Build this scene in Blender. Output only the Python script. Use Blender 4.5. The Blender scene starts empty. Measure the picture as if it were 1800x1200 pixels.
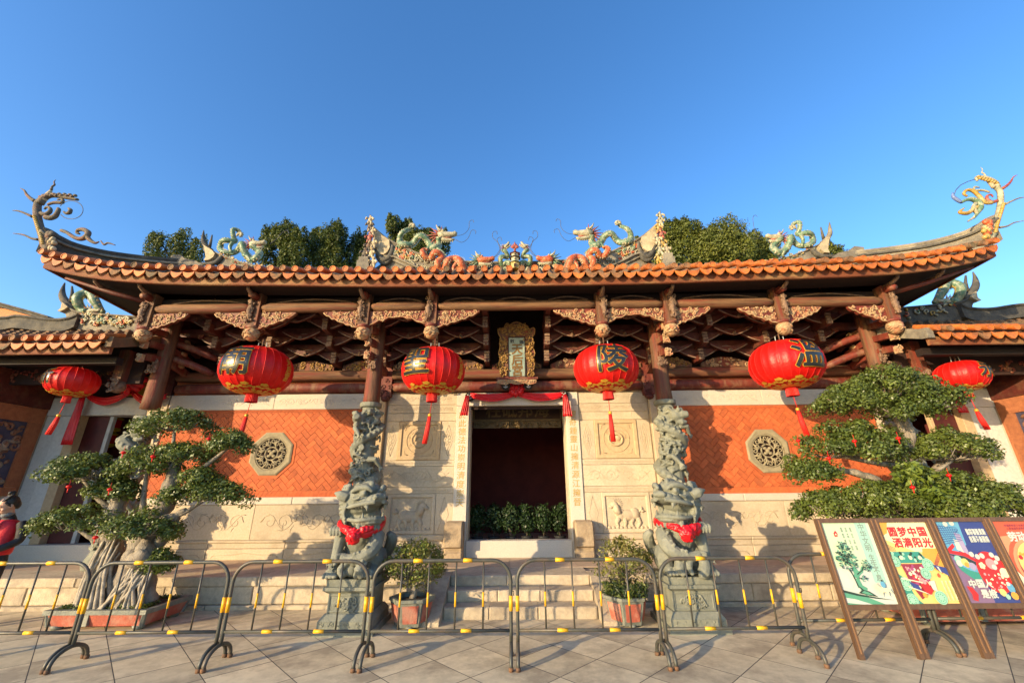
import bpy, bmesh, math, random
import numpy as np
from mathutils import Vector, Matrix, noise

scene = bpy.context.scene
COL = scene.collection
R = math.radians

# ------------------------------------------------------------------ camera
CAMH = 1.65
FPX, PITCH, YAW, ROLL = 725.0, R(19.8), R(0.4), 0.0085      # focal length in 1800-pixel units, tilt up, turn left, roll
cam = bpy.data.cameras.new('camera')
cam.sensor_width = 36.0
cam.lens = FPX / 1800 * 36.0
cam.clip_start = 0.05
cam.clip_end = 2000
cam_o = bpy.data.objects.new('camera', cam)
COL.objects.link(cam_o)
cam_o.matrix_world = (Matrix.Translation((0, 0, CAMH)) @ Matrix.Rotation(YAW, 4, 'Z')
                      @ Matrix.Rotation(R(90) + PITCH, 4, 'X') @ Matrix.Rotation(-ROLL, 4, 'Z'))
scene.camera = cam_o

# ------------------------------------------------------------------ sun, sky, exposure
SUN = Vector((1.15, 1.0, -0.31)).normalized()               # direction the light travels
SUN_EL = math.asin(-SUN.z)
SUN_AZ = math.atan2(-SUN.x, -SUN.y)                          # bearing of the sun, clockwise from +Y
world = bpy.data.worlds.new('World')
scene.world = world
world.use_nodes = True
wn, wl = world.node_tree.nodes, world.node_tree.links
bg = wn['Background']
sky = wn.new('ShaderNodeTexSky')
sky.sky_type = 'NISHITA'
sky.sun_disc = False
sky.sun_elevation = SUN_EL
sky.sun_rotation = SUN_AZ
sky.air_density = 1.0
sky.dust_density = 0.7
sky.ozone_density = 2.6
hsv = wn.new('ShaderNodeHueSaturation')
hsv.inputs['Saturation'].default_value = 1.21
hsv.inputs['Value'].default_value = 1.42
hsv.inputs['Hue'].default_value = 0.507
wl.new(sky.outputs[0], hsv.inputs['Color'])
wl.new(hsv.outputs[0], bg.inputs['Color'])
bg.inputs['Strength'].default_value = 0.145
sun = bpy.data.lights.new('sun', 'SUN')
sun.energy = 4.0
sun.angle = R(0.5)
sun.color = (1.0, 0.77, 0.46)
sun_o = bpy.data.objects.new('sun', sun)
COL.objects.link(sun_o)
sun_o.rotation_euler = SUN.to_track_quat('-Z', 'Y').to_euler()
sun_o.location = (-8, -8, 12)
scene.view_settings.view_transform = 'Standard'
scene.view_settings.look = 'None'
scene.view_settings.exposure = 1.0
scene.view_settings.gamma = 1.0
scene.view_settings.use_curve_mapping = False

# ------------------------------------------------------------------ measuring: where a sight line meets the plane at distance Y
def ray(px, py):
    u, v = px - 900.0, py - 600.0
    c, s = math.cos(ROLL), math.sin(ROLL)
    u, v = u * c - v * s, u * s + v * c
    cp, sp = math.cos(PITCH), math.sin(PITCH)
    d = (u, FPX * cp + v * sp, FPX * sp - v * cp)
    cy, sy = math.cos(YAW), math.sin(YAW)
    return (d[0] * cy - d[1] * sy, d[0] * sy + d[1] * cy, d[2])

def P(px, py, Y):
    d = ray(px, py)
    return Vector((d[0] / d[1] * Y, Y, CAMH + d[2] / d[1] * Y))

CX = 0.04                                                    # the facade's axis
def mir(p):
    return Vector((2 * CX - p[0], p[1], p[2]))

# ------------------------------------------------------------------ materials
def lin(c):
    return tuple(c) + (1.0,)

MATS = {}
def mat(name, c1, c2=None, scale=5.0, rough=0.75, bump=0.0, bscale=40.0, metal=0.0, c3=None, c3scale=1.3, c3amt=0.5,
        rnd=0.0, spec=0.4, transl=0.0, wood=None, coat=0.0, detail=5.0):
    m = bpy.data.materials.new(name)
    m.use_nodes = True
    nt = m.node_tree
    N, L = nt.nodes, nt.links
    b = N['Principled BSDF']
    out = N['Material Output']
    b.inputs['Roughness'].default_value = rough
    b.inputs['Metallic'].default_value = metal
    b.inputs['Specular IOR Level'].default_value = spec
    if coat:
        b.inputs['Coat Weight'].default_value = coat
        b.inputs['Coat Roughness'].default_value = 0.15
    tc = N.new('ShaderNodeTexCoord')
    oi = N.new('ShaderNodeObjectInfo')
    ad = N.new('ShaderNodeVectorMath'); ad.operation = 'ADD'
    mu = N.new('ShaderNodeMath'); mu.operation = 'MULTIPLY'; mu.inputs[1].default_value = 37.0
    L.new(oi.outputs['Random'], mu.inputs[0])
    L.new(tc.outputs['Object'], ad.inputs[0])
    L.new(mu.outputs[0], ad.inputs[1])
    vec = ad.outputs[0]
    if wood:                                                 # stretch the grain along an axis
        mp = N.new('ShaderNodeMapping'); mp.inputs['Scale'].default_value = wood
        L.new(vec, mp.inputs['Vector']); vec = mp.outputs[0]
    if c2 is None:
        c2 = tuple(x * 0.8 for x in c1)
    n1 = N.new('ShaderNodeTexNoise'); n1.inputs['Scale'].default_value = scale; n1.inputs['Detail'].default_value = detail
    n1.inputs['Roughness'].default_value = 0.65
    L.new(vec, n1.inputs['Vector'])
    r1 = N.new('ShaderNodeValToRGB')
    r1.color_ramp.elements[0].position = 0.36; r1.color_ramp.elements[0].color = lin(c2)
    r1.color_ramp.elements[1].position = 0.62; r1.color_ramp.elements[1].color = lin(c1)
    L.new(n1.outputs['Fac'], r1.inputs['Fac'])
    col = r1.outputs['Color']
    if c3 is not None:
        n2 = N.new('ShaderNodeTexNoise'); n2.inputs['Scale'].default_value = c3scale; n2.inputs['Detail'].default_value = 8
        n2.inputs['Roughness'].default_value = 0.7
        L.new(vec, n2.inputs['Vector'])
        r2 = N.new('ShaderNodeValToRGB')
        r2.color_ramp.elements[0].position = 0.48; r2.color_ramp.elements[0].color = (0, 0, 0, 1)
        r2.color_ramp.elements[1].position = 0.62; r2.color_ramp.elements[1].color = (c3amt,) * 3 + (1,)
        L.new(n2.outputs['Fac'], r2.inputs['Fac'])
        mx = N.new('ShaderNodeMixRGB'); mx.inputs[2].default_value = lin(c3)
        L.new(r2.outputs['Color'], mx.inputs[0]); L.new(col, mx.inputs[1])
        col = mx.outputs[0]
    if rnd:
        hv = N.new('ShaderNodeHueSaturation')
        mr = N.new('ShaderNodeMapRange'); mr.inputs['To Min'].default_value = 1 - rnd; mr.inputs['To Max'].default_value = 1 + rnd
        L.new(oi.outputs['Random'], mr.inputs['Value']); L.new(mr.outputs[0], hv.inputs['Value'])
        L.new(col, hv.inputs['Color']); col = hv.outputs[0]
    L.new(col, b.inputs['Base Color'])
    if bump:
        n3 = N.new('ShaderNodeTexNoise'); n3.inputs['Scale'].default_value = bscale; n3.inputs['Detail'].default_value = 6
        L.new(vec, n3.inputs['Vector'])
        bp = N.new('ShaderNodeBump'); bp.inputs['Strength'].default_value = bump; bp.inputs['Distance'].default_value = 0.02
        L.new(n3.outputs['Fac'], bp.inputs['Height']); L.new(bp.outputs[0], b.inputs['Normal'])
    if transl:
        tr = N.new('ShaderNodeBsdfTranslucent')
        L.new(col, tr.inputs['Color'])
        ms = N.new('ShaderNodeMixShader'); ms.inputs[0].default_value = transl
        L.new(b.outputs[0], ms.inputs[1]); L.new(tr.outputs[0], ms.inputs[2]); L.new(ms.outputs[0], out.inputs['Surface'])
    MATS[name] = m
    return m

mat('paving', (.66, .535, .335), (.52, .42, .265), 7, .8, .18, 130, c3=(.24, .185, .12), c3scale=1.1, c3amt=.65, rnd=.10)
mat('plaza_bed', (.09, .075, .06), None, 6, .95, .3, 60)
mat('terrace_stone', (.52, .42, .29), (.41, .33, .23), 14, .85, .6, 70, c3=(.2, .16, .12), c3scale=1.2, c3amt=.6, rnd=.1)
mat('terrace_floor', (.52, .38, .26), (.42, .305, .21), 8, .8, .3, 60, rnd=.08)
mat('cream_stone', (.54, .44, .31), (.47, .375, .255), 30, .8, .35, 120, c3=(.33, .26, .175), c3scale=1.4, c3amt=.5, rnd=.07)
mat('white_stone', (.57, .50, .41), (.50, .435, .35), 40, .8, .3, 150, c3=(.47, .42, .34), c3scale=2.5, c3amt=.35, rnd=.04)
mat('tan_stone', (.50, .36, .21), (.43, .30, .17), 18, .8, .4, 90)
mat('old_stone', (.40, .30, .19), (.29, .21, .13), 6, .85, .6, 40, c3=(.16, .12, .08), c3scale=2.5, c3amt=.6)
mat('green_stone', (.195, .198, .155), (.14, .146, .118), 9, .7, .4, 60, c3=(.26, .255, .19), c3scale=3.5, c3amt=.45)
mat('brick', (.52, .122, .036), (.42, .088, .027), 12, .8, .25, 80, c3=(.30, .085, .032), c3scale=2.2, c3amt=.5, rnd=.2)
mat('brick_mortar', (.42, .145, .06), (.34, .11, .045), 20, .9, .3, 60)
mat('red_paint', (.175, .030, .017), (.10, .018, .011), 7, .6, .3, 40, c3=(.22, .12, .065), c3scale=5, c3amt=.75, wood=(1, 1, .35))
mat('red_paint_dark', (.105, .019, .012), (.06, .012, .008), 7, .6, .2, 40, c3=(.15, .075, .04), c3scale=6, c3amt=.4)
mat('worn_wood', (.205, .105, .048), (.085, .040, .020), 5, .75, .55, 30, c3=(.165, .028, .015), c3scale=2.2, c3amt=.9, wood=(.25, 2.5, 2.5))
mat('worn_post', (.165, .082, .040), (.075, .033, .018), 5, .7, .55, 30, c3=(.20, .030, .017), c3scale=2.0, c3amt=.8, wood=(3, 3, .3))
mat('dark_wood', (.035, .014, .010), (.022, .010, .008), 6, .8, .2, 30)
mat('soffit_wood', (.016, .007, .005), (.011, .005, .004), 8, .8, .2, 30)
mat('fascia_wood', (.20, .058, .022), (.12, .032, .013), 4, .75, .4, 30, c3=(.28, .17, .075), c3scale=2.2, c3amt=.8, wood=(.4, 2, 2.5))
mat('carving', (.44, .31, .17), (.27, .16, .08), 22, .7, .4, 60, c3=(.40, .12, .06), c3scale=9, c3amt=.75)
mat('carving_gold', (.33, .19, .05), (.18, .095, .03), 20, .5, .3, 60, metal=.3)
mat('carving_pale', (.24, .15, .095), (.12, .065, .042), 14, .7, .3, 50)
mat('tile_orange', (.54, .155, .028), (.38, .095, .018), 14, .6, .35, 60, c3=(.20, .085, .035), c3scale=5, c3amt=.75, rnd=.24)
mat('tile_old', (.30, .13, .05), (.16, .075, .035), 9, .8, .5, 40, c3=(.09, .08, .045), c3scale=4, c3amt=.8, rnd=.2)
mat('tile_brown', (.20, .105, .05), (.12, .07, .038), 6, .8, .4, 40, c3=(.10, .085, .05), c3scale=2.5, c3amt=.7, rnd=.12)
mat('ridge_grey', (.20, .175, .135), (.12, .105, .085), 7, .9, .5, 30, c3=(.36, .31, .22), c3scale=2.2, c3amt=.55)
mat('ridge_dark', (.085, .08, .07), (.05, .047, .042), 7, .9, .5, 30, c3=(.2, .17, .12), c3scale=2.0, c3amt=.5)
mat('plaster', (.52, .42, .27), (.36, .29, .18), 6, .9, .4, 30, c3=(.2, .17, .12), c3scale=3.5, c3amt=.6)
mat('glaze_green', (.125, .215, .13), (.065, .125, .075), 18, .4, .3, 40, c3=(.40, .37, .24), c3scale=13, c3amt=.85)
mat('glaze_orange', (.48, .095, .026), (.30, .05, .018), 18, .45, .4, 40, c3=(.52, .36, .18), c3scale=12, c3amt=.65)
mat('glaze_cream', (.46, .41, .28), (.27, .23, .145), 16, .5, .4, 40, c3=(.16, .19, .12), c3scale=9, c3amt=.7)
mat('glaze_yellow', (.46, .29, .05), (.28, .17, .035), 16, .5, .4, 40, c3=(.40, .37, .25), c3scale=8, c3amt=.6)
mat('glaze_red', (.34, .07, .045), (.2, .045, .03), 16, .5, .4, 40, c3=(.3, .24, .17), c3scale=9, c3amt=.5)
mat('glaze_blue', (.16, .22, .42), (.10, .14, .3), 16, .4, .3, 40)
mat('weathered_glaze', (.13, .11, .085), (.08, .07, .055), 9, .8, .4, 40, c3=(.22, .10, .06), c3scale=5, c3amt=.7)
mat('wire', (.10, .11, .14), None, 4, .6, metal=.4)
mat('silk_red', (.74, .012, .008), (.60, .008, .006), 5, .42, .3, 22, transl=.36, spec=.5)
mat('cloth_red', (.66, .006, .012), (.52, .004, .010), 5, .38, .25, 50, spec=.5, transl=.08)
mat('fringe_red', (.75, .02, .012), (.58, .012, .008), 60, .6, .4, 120)
mat('gold', (.66, .37, .045), (.46, .24, .025), 9, .42, .2, 60, metal=.25)
mat('bronze_text', (.21, .105, .022), (.12, .055, .014), 20, .5, metal=.2)
mat('gold_text', (.52, .34, .10), (.40, .25, .06), 30, .5, metal=.25)
mat('ink_black', (.012, .013, .012), (.02, .02, .018), 9, .28, spec=.6)
mat('plaque_green', (.24, .32, .28), (.15, .22, .19), 7, .6, .3, 40, c3=(.36, .38, .28), c3scale=2.5, c3amt=.7, wood=(2, 2, .4))
mat('iron', (.035, .033, .03), (.06, .055, .05), 12, .45, .3, 40, metal=.6)
mat('barrier_paint', (.062, .062, .052), (.046, .046, .039), 9, .45, .1, 60, c3=(.16, .10, .06), c3scale=4, c3amt=.35)
mat('band_yellow', (.74, .36, .010), (.75, .38, .01), 9, .4, .1, 60, c3=(.5, .27, .03), c3scale=9, c3amt=.4)
mat('rust', (.18, .09, .045), (.1, .06, .04), 14, .85, .4, 50)
mat('frame_edge', (.24, .125, .055), (.17, .085, .038), 6, .4, .15, 40, wood=(3, 3, .3), spec=.5)
mat('board_frame', (.12, .065, .034), (.085, .045, .024), 6, .45, .15, 40, wood=(3, 3, .3), spec=.5)
mat('leaf_bonsai', (.125, .155, .028), (.075, .105, .020), 2.0, .42, spec=.5, transl=.25, detail=2)
mat('leaf_bright', (.17, .22, .03), (.11, .16, .025), 2.0, .4, spec=.5, transl=.3, detail=2)
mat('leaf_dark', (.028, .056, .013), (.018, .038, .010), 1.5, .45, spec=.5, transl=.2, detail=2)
mat('leaf_shrub', (.20, .20, .040), (.12, .14, .03), 4.0, .5, c3=(.22, .13, .05), c3scale=6, c3amt=.5, transl=.25, detail=2)
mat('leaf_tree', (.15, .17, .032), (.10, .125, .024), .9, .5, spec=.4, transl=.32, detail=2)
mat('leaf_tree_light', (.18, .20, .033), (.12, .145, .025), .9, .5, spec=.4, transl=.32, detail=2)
mat('moss', (.07, .09, .02), (.04, .05, .015), 12, .9, .5, 60)
mat('bark', (.24, .20, .155), (.15, .125, .10), 10, .85, .6, 30, c3=(.34, .30, .24), c3scale=5, c3amt=.6, wood=(2, 2, .5))
mat('root_bark', (.40, .345, .27), (.22, .185, .14), 10, .85, .6, 30)
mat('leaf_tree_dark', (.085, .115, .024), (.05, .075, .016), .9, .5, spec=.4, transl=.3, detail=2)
mat('bark_tree', (.12, .085, .06), None, 8, .9, .5, 30)
mat('window_stone', (.30, .25, .155), (.24, .20, .125), 12, .8, .3, 60)
mat('shaded_gilt', (.10, .062, .02), (.07, .042, .014), 20, .6)  # gilt darkened in its colour for the shade inside the doorway
mat('edge_paint', (.36, .25, .18), (.2, .12, .09), 10, .7, .3, 50)
mat('soil', (.08, .06, .04), (.05, .04, .03), 14, .95, .6, 40)
mat('pot_glaze', (.18, .19, .155), (.12, .125, .105), 8, .5, .3, 50, c3=(.25, .24, .18), c3scale=5, c3amt=.5)
mat('pot_red', (.42, .10, .06), (.32, .08, .05), 8, .6, .3, 50, c3=(.45, .28, .2), c3scale=3.5, c3amt=.55)
mat('pot_plastic', (.03, .03, .03), None, 4, .5)
mat('interior_red', (.15, .028, .024), (.11, .02, .018), 3, .8)
mat('door_red', (.075, .012, .012), (.05, .009, .009), 5, .5, .1, 30)
mat('grey_stone', (.56, .54, .49), (.48, .46, .42), 20, .8, .3, 80, rnd=.05)
mat('mural_brick', (.36, .13, .055), (.26, .09, .04), 10, .8, .4, 60, rnd=.1)
mat('mural_blue', (.07, .065, .11), (.045, .045, .08), 9, .35, .2, 40)
mat('mural_tan', (.34, .27, .20), (.2, .14, .11), 9, .4, .3, 40)
mat('mural_brown', (.26, .12, .07), (.16, .08, .05), 9, .4, .3, 40)
mat('far_brick', (.52, .22, .10), (.44, .18, .08), 4, .85, .2, 30)
mat('glass_dark', (.04, .05, .055), None, 3, .12, spec=.7)
mat('reflect_pale', (.42, .42, .40), (.3, .3, .29), 6, .4)  # pale grey; at the side doors it stands for a reflection
mat('cloth_yellow', (.62, .42, .03), (.5, .33, .02), 6, .6, transl=.2)
mat('skin', (.50, .27, .18), (.44, .23, .15), 10, .5)
mat('hair', (.018, .014, .012), (.03, .022, .018), 30, .45, .4, 90)
mat('vest_red', (.62, .012, .022), (.5, .008, .016), 6, .55, .25, 30)
mat('coat_black', (.014, .013, .015), (.03, .028, .03), 14, .7, .3, 40)
mat('scarf_grey', (.20, .195, .19), (.12, .12, .12), 14, .8, .3, 40)
mat('purple_cloth', (.075, .03, .14), (.05, .02, .1), 9, .6)
mat('white_paint', (.72, .70, .64), (.62, .60, .54), 12, .6)
mat('tongue_red', (.3, .04, .03), None, 5, .5)
def flat(name, c, rough=.35):
    return mat(name, c, tuple(x * .97 for x in c), 6, rough, spec=.5)

# ------------------------------------------------------------------ mesh building
class MB:
    def __init__(s):
        s.v, s.f, s.m, s.sm = [], [], [], []
    def add(s, vs, fs, m=0, smooth=False):
        o = len(s.v)
        s.v.extend([tuple(p) for p in vs])
        for f in fs:
            s.f.append([i + o for i in f]); s.m.append(m); s.sm.append(smooth)
        return s
    def box(s, x0, x1, y0, y1, z0, z1, m=0, bev=0.0):
        if bev:
            b = bev
            vs = []
            for (z, i) in ((z0, 0), (z0 + b, 1), (z1 - b, 1), (z1, 0)):
                k = 0 if i else b
                vs += [(x0 + k, y0 + k, z), (x1 - k, y0 + k, z), (x1 - k, y1 - k, z), (x0 + k, y1 - k, z)]
            # bevel every edge that matters: ring of 4 levels
            fs = [(3, 2, 1, 0), (12, 13, 14, 15)]
            for l in range(3):
                for i in range(4):
                    a, c = l * 4 + i, l * 4 + (i + 1) % 4
                    fs.append((a, c, c + 4, a + 4))
            return s.add(vs, fs, m)
        vs = [(x, y, z) for z in (z0, z1) for (x, y) in ((x0, y0), (x1, y0), (x1, y1), (x0, y1))]
        return s.add(vs, [(3, 2, 1, 0), (4, 5, 6, 7), (0, 1, 5, 4), (1, 2, 6, 5), (2, 3, 7, 6), (3, 0, 4, 7)], m)
    def fbox(s, x0, x1, y, d, z0, z1, b=.006, m=0):
        # a facing stone: front at y, going back d, its front edges chamfered by b
        vs = [(x0 + b, y, z0 + b), (x1 - b, y, z0 + b), (x1 - b, y, z1 - b), (x0 + b, y, z1 - b),
              (x0, y + b, z0), (x1, y + b, z0), (x1, y + b, z1), (x0, y + b, z1),
              (x0, y + d, z0), (x1, y + d, z0), (x1, y + d, z1), (x0, y + d, z1)]
        fs = [(0, 1, 2, 3)]
        for i in range(4):
            j = (i + 1) % 4
            fs += [(i, i + 4, j + 4, j), (i + 4, i + 8, j + 8, j + 4)]
        return s.add(vs, fs, m)
    def frame(s, x0, x1, z0, z1, y, d, w, m=0, b=.006):
        # a picture-frame moulding of width w, front at y
        def rect(k, yy): return [(x0 + k, yy, z0 + k), (x1 - k, yy, z0 + k), (x1 - k, yy, z1 - k), (x0 + k, yy, z1 - k)]
        vs = rect(0, y + d) + rect(0, y + b) + rect(b, y) + rect(w - b, y) + rect(w, y + b) + rect(w, y + d)
        fs = []
        for l in range(5):
            for i in range(4):
                j = (i + 1) % 4
                fs.append((l * 4 + i, l * 4 + j, l * 4 + 4 + j, l * 4 + 4 + i))
        return s.add(vs, fs, m)
    def tube(s, pts, r, n=8, m=0, caps=True, smooth=True, flatten=None, twist=0.0):
        pts = [Vector(p) for p in pts]
        k = len(pts)
        if not isinstance(r, (list, tuple)):
            r = [r] * k
        vs = []
        t0 = (pts[1] - pts[0]).normalized()
        up = Vector((0, 0, 1)) if abs(t0.z) < 0.9 else Vector((0, 1, 0))
        nrm = (up - t0 * up.dot(t0)).normalized()
        for i, p in enumerate(pts):
            t = (pts[min(i + 1, k - 1)] - pts[max(i - 1, 0)])
            if t.length < 1e-9: t = t0
            t = t.normalized()
            nn = nrm - t * nrm.dot(t)
            if nn.length > 1e-6: nrm = nn.normalized()
            bn = t.cross(nrm)
            for j in range(n):
                a = 2 * math.pi * j / n + twist
                off = nrm * (math.cos(a) * r[i]) + bn * (math.sin(a) * r[i])
                if flatten is not None:
                    fa, fk = flatten
                    off = off - Vector(fa) * off.dot(Vector(fa)) * (1 - fk)
                vs.append(p + off)
        fs = []
        for i in range(k - 1):
            for j in range(n):
                a, b = i * n + j, i * n + (j + 1) % n
                fs.append((a, b, b + n, a + n))
        if caps:
            fs.append(tuple(range(n - 1, -1, -1)))
            fs.append(tuple(range((k - 1) * n, k * n)))
        return s.add(vs, fs, m, smooth)
    def lathe(s, prof, n=16, c=(0, 0, 0), m=0, smooth=True, rot=None, caps=True, sq=1.0):
        vs = []
        for (r, z) in prof:
            for j in range(n):
                a = 2 * math.pi * (j + .5) / n
                p = Vector((r * math.cos(a), r * math.sin(a) * sq, z))
                if rot is not None: p = rot @ p
                vs.append(p + Vector(c))
        fs = []
        for i in range(len(prof) - 1):
            for j in range(n):
                a, b = i * n + j, i * n + (j + 1) % n
                fs.append((a, b, b + n, a + n))
        if caps:
            fs.append(tuple(range(n - 1, -1, -1)))
            fs.append(tuple(range((len(prof) - 1) * n, len(prof) * n)))
        return s.add(vs, fs, m, smooth)
    def ball(s, c, r, nu=10, nv=7, m=0, rot=None):
        if not isinstance(r, (tuple, list)): r = (r, r, r)
        vs = [(0, 0, -1)]
        for i in range(1, nv):
            a = -math.pi / 2 + math.pi * i / nv
            for j in range(nu):
                b = 2 * math.pi * j / nu
                vs.append((math.cos(a) * math.cos(b), math.cos(a) * math.sin(b), math.sin(a)))
        vs.append((0, 0, 1))
        out = []
        for v in vs:
            p = Vector((v[0] * r[0], v[1] * r[1], v[2] * r[2]))
            if rot is not None: p = rot @ p
            out.append(p + Vector(c))
        fs = []
        for j in range(nu):
            fs.append((0, 1 + (j + 1) % nu, 1 + j))
            top = len(vs) - 1
            fs.append((top, 1 + (nv - 2) * nu + j, 1 + (nv - 2) * nu + (j + 1) % nu))
        for i in range(nv - 2):
            for j in range(nu):
                a, b = 1 + i * nu + j, 1 + i * nu + (j + 1) % nu
                fs.append((a, b, b + nu, a + nu))
        return s.add(out, fs, m, True)
    def prism(s, pts2, y0, y1, m=0, smooth=False):
        # outline in X-Z, from y0 (front) to y1
        n = len(pts2)
        area = sum(pts2[i][0] * pts2[(i + 1) % n][1] - pts2[(i + 1) % n][0] * pts2[i][1] for i in range(n))
        if area < 0: pts2 = pts2[::-1]
        vs = [(p[0], y0, p[1]) for p in pts2] + [(p[0], y1, p[1]) for p in pts2]
        fs = [tuple(range(n)), tuple(range(2 * n - 1, n - 1, -1))]
        for i in range(n):
            j = (i + 1) % n
            fs.append((i, i + n, j + n, j))
        return s.add(vs, fs, m, smooth)
    def xform(s, M, start=0):
        for i in range(start, len(s.v)):
            s.v[i] = tuple(M @ Vector(s.v[i]))
        return s
    def mesh(s, name, mats, off=None):
        me = bpy.data.meshes.new(name)
        vs = s.v
        if off is not None and (off[0] or off[1] or off[2]):
            vs = (np.array(vs, dtype=float) - np.array(off)).tolist()
        me.from_pydata(vs, [], s.f)
        if isinstance(mats, str): mats = [mats]
        for mm in mats: me.materials.append(MATS[mm])
        if len(mats) > 1: me.polygons.foreach_set('material_index', s.m)
        me.polygons.foreach_set('use_smooth', s.sm)
        me.update()
        return me

ORG = {}
def tag(o, label=None, cat=None, group=None, kind=None):
    if label: o['label'] = label
    if cat: o['category'] = cat
    if group: o['group'] = group
    if kind: o['kind'] = kind
    return o

def thing(name, label, cat, loc=(0, 0, 0), group=None, rotz=0.0):
    o = bpy.data.objects.new(name, None)
    o.empty_display_size = .1
    o.location = loc
    o.rotation_euler = (0, 0, rotz)
    COL.objects.link(o)
    ORG[o.name] = Vector(loc)
    return tag(o, label, cat, group)

def put(name, g, mats=None, parent=None, label=None, cat=None, group=None, kind=None, local=False):
    """one mesh object; vertices are given in world space unless local"""
    off = Vector((0, 0, 0))
    if parent is not None and not local: off = ORG[parent.name]
    me = g.mesh(name, mats, off) if isinstance(g, MB) else g
    o = bpy.data.objects.new(name, me)
    COL.objects.link(o)
    if parent is not None:
        o.parent = parent
        ORG[o.name] = ORG[parent.name]
    else:
        ORG[o.name] = Vector((0, 0, 0))
    return tag(o, label, cat, group, kind)

def copy_tree(o, parent=None):
    c = o.copy()
    COL.objects.link(c)
    if parent is not None: c.parent = parent
    ORG[c.name] = ORG[o.name]
    for ch in list(o.children): copy_tree(ch, c)
    return c

def dup(root, loc, rotz=0.0, label=None, scale=None):
    c = copy_tree(root)
    c.location = loc
    c.rotation_euler = (0, 0, rotz)
    if scale is not None: c.scale = scale
    if label: c['label'] = label
    return c

def sculpt(mb, name, m, voxel=.014, smooth=2, off=(0, 0, 0), disp=None):
    """union overlapping closed shapes into one continuous surface"""
    me = mb.mesh(name + '_raw', [m], off)
    o = bpy.data.objects.new('tmp', me)
    COL.objects.link(o)
    md = o.modifiers.new('r', 'REMESH'); md.mode = 'VOXEL'; md.voxel_size = voxel; md.use_smooth_shade = True
    if smooth:
        ms = o.modifiers.new('s', 'SMOOTH'); ms.iterations = smooth; ms.factor = .5
    dg = bpy.context.evaluated_depsgraph_get()
    dg.update()
    res = bpy.data.meshes.new_from_object(o.evaluated_get(dg))
    res.name = name
    bpy.data.objects.remove(o)
    bpy.data.meshes.remove(me)
    if disp:
        amp, fr = disp
        co = np.empty(len(res.vertices) * 3, dtype=np.float32)
        res.vertices.foreach_get('co', co); co = co.reshape(-1, 3)
        nn = np.empty(len(res.vertices) * 3, dtype=np.float32)
        res.vertices.foreach_get('normal', nn); nn = nn.reshape(-1, 3)
        d = (np.sin(co[:, 0] * fr + 2 * np.sin(co[:, 2] * fr * .7)) * np.sin(co[:, 1] * fr * 1.1 + 1.3) * np.sin(co[:, 2] * fr * .9 + 1.7 * np.sin(co[:, 0] * fr * .6)))
        co += nn * (amp * d)[:, None]
        res.vertices.foreach_set('co', co.ravel())
    res.materials.clear(); res.materials.append(MATS[m])
    res.polygons.foreach_set('use_smooth', [True] * len(res.polygons))
    res.update()
    return res

def text_geo(body, size, bold=0.0, maxedge=None):
    """lettering as (vertices in x,y centred, faces)"""
    c = bpy.data.curves.new('lettering', 'FONT')
    c.body = body; c.size = size; c.offset = bold; c.resolution_u = 3
    c.align_x = 'CENTER'; c.align_y = 'CENTER'
    o = bpy.data.objects.new('tmp', c)
    COL.objects.link(o)
    dg = bpy.context.evaluated_depsgraph_get(); dg.update()
    me = bpy.data.meshes.new_from_object(o.evaluated_get(dg))
    bpy.data.objects.remove(o); bpy.data.curves.remove(c)
    if maxedge:
        bm = bmesh.new(); bm.from_mesh(me)
        bmesh.ops.triangulate(bm, faces=bm.faces[:])
        for _ in range(3):
            es = [e for e in bm.edges if e.calc_length() > maxedge]
            if not es: break
            bmesh.ops.subdivide_edges(bm, edges=es, cuts=1)
            bmesh.ops.triangulate(bm, faces=[f for f in bm.faces if len(f.verts) > 3])
        bm.to_mesh(me); bm.free()
    vs = [(v.co.x, v.co.y) for v in me.vertices]
    if vs:
        xs = [v[0] for v in vs]; ys = [v[1] for v in vs]
        cx, cy = (min(xs) + max(xs)) / 2, (min(ys) + max(ys)) / 2
        vs = [(x - cx, y - cy) for x, y in vs]
    fs = [tuple(p.vertices) for p in me.polygons]
    bpy.data.meshes.remove(me)
    return vs, fs

def letters(mb, body, size, fn, bold=0.0, m=0, sx=1.0, maxedge=None):
    """lettering; bold strokes are laid as a few shifted copies, each a hair above the last"""
    vs, fs = text_geo(body, size, 0.0, maxedge)
    shifts = [(0, 0)] if bold <= 0 else [(bold, 0), (-bold, 0), (0, bold), (0, -bold), (bold * .7, bold * .7), (-bold * .7, -bold * .7)]
    o = Vector(fn(0, 0)); nrm = (Vector(fn(.002, 0)) - o).cross(Vector(fn(0, .002)) - o).normalized()
    for k, (dx, dy) in enumerate(shifts):
        mb.add([Vector(fn(x * sx + dx, y + dy)) + nrm * (k * .000045) for x, y in vs], fs, m)

def catmull(pts, k=6):
    pts = [Vector(p) for p in pts]
    P_ = [pts[0] * 2 - pts[1]] + pts + [pts[-1] * 2 - pts[-2]]
    out = []
    for i in range(1, len(P_) - 2):
        a, b, c, d = P_[i - 1], P_[i], P_[i + 1], P_[i + 2]
        for j in range(k):
            t = j / k
            out.append(.5 * ((2 * b) + (c - a) * t + (2 * a - 5 * b + 4 * c - d) * t * t + (3 * b - a - 3 * c + d) * t ** 3))
    out.append(pts[-1])
    return out

def lerpl(vals, n):
    xs = np.linspace(0, len(vals) - 1, n)
    return [float(v) for v in np.interp(xs, range(len(vals)), vals)]

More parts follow.
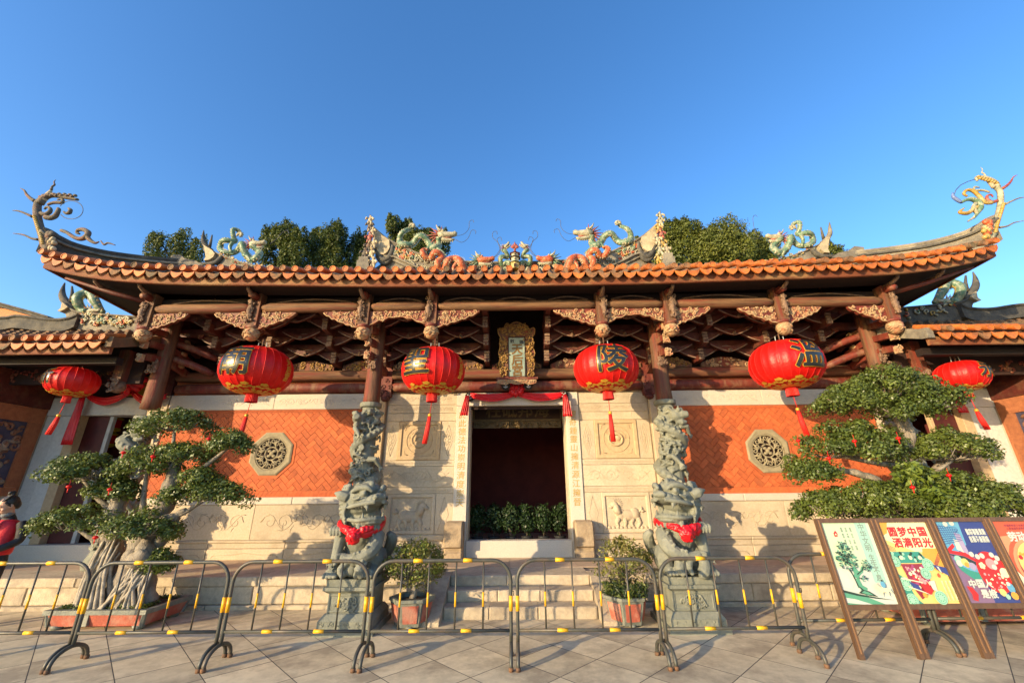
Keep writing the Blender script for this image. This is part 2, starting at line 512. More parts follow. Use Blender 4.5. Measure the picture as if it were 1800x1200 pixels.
def spiral(mb, c, size, turns, dirn, a0, r, fn, n=5, m=0, steps=None):
    """a rolled scroll, in the plane given by fn(u,v)->point"""
    steps = steps or max(6, int(turns * 9))
    pts, rr = [], []
    for i in range(steps + 1):
        t = i / steps
        a = a0 + dirn * turns * 2 * math.pi * t
        q = size * (1 - .86 * t)
        pts.append(fn(c[0] + q * math.cos(a), c[1] + q * math.sin(a)))
        rr.append(r * (1 - .45 * t))
    mb.tube(pts, rr, n, m)

def carve(mb, rng, u0, u1, v0, v1, fn, count, size, r, inside=None, m=0, n=5):
    """carved scrollwork filling a panel: curls, leaves and knobs standing out of it"""
    done = 0
    for _ in range(count * 8):
        if done >= count: break
        u, v = rng.uniform(u0, u1), rng.uniform(v0, v1)
        if inside and not inside(u, v): continue
        done += 1
        k = rng.random()
        s = size * rng.uniform(.6, 1.2)
        if k < .55:
            spiral(mb, (u, v), s, rng.uniform(.7, 1.4), rng.choice((-1, 1)), rng.uniform(0, 6.3), r * rng.uniform(.8, 1.3), fn, n, m)
        elif k < .85:
            a = rng.uniform(0, 6.3)
            b = rng.uniform(-1.2, 1.2)
            pts = []
            for i in range(6):
                t = i / 5
                pts.append(fn(u + s * 1.6 * (t - .5) * math.cos(a + b * t), v + s * 1.6 * (t - .5) * math.sin(a + b * t)))
            mb.tube(pts, [r * .4, r * 1.1, r * 1.4, r * 1.2, r * .8, r * .3], n, m)
        else:
            mb.ball(fn(u, v), r * rng.uniform(1.2, 2.0), 6, 4, m)

def add_leaves(mb_v, mb_f, pos, nrm, size, rng, aspect=.5):
    """pos, nrm: (n,3) arrays -> diamond leaves, one bent quad each"""
    n = len(pos)
    nrm = nrm / np.linalg.norm(nrm, axis=1, keepdims=True)
    rv = rng.normal(size=(n, 3))
    t = np.cross(nrm, rv); t /= np.linalg.norm(t, axis=1, keepdims=True) + 1e-9
    b = np.cross(nrm, t)
    sz = size * rng.uniform(.65, 1.3, size=(n, 1))
    base = sum(len(a) for a in mb_v)
    q = np.stack([pos - t * sz * .5, pos + b * sz * aspect * .5 - t * sz * .05 + nrm * sz * .1, pos + t * sz * .5 - nrm * sz * .08, pos - b * sz * aspect * .5 - t * sz * .05 + nrm * sz * .1], axis=1)
    mb_v.append(q.reshape(-1, 3))
    idx = np.arange(n * 4).reshape(-1, 4) + base
    mb_f.append(idx)

def leaf_mesh(name, mb_v, mb_f, mats, midx=None, off=(0, 0, 0)):
    V = np.concatenate(mb_v) - np.array(off); F = np.concatenate(mb_f)
    me = bpy.data.meshes.new(name)
    me.vertices.add(len(V)); me.vertices.foreach_set('co', V.astype(np.float32).ravel())
    me.loops.add(F.size); me.loops.foreach_set('vertex_index', F.astype(np.int32).ravel())
    me.polygons.add(len(F)); me.polygons.foreach_set('loop_start', np.arange(0, F.size, 4, dtype=np.int32))
    for m_ in mats: me.materials.append(MATS[m_])
    if midx is not None: me.polygons.foreach_set('material_index', midx.astype(np.int32))
    me.update(calc_edges=True)
    me.validate()
    return me
# ================================================================== THE SETTING
def sx(s, a, b):
    x0, x1 = CX + s * a, CX + s * b
    return (x0, x1) if x0 < x1 else (x1, x0)

rng = random.Random(11)
TZ = 0.43                                                    # terrace height
TY = 7.15                                                    # terrace front
WY = 8.80                                                    # front of the facade walls

# plaza: a bed with granite slabs laid at 45 degrees
mb = MB(); mb.add([(-150, -150, -.03), (150, -150, -.03), (150, 150, -.03), (-150, 150, -.03)], [(0, 1, 2, 3)])
m_ = mat('plaza_far', (.66, .535, .335), (.52, .42, .265), 5, .85, .3, 60)
N_, L_ = m_.node_tree.nodes, m_.node_tree.links
tcx = N_.new('ShaderNodeTexCoord'); mp = N_.new('ShaderNodeMapping'); mp.inputs['Rotation'].default_value = (0, 0, R(-45)); mp.inputs['Location'].default_value = (-.035, .0757, 0)
bt = N_.new('ShaderNodeTexBrick'); bt.offset = 0; bt.inputs['Scale'].default_value = 1.0
bt.inputs['Brick Width'].default_value = .595; bt.inputs['Row Height'].default_value = .595; bt.inputs['Mortar Size'].default_value = .004
bt.inputs['Color1'].default_value = lin((1, 1, 1)); bt.inputs['Color2'].default_value = lin((.86, .86, .86)); bt.inputs['Mortar'].default_value = lin((.25, .25, .25))
L_.new(tcx.outputs['Object'], mp.inputs[0]); L_.new(mp.outputs[0], bt.inputs['Vector'])
mm = N_.new('ShaderNodeMixRGB'); mm.blend_type = 'MULTIPLY'; mm.inputs[0].default_value = 1
bs = N_['Principled BSDF']; old = bs.inputs['Base Color'].links[0].from_socket
L_.new(old, mm.inputs[1]); L_.new(bt.outputs['Color'], mm.inputs[2]); L_.new(mm.outputs[0], bs.inputs['Base Color'])
plaza = put('plaza', mb, 'plaza_far'); tag(plaza, kind='structure')
sl = MB(); G_ = .595; h_ = G_ / 2 - .004
vs = [(-h_, -h_, -.028), (h_, -h_, -.028), (h_, h_, -.028), (-h_, h_, -.028), (-h_, -h_, -.0006), (h_, -h_, -.0006), (h_, h_, -.0006), (-h_, h_, -.0006)]
q_ = h_ - .0006
vs += [(-q_, -q_, 0), (q_, -q_, 0), (q_, q_, 0), (-q_, q_, 0)]
fs = [(8, 9, 10, 11)] + [(i, (i + 1) % 4, (i + 1) % 4 + 4, i + 4) for i in range(4)] + [(i + 4, (i + 1) % 4 + 4, (i + 1) % 4 + 8, i + 8) for i in range(4)]
sl.add(vs, fs[:1]); sl.add(vs, fs[1:], 1)
g = MB(); g.add([(-12, 3.2, -.0012), (12, 3.2, -.0012), (12, 7.6, -.0012), (-12, 7.6, -.0012)], [(0, 1, 2, 3)]); o = put('paving_bed', g, 'plaza_bed', plaza)
slab_me = sl.mesh('paving_slab', ['paving', 'plaza_bed'])
for i in range(-30, 31):
    for j in range(-30, 31):
        u, v = .035 + (i + .5) * G_, -.0757 + (j + .5) * G_
        x, y = (u + v) / math.sqrt(2), (u - v) / math.sqrt(2)
        if 3.7 < y < 7.5 and abs(x) < 2.2 + y * 1.06:
            o = put('paving_slab', slab_me, None, plaza, local=True)
            o.location = (x, y, rng.uniform(-.0004, .0003)); o.rotation_euler = (rng.uniform(-.0006, .0006), rng.uniform(-.0006, .0006), R(45))

# terrace
mb = MB(); mb.box(-14, 14, TY + .05, 14, -.04, TZ - .03)
terrace = put('terrace', mb, 'terrace_stone'); tag(terrace, kind='structure')
def course(z0, z1, y, d, lo, hi, nm='stone_block', b=.012, m='terrace_stone', gaps=()):
    x = -12.0
    while x < 12:
        w = rng.uniform(lo, hi)
        x1 = min(x + w, 12)
        a0, a1 = x, x1
        x = x1
        if a1 > CX - 1.35 and a0 < CX + 1.35:                # the steps stand here
            if a0 < CX - 1.35: a1 = CX - 1.30
            elif a1 > CX + 1.35: a0 = CX + 1.30
            else: continue
        g = MB(); g.fbox(a0 + .004, a1 - .004, y + rng.uniform(0, .006), d, z0, z1, b)
        put(nm, g, m, terrace)
course(.30, TZ, TY - .012, .7, 1.1, 1.7)
course(.06, .296, TY + .004, .06, .9, 1.5)
course(-.01, .056, TY - .05, .12, 1.4, 2.2)
x = -12.0
while x < 12:
    w = rng.uniform(.9, 1.5)
    g = MB(); g.box(x + .003, min(x + w, 12) - .003, TY + .69, WY + .1, TZ - .03, TZ - rng.uniform(0, .002))
    put('floor_slab', g, 'terrace_floor', terrace); x += w
g = MB(); g.box(-12, 12, TY + .66, TY + .71, TZ - .05, TZ - .012); put('floor_joint', g, 'plaza_bed', terrace)
g = MB(); g.box(-12, 12, WY + .11, 13.0, TZ - .02, TZ + .06); put('hall_floor', g, 'terrace_floor', terrace)

# steps
steps = thing('stone_steps', 'three worn granite steps between sloping side stones, leading up to the doorway', 'steps', (CX, TY - .3, 0))
TR = .295
for k in range(3):
    z1 = .143 * (k + 1); yf = TY - TR * (2 - k)
    cuts = [-1.06] + sorted(rng.uniform(-.75, .75) + (.0) for _ in range(2 if k < 2 else 1)) + [1.06]
    if len(cuts) == 4 and cuts[2] - cuts[1] < .4: cuts = [-1.06, -.35, .42, 1.06]
    for a, b in zip(cuts[:-1], cuts[1:]):
        g = MB(); g.fbox(CX + a + .002, CX + b - .002, yf - .018 + rng.uniform(0, .008), .62 if k < 2 else .68, z1 - .147 if k else -.02, z1 - (.002 if k == 2 else 0), .014)
        put('step', g, 'terrace_stone', steps)
for s in (-1, 1):
    x0, x1 = sx(s, 1.063, 1.335)
    pr = [(TY - .92, -.02), (TY - .92, .05), (TY - .80, .10), (TY - .06, .425), (TY + .30, .432), (TY + .30, -.02)]
    g = MB()
    vs = [(x0, y, z) for y, z in pr] + [(x1, y, z) for y, z in pr]
    n = len(pr)
    g.add(vs, [tuple(range(n)), tuple(range(2 * n - 1, n - 1, -1))] + [(i, i + n, (i + 1) % n + n, (i + 1) % n) for i in range(n)])
    put('side_stone', g, 'terrace_stone', steps)

# ================================================================== THE GATE HALL
hall = thing('temple_gate_hall', 'ornate old temple gate hall with orange tiled eaves, red timber brackets and cream stone front', 'temple', (CX, 9.0, TZ))
def hp(name, g, m, parent=None, **k):
    return put(name, g, m, parent or hall, **k)

def vine(mb, x0, x1, z0, z1, y, rng, r=.007, n=3):
    """shallow carved tendrils along a band"""
    L = x1 - x0; H = z1 - z0
    fn = lambda u, v: Vector((u, y, v))
    k = max(1, int(L / (H * 1.5)))
    for i in range(k):
        cx = x0 + L * (i + .5) / k; cz = (z0 + z1) / 2
        for sg in (-1, 1):
            spiral(mb, (cx + sg * L / k * .22, cz), H * .36, 1.25, sg, 0 if sg > 0 else math.pi, r, fn, 4)
        pts = [fn(cx - L / k * .5 + L / k * t / 8, cz + H * .33 * math.sin(t / 8 * 6.283 + i)) for t in range(9)]
        mb.tube(pts, r * .8, 4)
    for _ in range(n * k):
        u, v = rng.uniform(x0 + H * .1, x1 - H * .1), rng.uniform(z0 + H * .12, z1 - H * .12)
        a = rng.uniform(0, 6.28); q = H * rng.uniform(.1, .22)
        mb.tube([fn(u - q * math.cos(a), v - q * math.sin(a)), fn(u, v), fn(u + q * math.cos(a + .6), v + q * math.sin(a + .6))], [r * .4, r * 1.1, r * .3], 4)

ZB = [(.43, .63), (.63, .78), (.78, 1.416), (1.416, 1.554), (1.554, 1.672), (1.672, 3.255), (3.255, 3.315), (3.315, 3.645)]
BW = (2.97, 7.52)                                            # side bay
for s in (-1, 1):
    x0, x1 = sx(s, *BW)
    g = MB(); g.box(x0, x1, WY + .035, WY + .40, TZ, 4.15); hp('wall', g, 'brick_mortar')
    # plinth of shaped stones, moulding, relief panels, capping
    xs = [x0] + [x0 + (x1 - x0) * t for t in (.33, .66)] + [x1]
    for a, b in zip(xs[:-1], xs[1:]):
        g = MB(); g.fbox(a + .002, b - .002, WY - .035, .09, ZB[0][0], ZB[0][1] - .003, .012)
        g.tube([(a + .1, WY - .037, .47), (a + .16, WY - .037, .52), (a + .5, WY - .037, .525), ((a + b) / 2, WY - .037, .56), (b - .5, WY - .037, .525), (b - .16, WY - .037, .52), (b - .1, WY - .037, .47)], .007, 4)
        hp('plinth_stone', g, 'cream_stone')
        g = MB(); g.fbox(a + .002, b - .002, WY - .02, .07, ZB[1][0], ZB[1][1] - .05, .01); g.fbox(a + .002, b - .002, WY - .045, .1, ZB[1][1] - .05, ZB[1][1] - .003, .014)
        hp('moulding', g, 'cream_stone')
        g = MB(); g.fbox(a + .002, b - .002, WY - .03, .08, ZB[3][0], ZB[3][1], .012); hp('capping_stone', g, 'white_stone')
    xs = [x0, (x0 + x1) / 2, x1]
    for a, b in zip(xs[:-1], xs[1:]):
        g = MB(); g.fbox(a + .002, b - .002, WY - .002, .05, ZB[2][0], ZB[2][1] - .003, .006); p_ = hp('relief_panel', g, 'cream_stone')
        g = MB(); vine(g, a + .15, b - .15, ZB[2][0] + .1, ZB[2][1] - .1, WY - .004, rng, .008, 5); hp('relief', g, 'cream_stone', p_)
    # white band
    xs = [x0, x0 + (x1 - x0) * .5, x1]
    for a, b in zip(xs[:-1], xs[1:]):
        g = MB(); g.fbox(a + .001, b - .001, WY - .025, .08, ZB[7][0], ZB[7][1], .008); p_ = hp('band_stone', g, 'white_stone')
        g = MB(); vine(g, a + .1, b - .1, ZB[7][0] + .06, ZB[7][1] - .06, WY - .026, rng, .0045, 4); hp('relief', g, 'white_stone', p_)
    # brick borders: a plait of small bricks
    for (z0, z1) in (ZB[4], ZB[6]):
        g = MB(); g.fbox(x0, x1, WY - .012, .05, z0, z1 - .003, .004)
        n = int((x1 - x0) / .085)
        for i in range(n):
            a = x0 + (i + .5) * (x1 - x0) / n
            hz = (z1 - z0)
            g.add([(a - .036, WY - .019, z0 + .012), (a - .014, WY - .019, z0 + .012), (a + .036, WY - .019, z1 - .016), (a + .014, WY - .019, z1 - .016)], [(0, 1, 2, 3)])
        hp('brick_border', g, 'brick')
    # octagonal window
    wc = P(478, 797, WY) if s < 0 else P(1349, 792, WY)
    ap = .43
    oc = [(wc.x + ap / math.cos(R(22.5)) * math.cos(R(22.5 + 45 * i)), wc.z + ap / math.cos(R(22.5)) * math.sin(R(22.5 + 45 * i))) for i in range(8)]
    win = MB()
    nseg = 32; rin = .335
    ring_o, ring_i = [], []
    for i in range(nseg):
        a = 2 * math.pi * i / nseg
        d = ap / math.cos(((a + R(22.5)) % R(45)) - R(22.5))
        ring_o.append((wc.x + d * math.cos(a), wc.z + d * math.sin(a))); ring_i.append((wc.x + rin * math.cos(a), wc.z + rin * math.sin(a)))
    def ringv(lst, y): return [(a, y, b) for a, b in lst]
    mid = [(wc.x + (a - wc.x) * .93, wc.z + (b - wc.z) * .93) for a, b in ring_o]
    vs = ringv(ring_o, WY + .04) + ringv(ring_o, WY - .03) + ringv(mid, WY - .045) + ringv(ring_i, WY - .035) + ringv(ring_i, WY + .05)
    fs = [(l * nseg + i, l * nseg + (i + 1) % nseg, (l + 1) * nseg + (i + 1) % nseg, (l + 1) * nseg + i) for l in range(4) for i in range(nseg)]
    win.add(vs, fs)
    wo = hp('octagonal_window', win, 'window_stone')
    g = MB()
    fn = lambda u, v: Vector((u, WY - .012, v))
    rr = random.Random(5 + s)
    for q in (.13, .32):
        g.tube([fn(wc.x + q * math.cos(a / 24 * 6.283), wc.z + q * math.sin(a / 24 * 6.283)) for a in range(25)], .016, 6)
    for k in range(8):
        a = k * math.pi / 4 + .2
        for rad, sg in ((.225, 1), (.26, -1)):
            spiral(g, (wc.x + rad * math.cos(a + sg * .2), wc.z + rad * math.sin(a + sg * .2)), .062, 1.15, sg, a + 1.5 * sg, .016, fn, 6)
        g.tube([fn(wc.x + .13 * math.cos(a), wc.z + .13 * math.sin(a)), fn(wc.x + .22 * math.cos(a + .3), wc.z + .22 * math.sin(a + .3)), fn(wc.x + .32 * math.cos(a + .1), wc.z + .32 * math.sin(a + .1))], [.018, .024, .016], 6)
    for k in range(4):
        a = k * math.pi / 2 + .78
        g.ball(fn(wc.x + .07 * math.cos(a), wc.z + .07 * math.sin(a)), (.045, .018, .03), 8, 5)
    g.ball(fn(wc.x, wc.z), (.05, .02, .05), 8, 5)
    hp('window_grille', g, 'window_stone', wo)
    g = MB(); g.prism([(wc.x + .345 * math.cos(a / 24 * 6.283), wc.z + .345 * math.sin(a / 24 * 6.283)) for a in range(24)], WY + .028, WY + .033); hp('window_dark', g, 'dark_wood', wo)
    # brick surround of the window: a mitred brick border
    g = MB()
    big = [(wc.x + (a - wc.x) * 1.13, wc.z + (b - wc.z) * 1.13) for a, b in oc]
    vs = ringv(oc, WY + .02) + ringv(oc, WY - .016) + ringv(big, WY - .016) + ringv(big, WY + .03)
    g.add(vs, [(l * 8 + (i + 1) % 8, l * 8 + i, (l + 1) * 8 + i, (l + 1) * 8 + (i + 1) % 8) for l in range(3) for i in range(8)])
    hp('brick_surround', g, 'brick', wo)
    # herringbone bricks
    wu = .105; zz0, zz1 = ZB[5]
    c45 = math.cos(R(45))
    full = {}
    items = []
    def clip(poly, f):
        out = []
        for i in range(len(poly)):
            a, b = poly[i], poly[(i + 1) % len(poly)]
            fa, fb = f(a), f(b)
            if fa >= 0: out.append(a)
            if fa * fb < 0:
                t = fa / (fa - fb); out.append((a[0] + (b[0] - a[0]) * t, a[1] + (b[1] - a[1]) * t))
        return out
    cxm, czm = (x0 + x1) / 2, (zz0 + zz1) / 2
    for i in range(-34, 35):
        for j in range(-34, 35):
            t = (i - j) % 4
            if t == 0: a0, b0, a1, b1 = i, j, i + 2, j + 1
            elif t == 3: a0, b0, a1, b1 = i, j, i + 1, j + 2
            else: continue
            gp = .028
            poly = [(a0 + gp, b0 + gp), (a1 - gp, b0 + gp), (a1 - gp, b1 - gp), (a0 + gp, b1 - gp)]
            poly = [(cxm + (p * c45 - q * c45) * wu, czm + (p * c45 + q * c45) * wu) for p, q in poly]
            pc = (sum(p[0] for p in poly) / 4, sum(p[1] for p in poly) / 4)
            if pc[0] < x0 - .2 or pc[0] > x1 + .2 or pc[1] < zz0 - .2 or pc[1] > zz1 + .2: continue
            if math.hypot(pc[0] - wc.x, pc[1] - wc.z) < ap * .93: continue
            n0 = len(poly)
            cl = poly
            for f in (lambda p: p[0] - x0, lambda p: x1 - p[0], lambda p: p[1] - zz0, lambda p: zz1 - p[1]):
                cl = clip(cl, f)
                if len(cl) < 3: break
            if len(cl) < 3: continue
            items.append((abs(pc[0] - CX - s * 4.6), pc, cl, t if (len(cl) == 4 and all(abs(a[0] - b[0]) + abs(a[1] - b[1]) < 1e-9 for a, b in zip(cl, poly))) else None))
    items.sort(key=lambda t: t[0])
    rest = MB()
    for k, (d, pc, cl, t) in enumerate(items):
        if k >= 150:
            rest.prism(cl, WY - .005, WY + .04); continue
        if t is not None:
            if t not in full:
                g = MB(); g.prism([(a - pc[0], b - pc[1]) for a, b in cl], -.005, .04); full[t] = g.mesh('brick', ['brick'])
            o = put('brick', full[t], None, hall, local=True)
            o.location = Vector((pc[0], WY + rng.uniform(-.003, .002), pc[1])) - ORG[hall.name]
        else:
            g = MB(); g.prism(cl, WY - .005, WY + .04); hp('brick', g, 'brick')
    hp('brick_remainder', rest, 'brick', kind='stuff')

    # ---------------- corner pilaster between the bays and the recessed centre
    a, b = sx(s, 2.83, 2.972); g = MB(); g.fbox(a, b, WY - .03, .3, TZ, 3.645, .01); hp('pilaster', g, 'tan_stone' if s < 0 else 'cream_stone')
    CY = WY + .05
    a, b = sx(s, 1.0, 2.84); g = MB(); g.box(a, b, CY + .03, CY + .35, TZ, 4.15); hp('wall', g, 'cream_stone')
    IN, OUT = 1.31, 2.80
    def stone(c0, c1, z0, z1, y=CY, nm='wall_stone', m='cream_stone', b=.005):
        a, bb = sx(s, c0, c1)
        g = MB(); g.fbox(a + .0015, bb - .0015, y, .06, z0 + .0015, z1 - .0015, b)
        return hp(nm, g, m)
    def rel(parent, c0, c1, z0, z1, r=.005, y=CY, n=4, m='cream_stone'):
        a, bb = sx(s, c0, c1)
        g = MB(); vine(g, a, bb, z0, z1, y - .001, rng, r, n); hp('relief', g, m, parent)
    p_ = stone(IN, OUT, 3.40, 3.645); rel(p_, IN + .1, OUT - .1, 3.45, 3.6, .004)
    p_ = stone(IN, OUT, 3.22, 3.398); rel(p_, IN + .08, OUT - .08, 3.25, 3.37, .004)
    p_ = stone(IN, 2.45, 3.05, 3.218); stone(2.45, OUT, 3.05, 3.218)
    stone(IN, 1.62, 2.245, 3.048); stone(2.52, OUT, 2.245, 3.048)
    for (c0, c1) in ((IN, 1.62), (2.52, OUT)):
        a, bb = sx(s, c0, c1); cx_ = (a + bb) / 2; g = MB()
        for q in (1.0, .62):
            pl = [(cx_, 2.65 + .32 * q), (cx_ + .10 * q, 2.65), (cx_, 2.65 - .32 * q), (cx_ - .10 * q, 2.65), (cx_, 2.65 + .32 * q)]
            g.tube([Vector((u, CY - .002, v)) for u, v in pl], .006, 4, smooth=False)
        for k in (-1, 0, 1):
            g.tube([Vector((cx_ - .035, CY - .002, 2.65 + k * .07 - .03)), Vector((cx_ + .035, CY - .002, 2.65 + k * .07 + .03))], .006, 4)
        g.tube([Vector((cx_, CY - .002, 2.55)), Vector((cx_, CY - .002, 2.75))], .006, 4)
        hp('lattice_relief', g, 'cream_stone')
    a, bb = sx(s, 1.62, 2.52)
    g = MB(); g.box(a + .06, bb - .06, CY + .004, CY + .06, 2.31, 2.99); p_ = hp('square_panel', g, 'tan_stone')
    g = MB(); g.frame(a, bb, 2.247, 3.046, CY - .022, .07, .085, b=.012); hp('panel_frame', g, 'tan_stone', p_)
    g = MB(); cx_, cz_ = (a + bb) / 2, 2.648
    fn = lambda u, v: Vector((u, CY + .002, v))
    g.tube([fn(cx_ + .27 * math.cos(t / 28 * 6.283), cz_ + .27 * math.sin(t / 28 * 6.283)) for t in range(29)], .010, 5)
    body = [fn(cx_ + (.2 - .004 * t) * math.cos(t * .33), cz_ + (.2 - .004 * t) * math.sin(t * .33) * .95) for t in range(0, 30)]
    g.tube(body, lerpl([.006, .02, .028, .03, .022], 30), 6)
    g.ball(fn(cx_ + .03, cz_ + .01), (.07, .022, .06), 8, 6)
    for k in range(18):
        t = rng.uniform(0, 6.28); q = rng.uniform(.06, .24)
        spiral(g, (cx_ + q * math.cos(t), cz_ + q * math.sin(t)), .03, .9, rng.choice((-1, 1)), t, .007, fn, 4)
    for dx in (-1, 1):
        for dz in (-1, 1):
            g.tube([fn(cx_ + dx * .31, cz_ + dz * .2), fn(cx_ + dx * .29, cz_ + dz * .28), fn(cx_ + dx * .22, cz_ + dz * .30)], .009, 4)
    hp('relief', g, 'tan_stone', p_)
    p_ = stone(IN, OUT, 2.13, 2.243); rel(p_, IN + .05, OUT - .05, 2.15, 2.22, .003)
    p_ = stone(IN, OUT, 1.715, 2.127); rel(p_, IN + .1, OUT - .1, 1.77, 2.07, .006, n=9)
    p_ = stone(IN, OUT, 1.60, 1.713); rel(p_, IN + .05, OUT - .05, 1.62, 1.69, .003)
    stone(IN, 1.66, .85, 1.598); stone(2.62, OUT, .85, 1.598)
    for (c0, c1) in ((IN, 1.66), (2.62, OUT)):
        a, bb = sx(s, c0, c1); cx_ = (a + bb) / 2; g = MB(); w_ = (bb - a) * .32
        g.tube([Vector((cx_ - w_, CY - .002, .92)), Vector((cx_ - w_ * .4, CY - .002, 1.1)), Vector((cx_ - w_ * .8, CY - .002, 1.2)), Vector((cx_, CY - .002, 1.53)), Vector((cx_ + w_ * .8, CY - .002, 1.2)), Vector((cx_ + w_ * .4, CY - .002, 1.1)), Vector((cx_ + w_, CY - .002, .92))], .006, 4)
        hp('relief', g, 'cream_stone')
    a, bb = sx(s, 1.66, 2.62)
    g = MB(); g.box(a + .05, bb - .05, CY + .012, CY + .06, .9, 1.54); p_ = hp('beast_panel', g, 'cream_stone')
    g = MB(); g.frame(a, bb, .852, 1.596, CY - .02, .07, .075, b=.012); hp('panel_frame', g, 'cream_stone', p_)
    # the walking beast in low relief: body, neck, maned head, four legs, bushy tail, rocks
    g = MB(); cx_ = (a + bb) / 2; q = -1 if s > 0 else 1
    yb = CY + .012
    F = lambda u, v: Vector((cx_ + q * u, yb, v))
    g.ball(F(-.02, 1.17), (.20, .055, .105), 12, 8); g.ball(F(-.15, 1.19), (.11, .055, .12), 10, 8); g.ball(F(.12, 1.18), (.12, .05, .11), 10, 8)
    g.tube([F(.15, 1.2), F(.2, 1.3), F(.21, 1.36)], [.08, .07, .06], 8)
    g.ball(F(.23, 1.36), (.085, .05, .065), 10, 7); g.ball(F(.30, 1.33), (.05, .04, .04), 8, 6)
    for k in range(9):
        t = R(60 + k * 17)
        g.tube([F(.2 + .05 * math.cos(t), 1.37 + .05 * math.sin(t)), F(.2 + .15 * math.cos(t + .2), 1.37 + .15 * math.sin(t + .2))], [.016, .004], 5)
    for (u, k) in ((.16, .05), (.06, -.03), (-.12, .04), (-.2, -.05)):
        g.tube([F(u, 1.12), F(u + k, 1.03), F(u + k * .4, .97), F(u + k * .4 + .03, .955)], [.055, .038, .026, .028], 7)
    g.tube([F(-.24, 1.22), F(-.31, 1.30), F(-.33, 1.25), F(-.30, 1.22)], [.02, .035, .05, .02], 7)
    for k in range(10): g.ball(F(-.36 + .08 * k, .945), (.045, .03, .03), 7, 5)
    for k in range(7): spiral(g, (cx_ + rng.uniform(-.38, .38), 1.48 + rng.uniform(-.03, .02)), .03, 1, 1, k, .007, lambda u, v: Vector((u, yb, v)), 4)
    hp('beast_relief', g, 'cream_stone', p_)
    stone(IN, OUT, .73, .848, CY - .03, 'moulding', b=.02); stone(IN, OUT, TZ, .728, CY - .015, 'plinth_stone')
    a, bb = sx(s, IN, OUT); g = MB(); g.tube([Vector((a + .1, CY - .017, .5)), Vector((a + .2, CY - .017, .56)), Vector(((a + bb) / 2, CY - .017, .6)), Vector((bb - .2, CY - .017, .56)), Vector((bb - .1, CY - .017, .5))], .008, 4); hp('relief', g, 'cream_stone')
    # door jamb with its couplet
    a, b = sx(s, 1.035, 1.308)
    g = MB(); g.fbox(a, b, CY - .03, .36, TZ, 3.36, .008); jamb = hp('door_jamb', g, 'white_stone')
    txt = '神功德法力崇明濟遠榮天' if s < 0 else '鯉奇鍾靈山擁清源江擁晉'
    if s < 0: txt = '於此德法功崇明濟度崇天'
    g = MB()
    for k, chh in enumerate(txt):
        letters(g, chh, .165, lambda u, v, k=k: Vector(((a + b) / 2 + u + .05 * v, CY - .0335, 3.17 - k * .175 + v)), .0012)
    hp('couplet', g, 'gold_text', jamb)
    # side posts over the pilaster, carved
    a, b = sx(s, 2.72, 2.95); g = MB(); g.box(a, b, WY - .10, WY + .1, 3.56, 5.0); hp('queen_post', g, 'red_paint')
    g = MB(); fnq = lambda u, v: Vector((u, WY - .105, v)); carve(g, rng, a + .02, b - .02, 3.5, 3.95, fnq, 14, .05, .014); g.ball(((a + b) / 2, WY - .06, 3.52), (.1, .07, .07), 8, 6); hp('post_carving', g, 'red_paint_dark')

# doorway: lintel, threshold, inner plaque
CY = WY + .05
g = MB(); g.fbox(CX - 1.308, CX + 1.308, CY - .035, .36, 3.362, 3.645, .008); hp('lintel', g, 'white_stone')
g = MB(); g.box(CX - 1.033, CX + 1.033, CY + .06, CY + .1, 3.30, 3.361); hp('door_head', g, 'dark_wood')
g = MB(); g.fbox(CX - 1.033, CX + 1.033, CY - .05, .26, TZ, .735, .012); hp('threshold', g, 'white_stone')
def room(x0, x1, y0, y1, z0, z1, m='interior_red'):
    g = MB()
    g.box(x0 - .1, x0, y0, y1, z0, z1); g.box(x1, x1 + .1, y0, y1, z0, z1); g.box(x0, x1, y1, y1 + .1, z0, z1); g.box(x0 - .1, x1 + .1, y0, y1 + .1, z1, z1 + .1)
    return hp('room_wall', g, m)
room(CX - 2.6, CX + 2.6, CY + .36, 13.0, TZ, 4.1)
inner = thing('hanging_plaque', 'dark horizontal board with four faint gilt characters and gilt carving, hung inside the doorway', 'plaque', (CX, 9.55, 3.4))
g = MB(); g.box(CX - 1.0, CX + 1.0, 9.5, 9.56, 3.16, 3.62); put('board', g, 'dark_wood', inner)
g = MB(); g.frame(CX - 1.03, CX + 1.03, 3.13, 3.65, 9.475, .05, .05); put('plaque_frame', g, 'shaded_gilt', inner)
g = MB()
for k, chh in enumerate('柱砥邦海'):
    letters(g, chh, .36, lambda u, v, k=k: Vector((CX - .55 + k * .37 + u, 9.495, 3.39 + v)), .008)
put('plaque_lettering', g, 'shaded_gilt', inner)
g = MB(); carve(g, rng, CX - .95, CX + .95, 3.0, 3.12, lambda u, v: Vector((u, 9.49, v)), 46, .055, .014)
g.box(CX - 1.0, CX + 1.0, 9.505, 9.54, 2.98, 3.13); put('plaque_valance', g, 'shaded_gilt', inner)

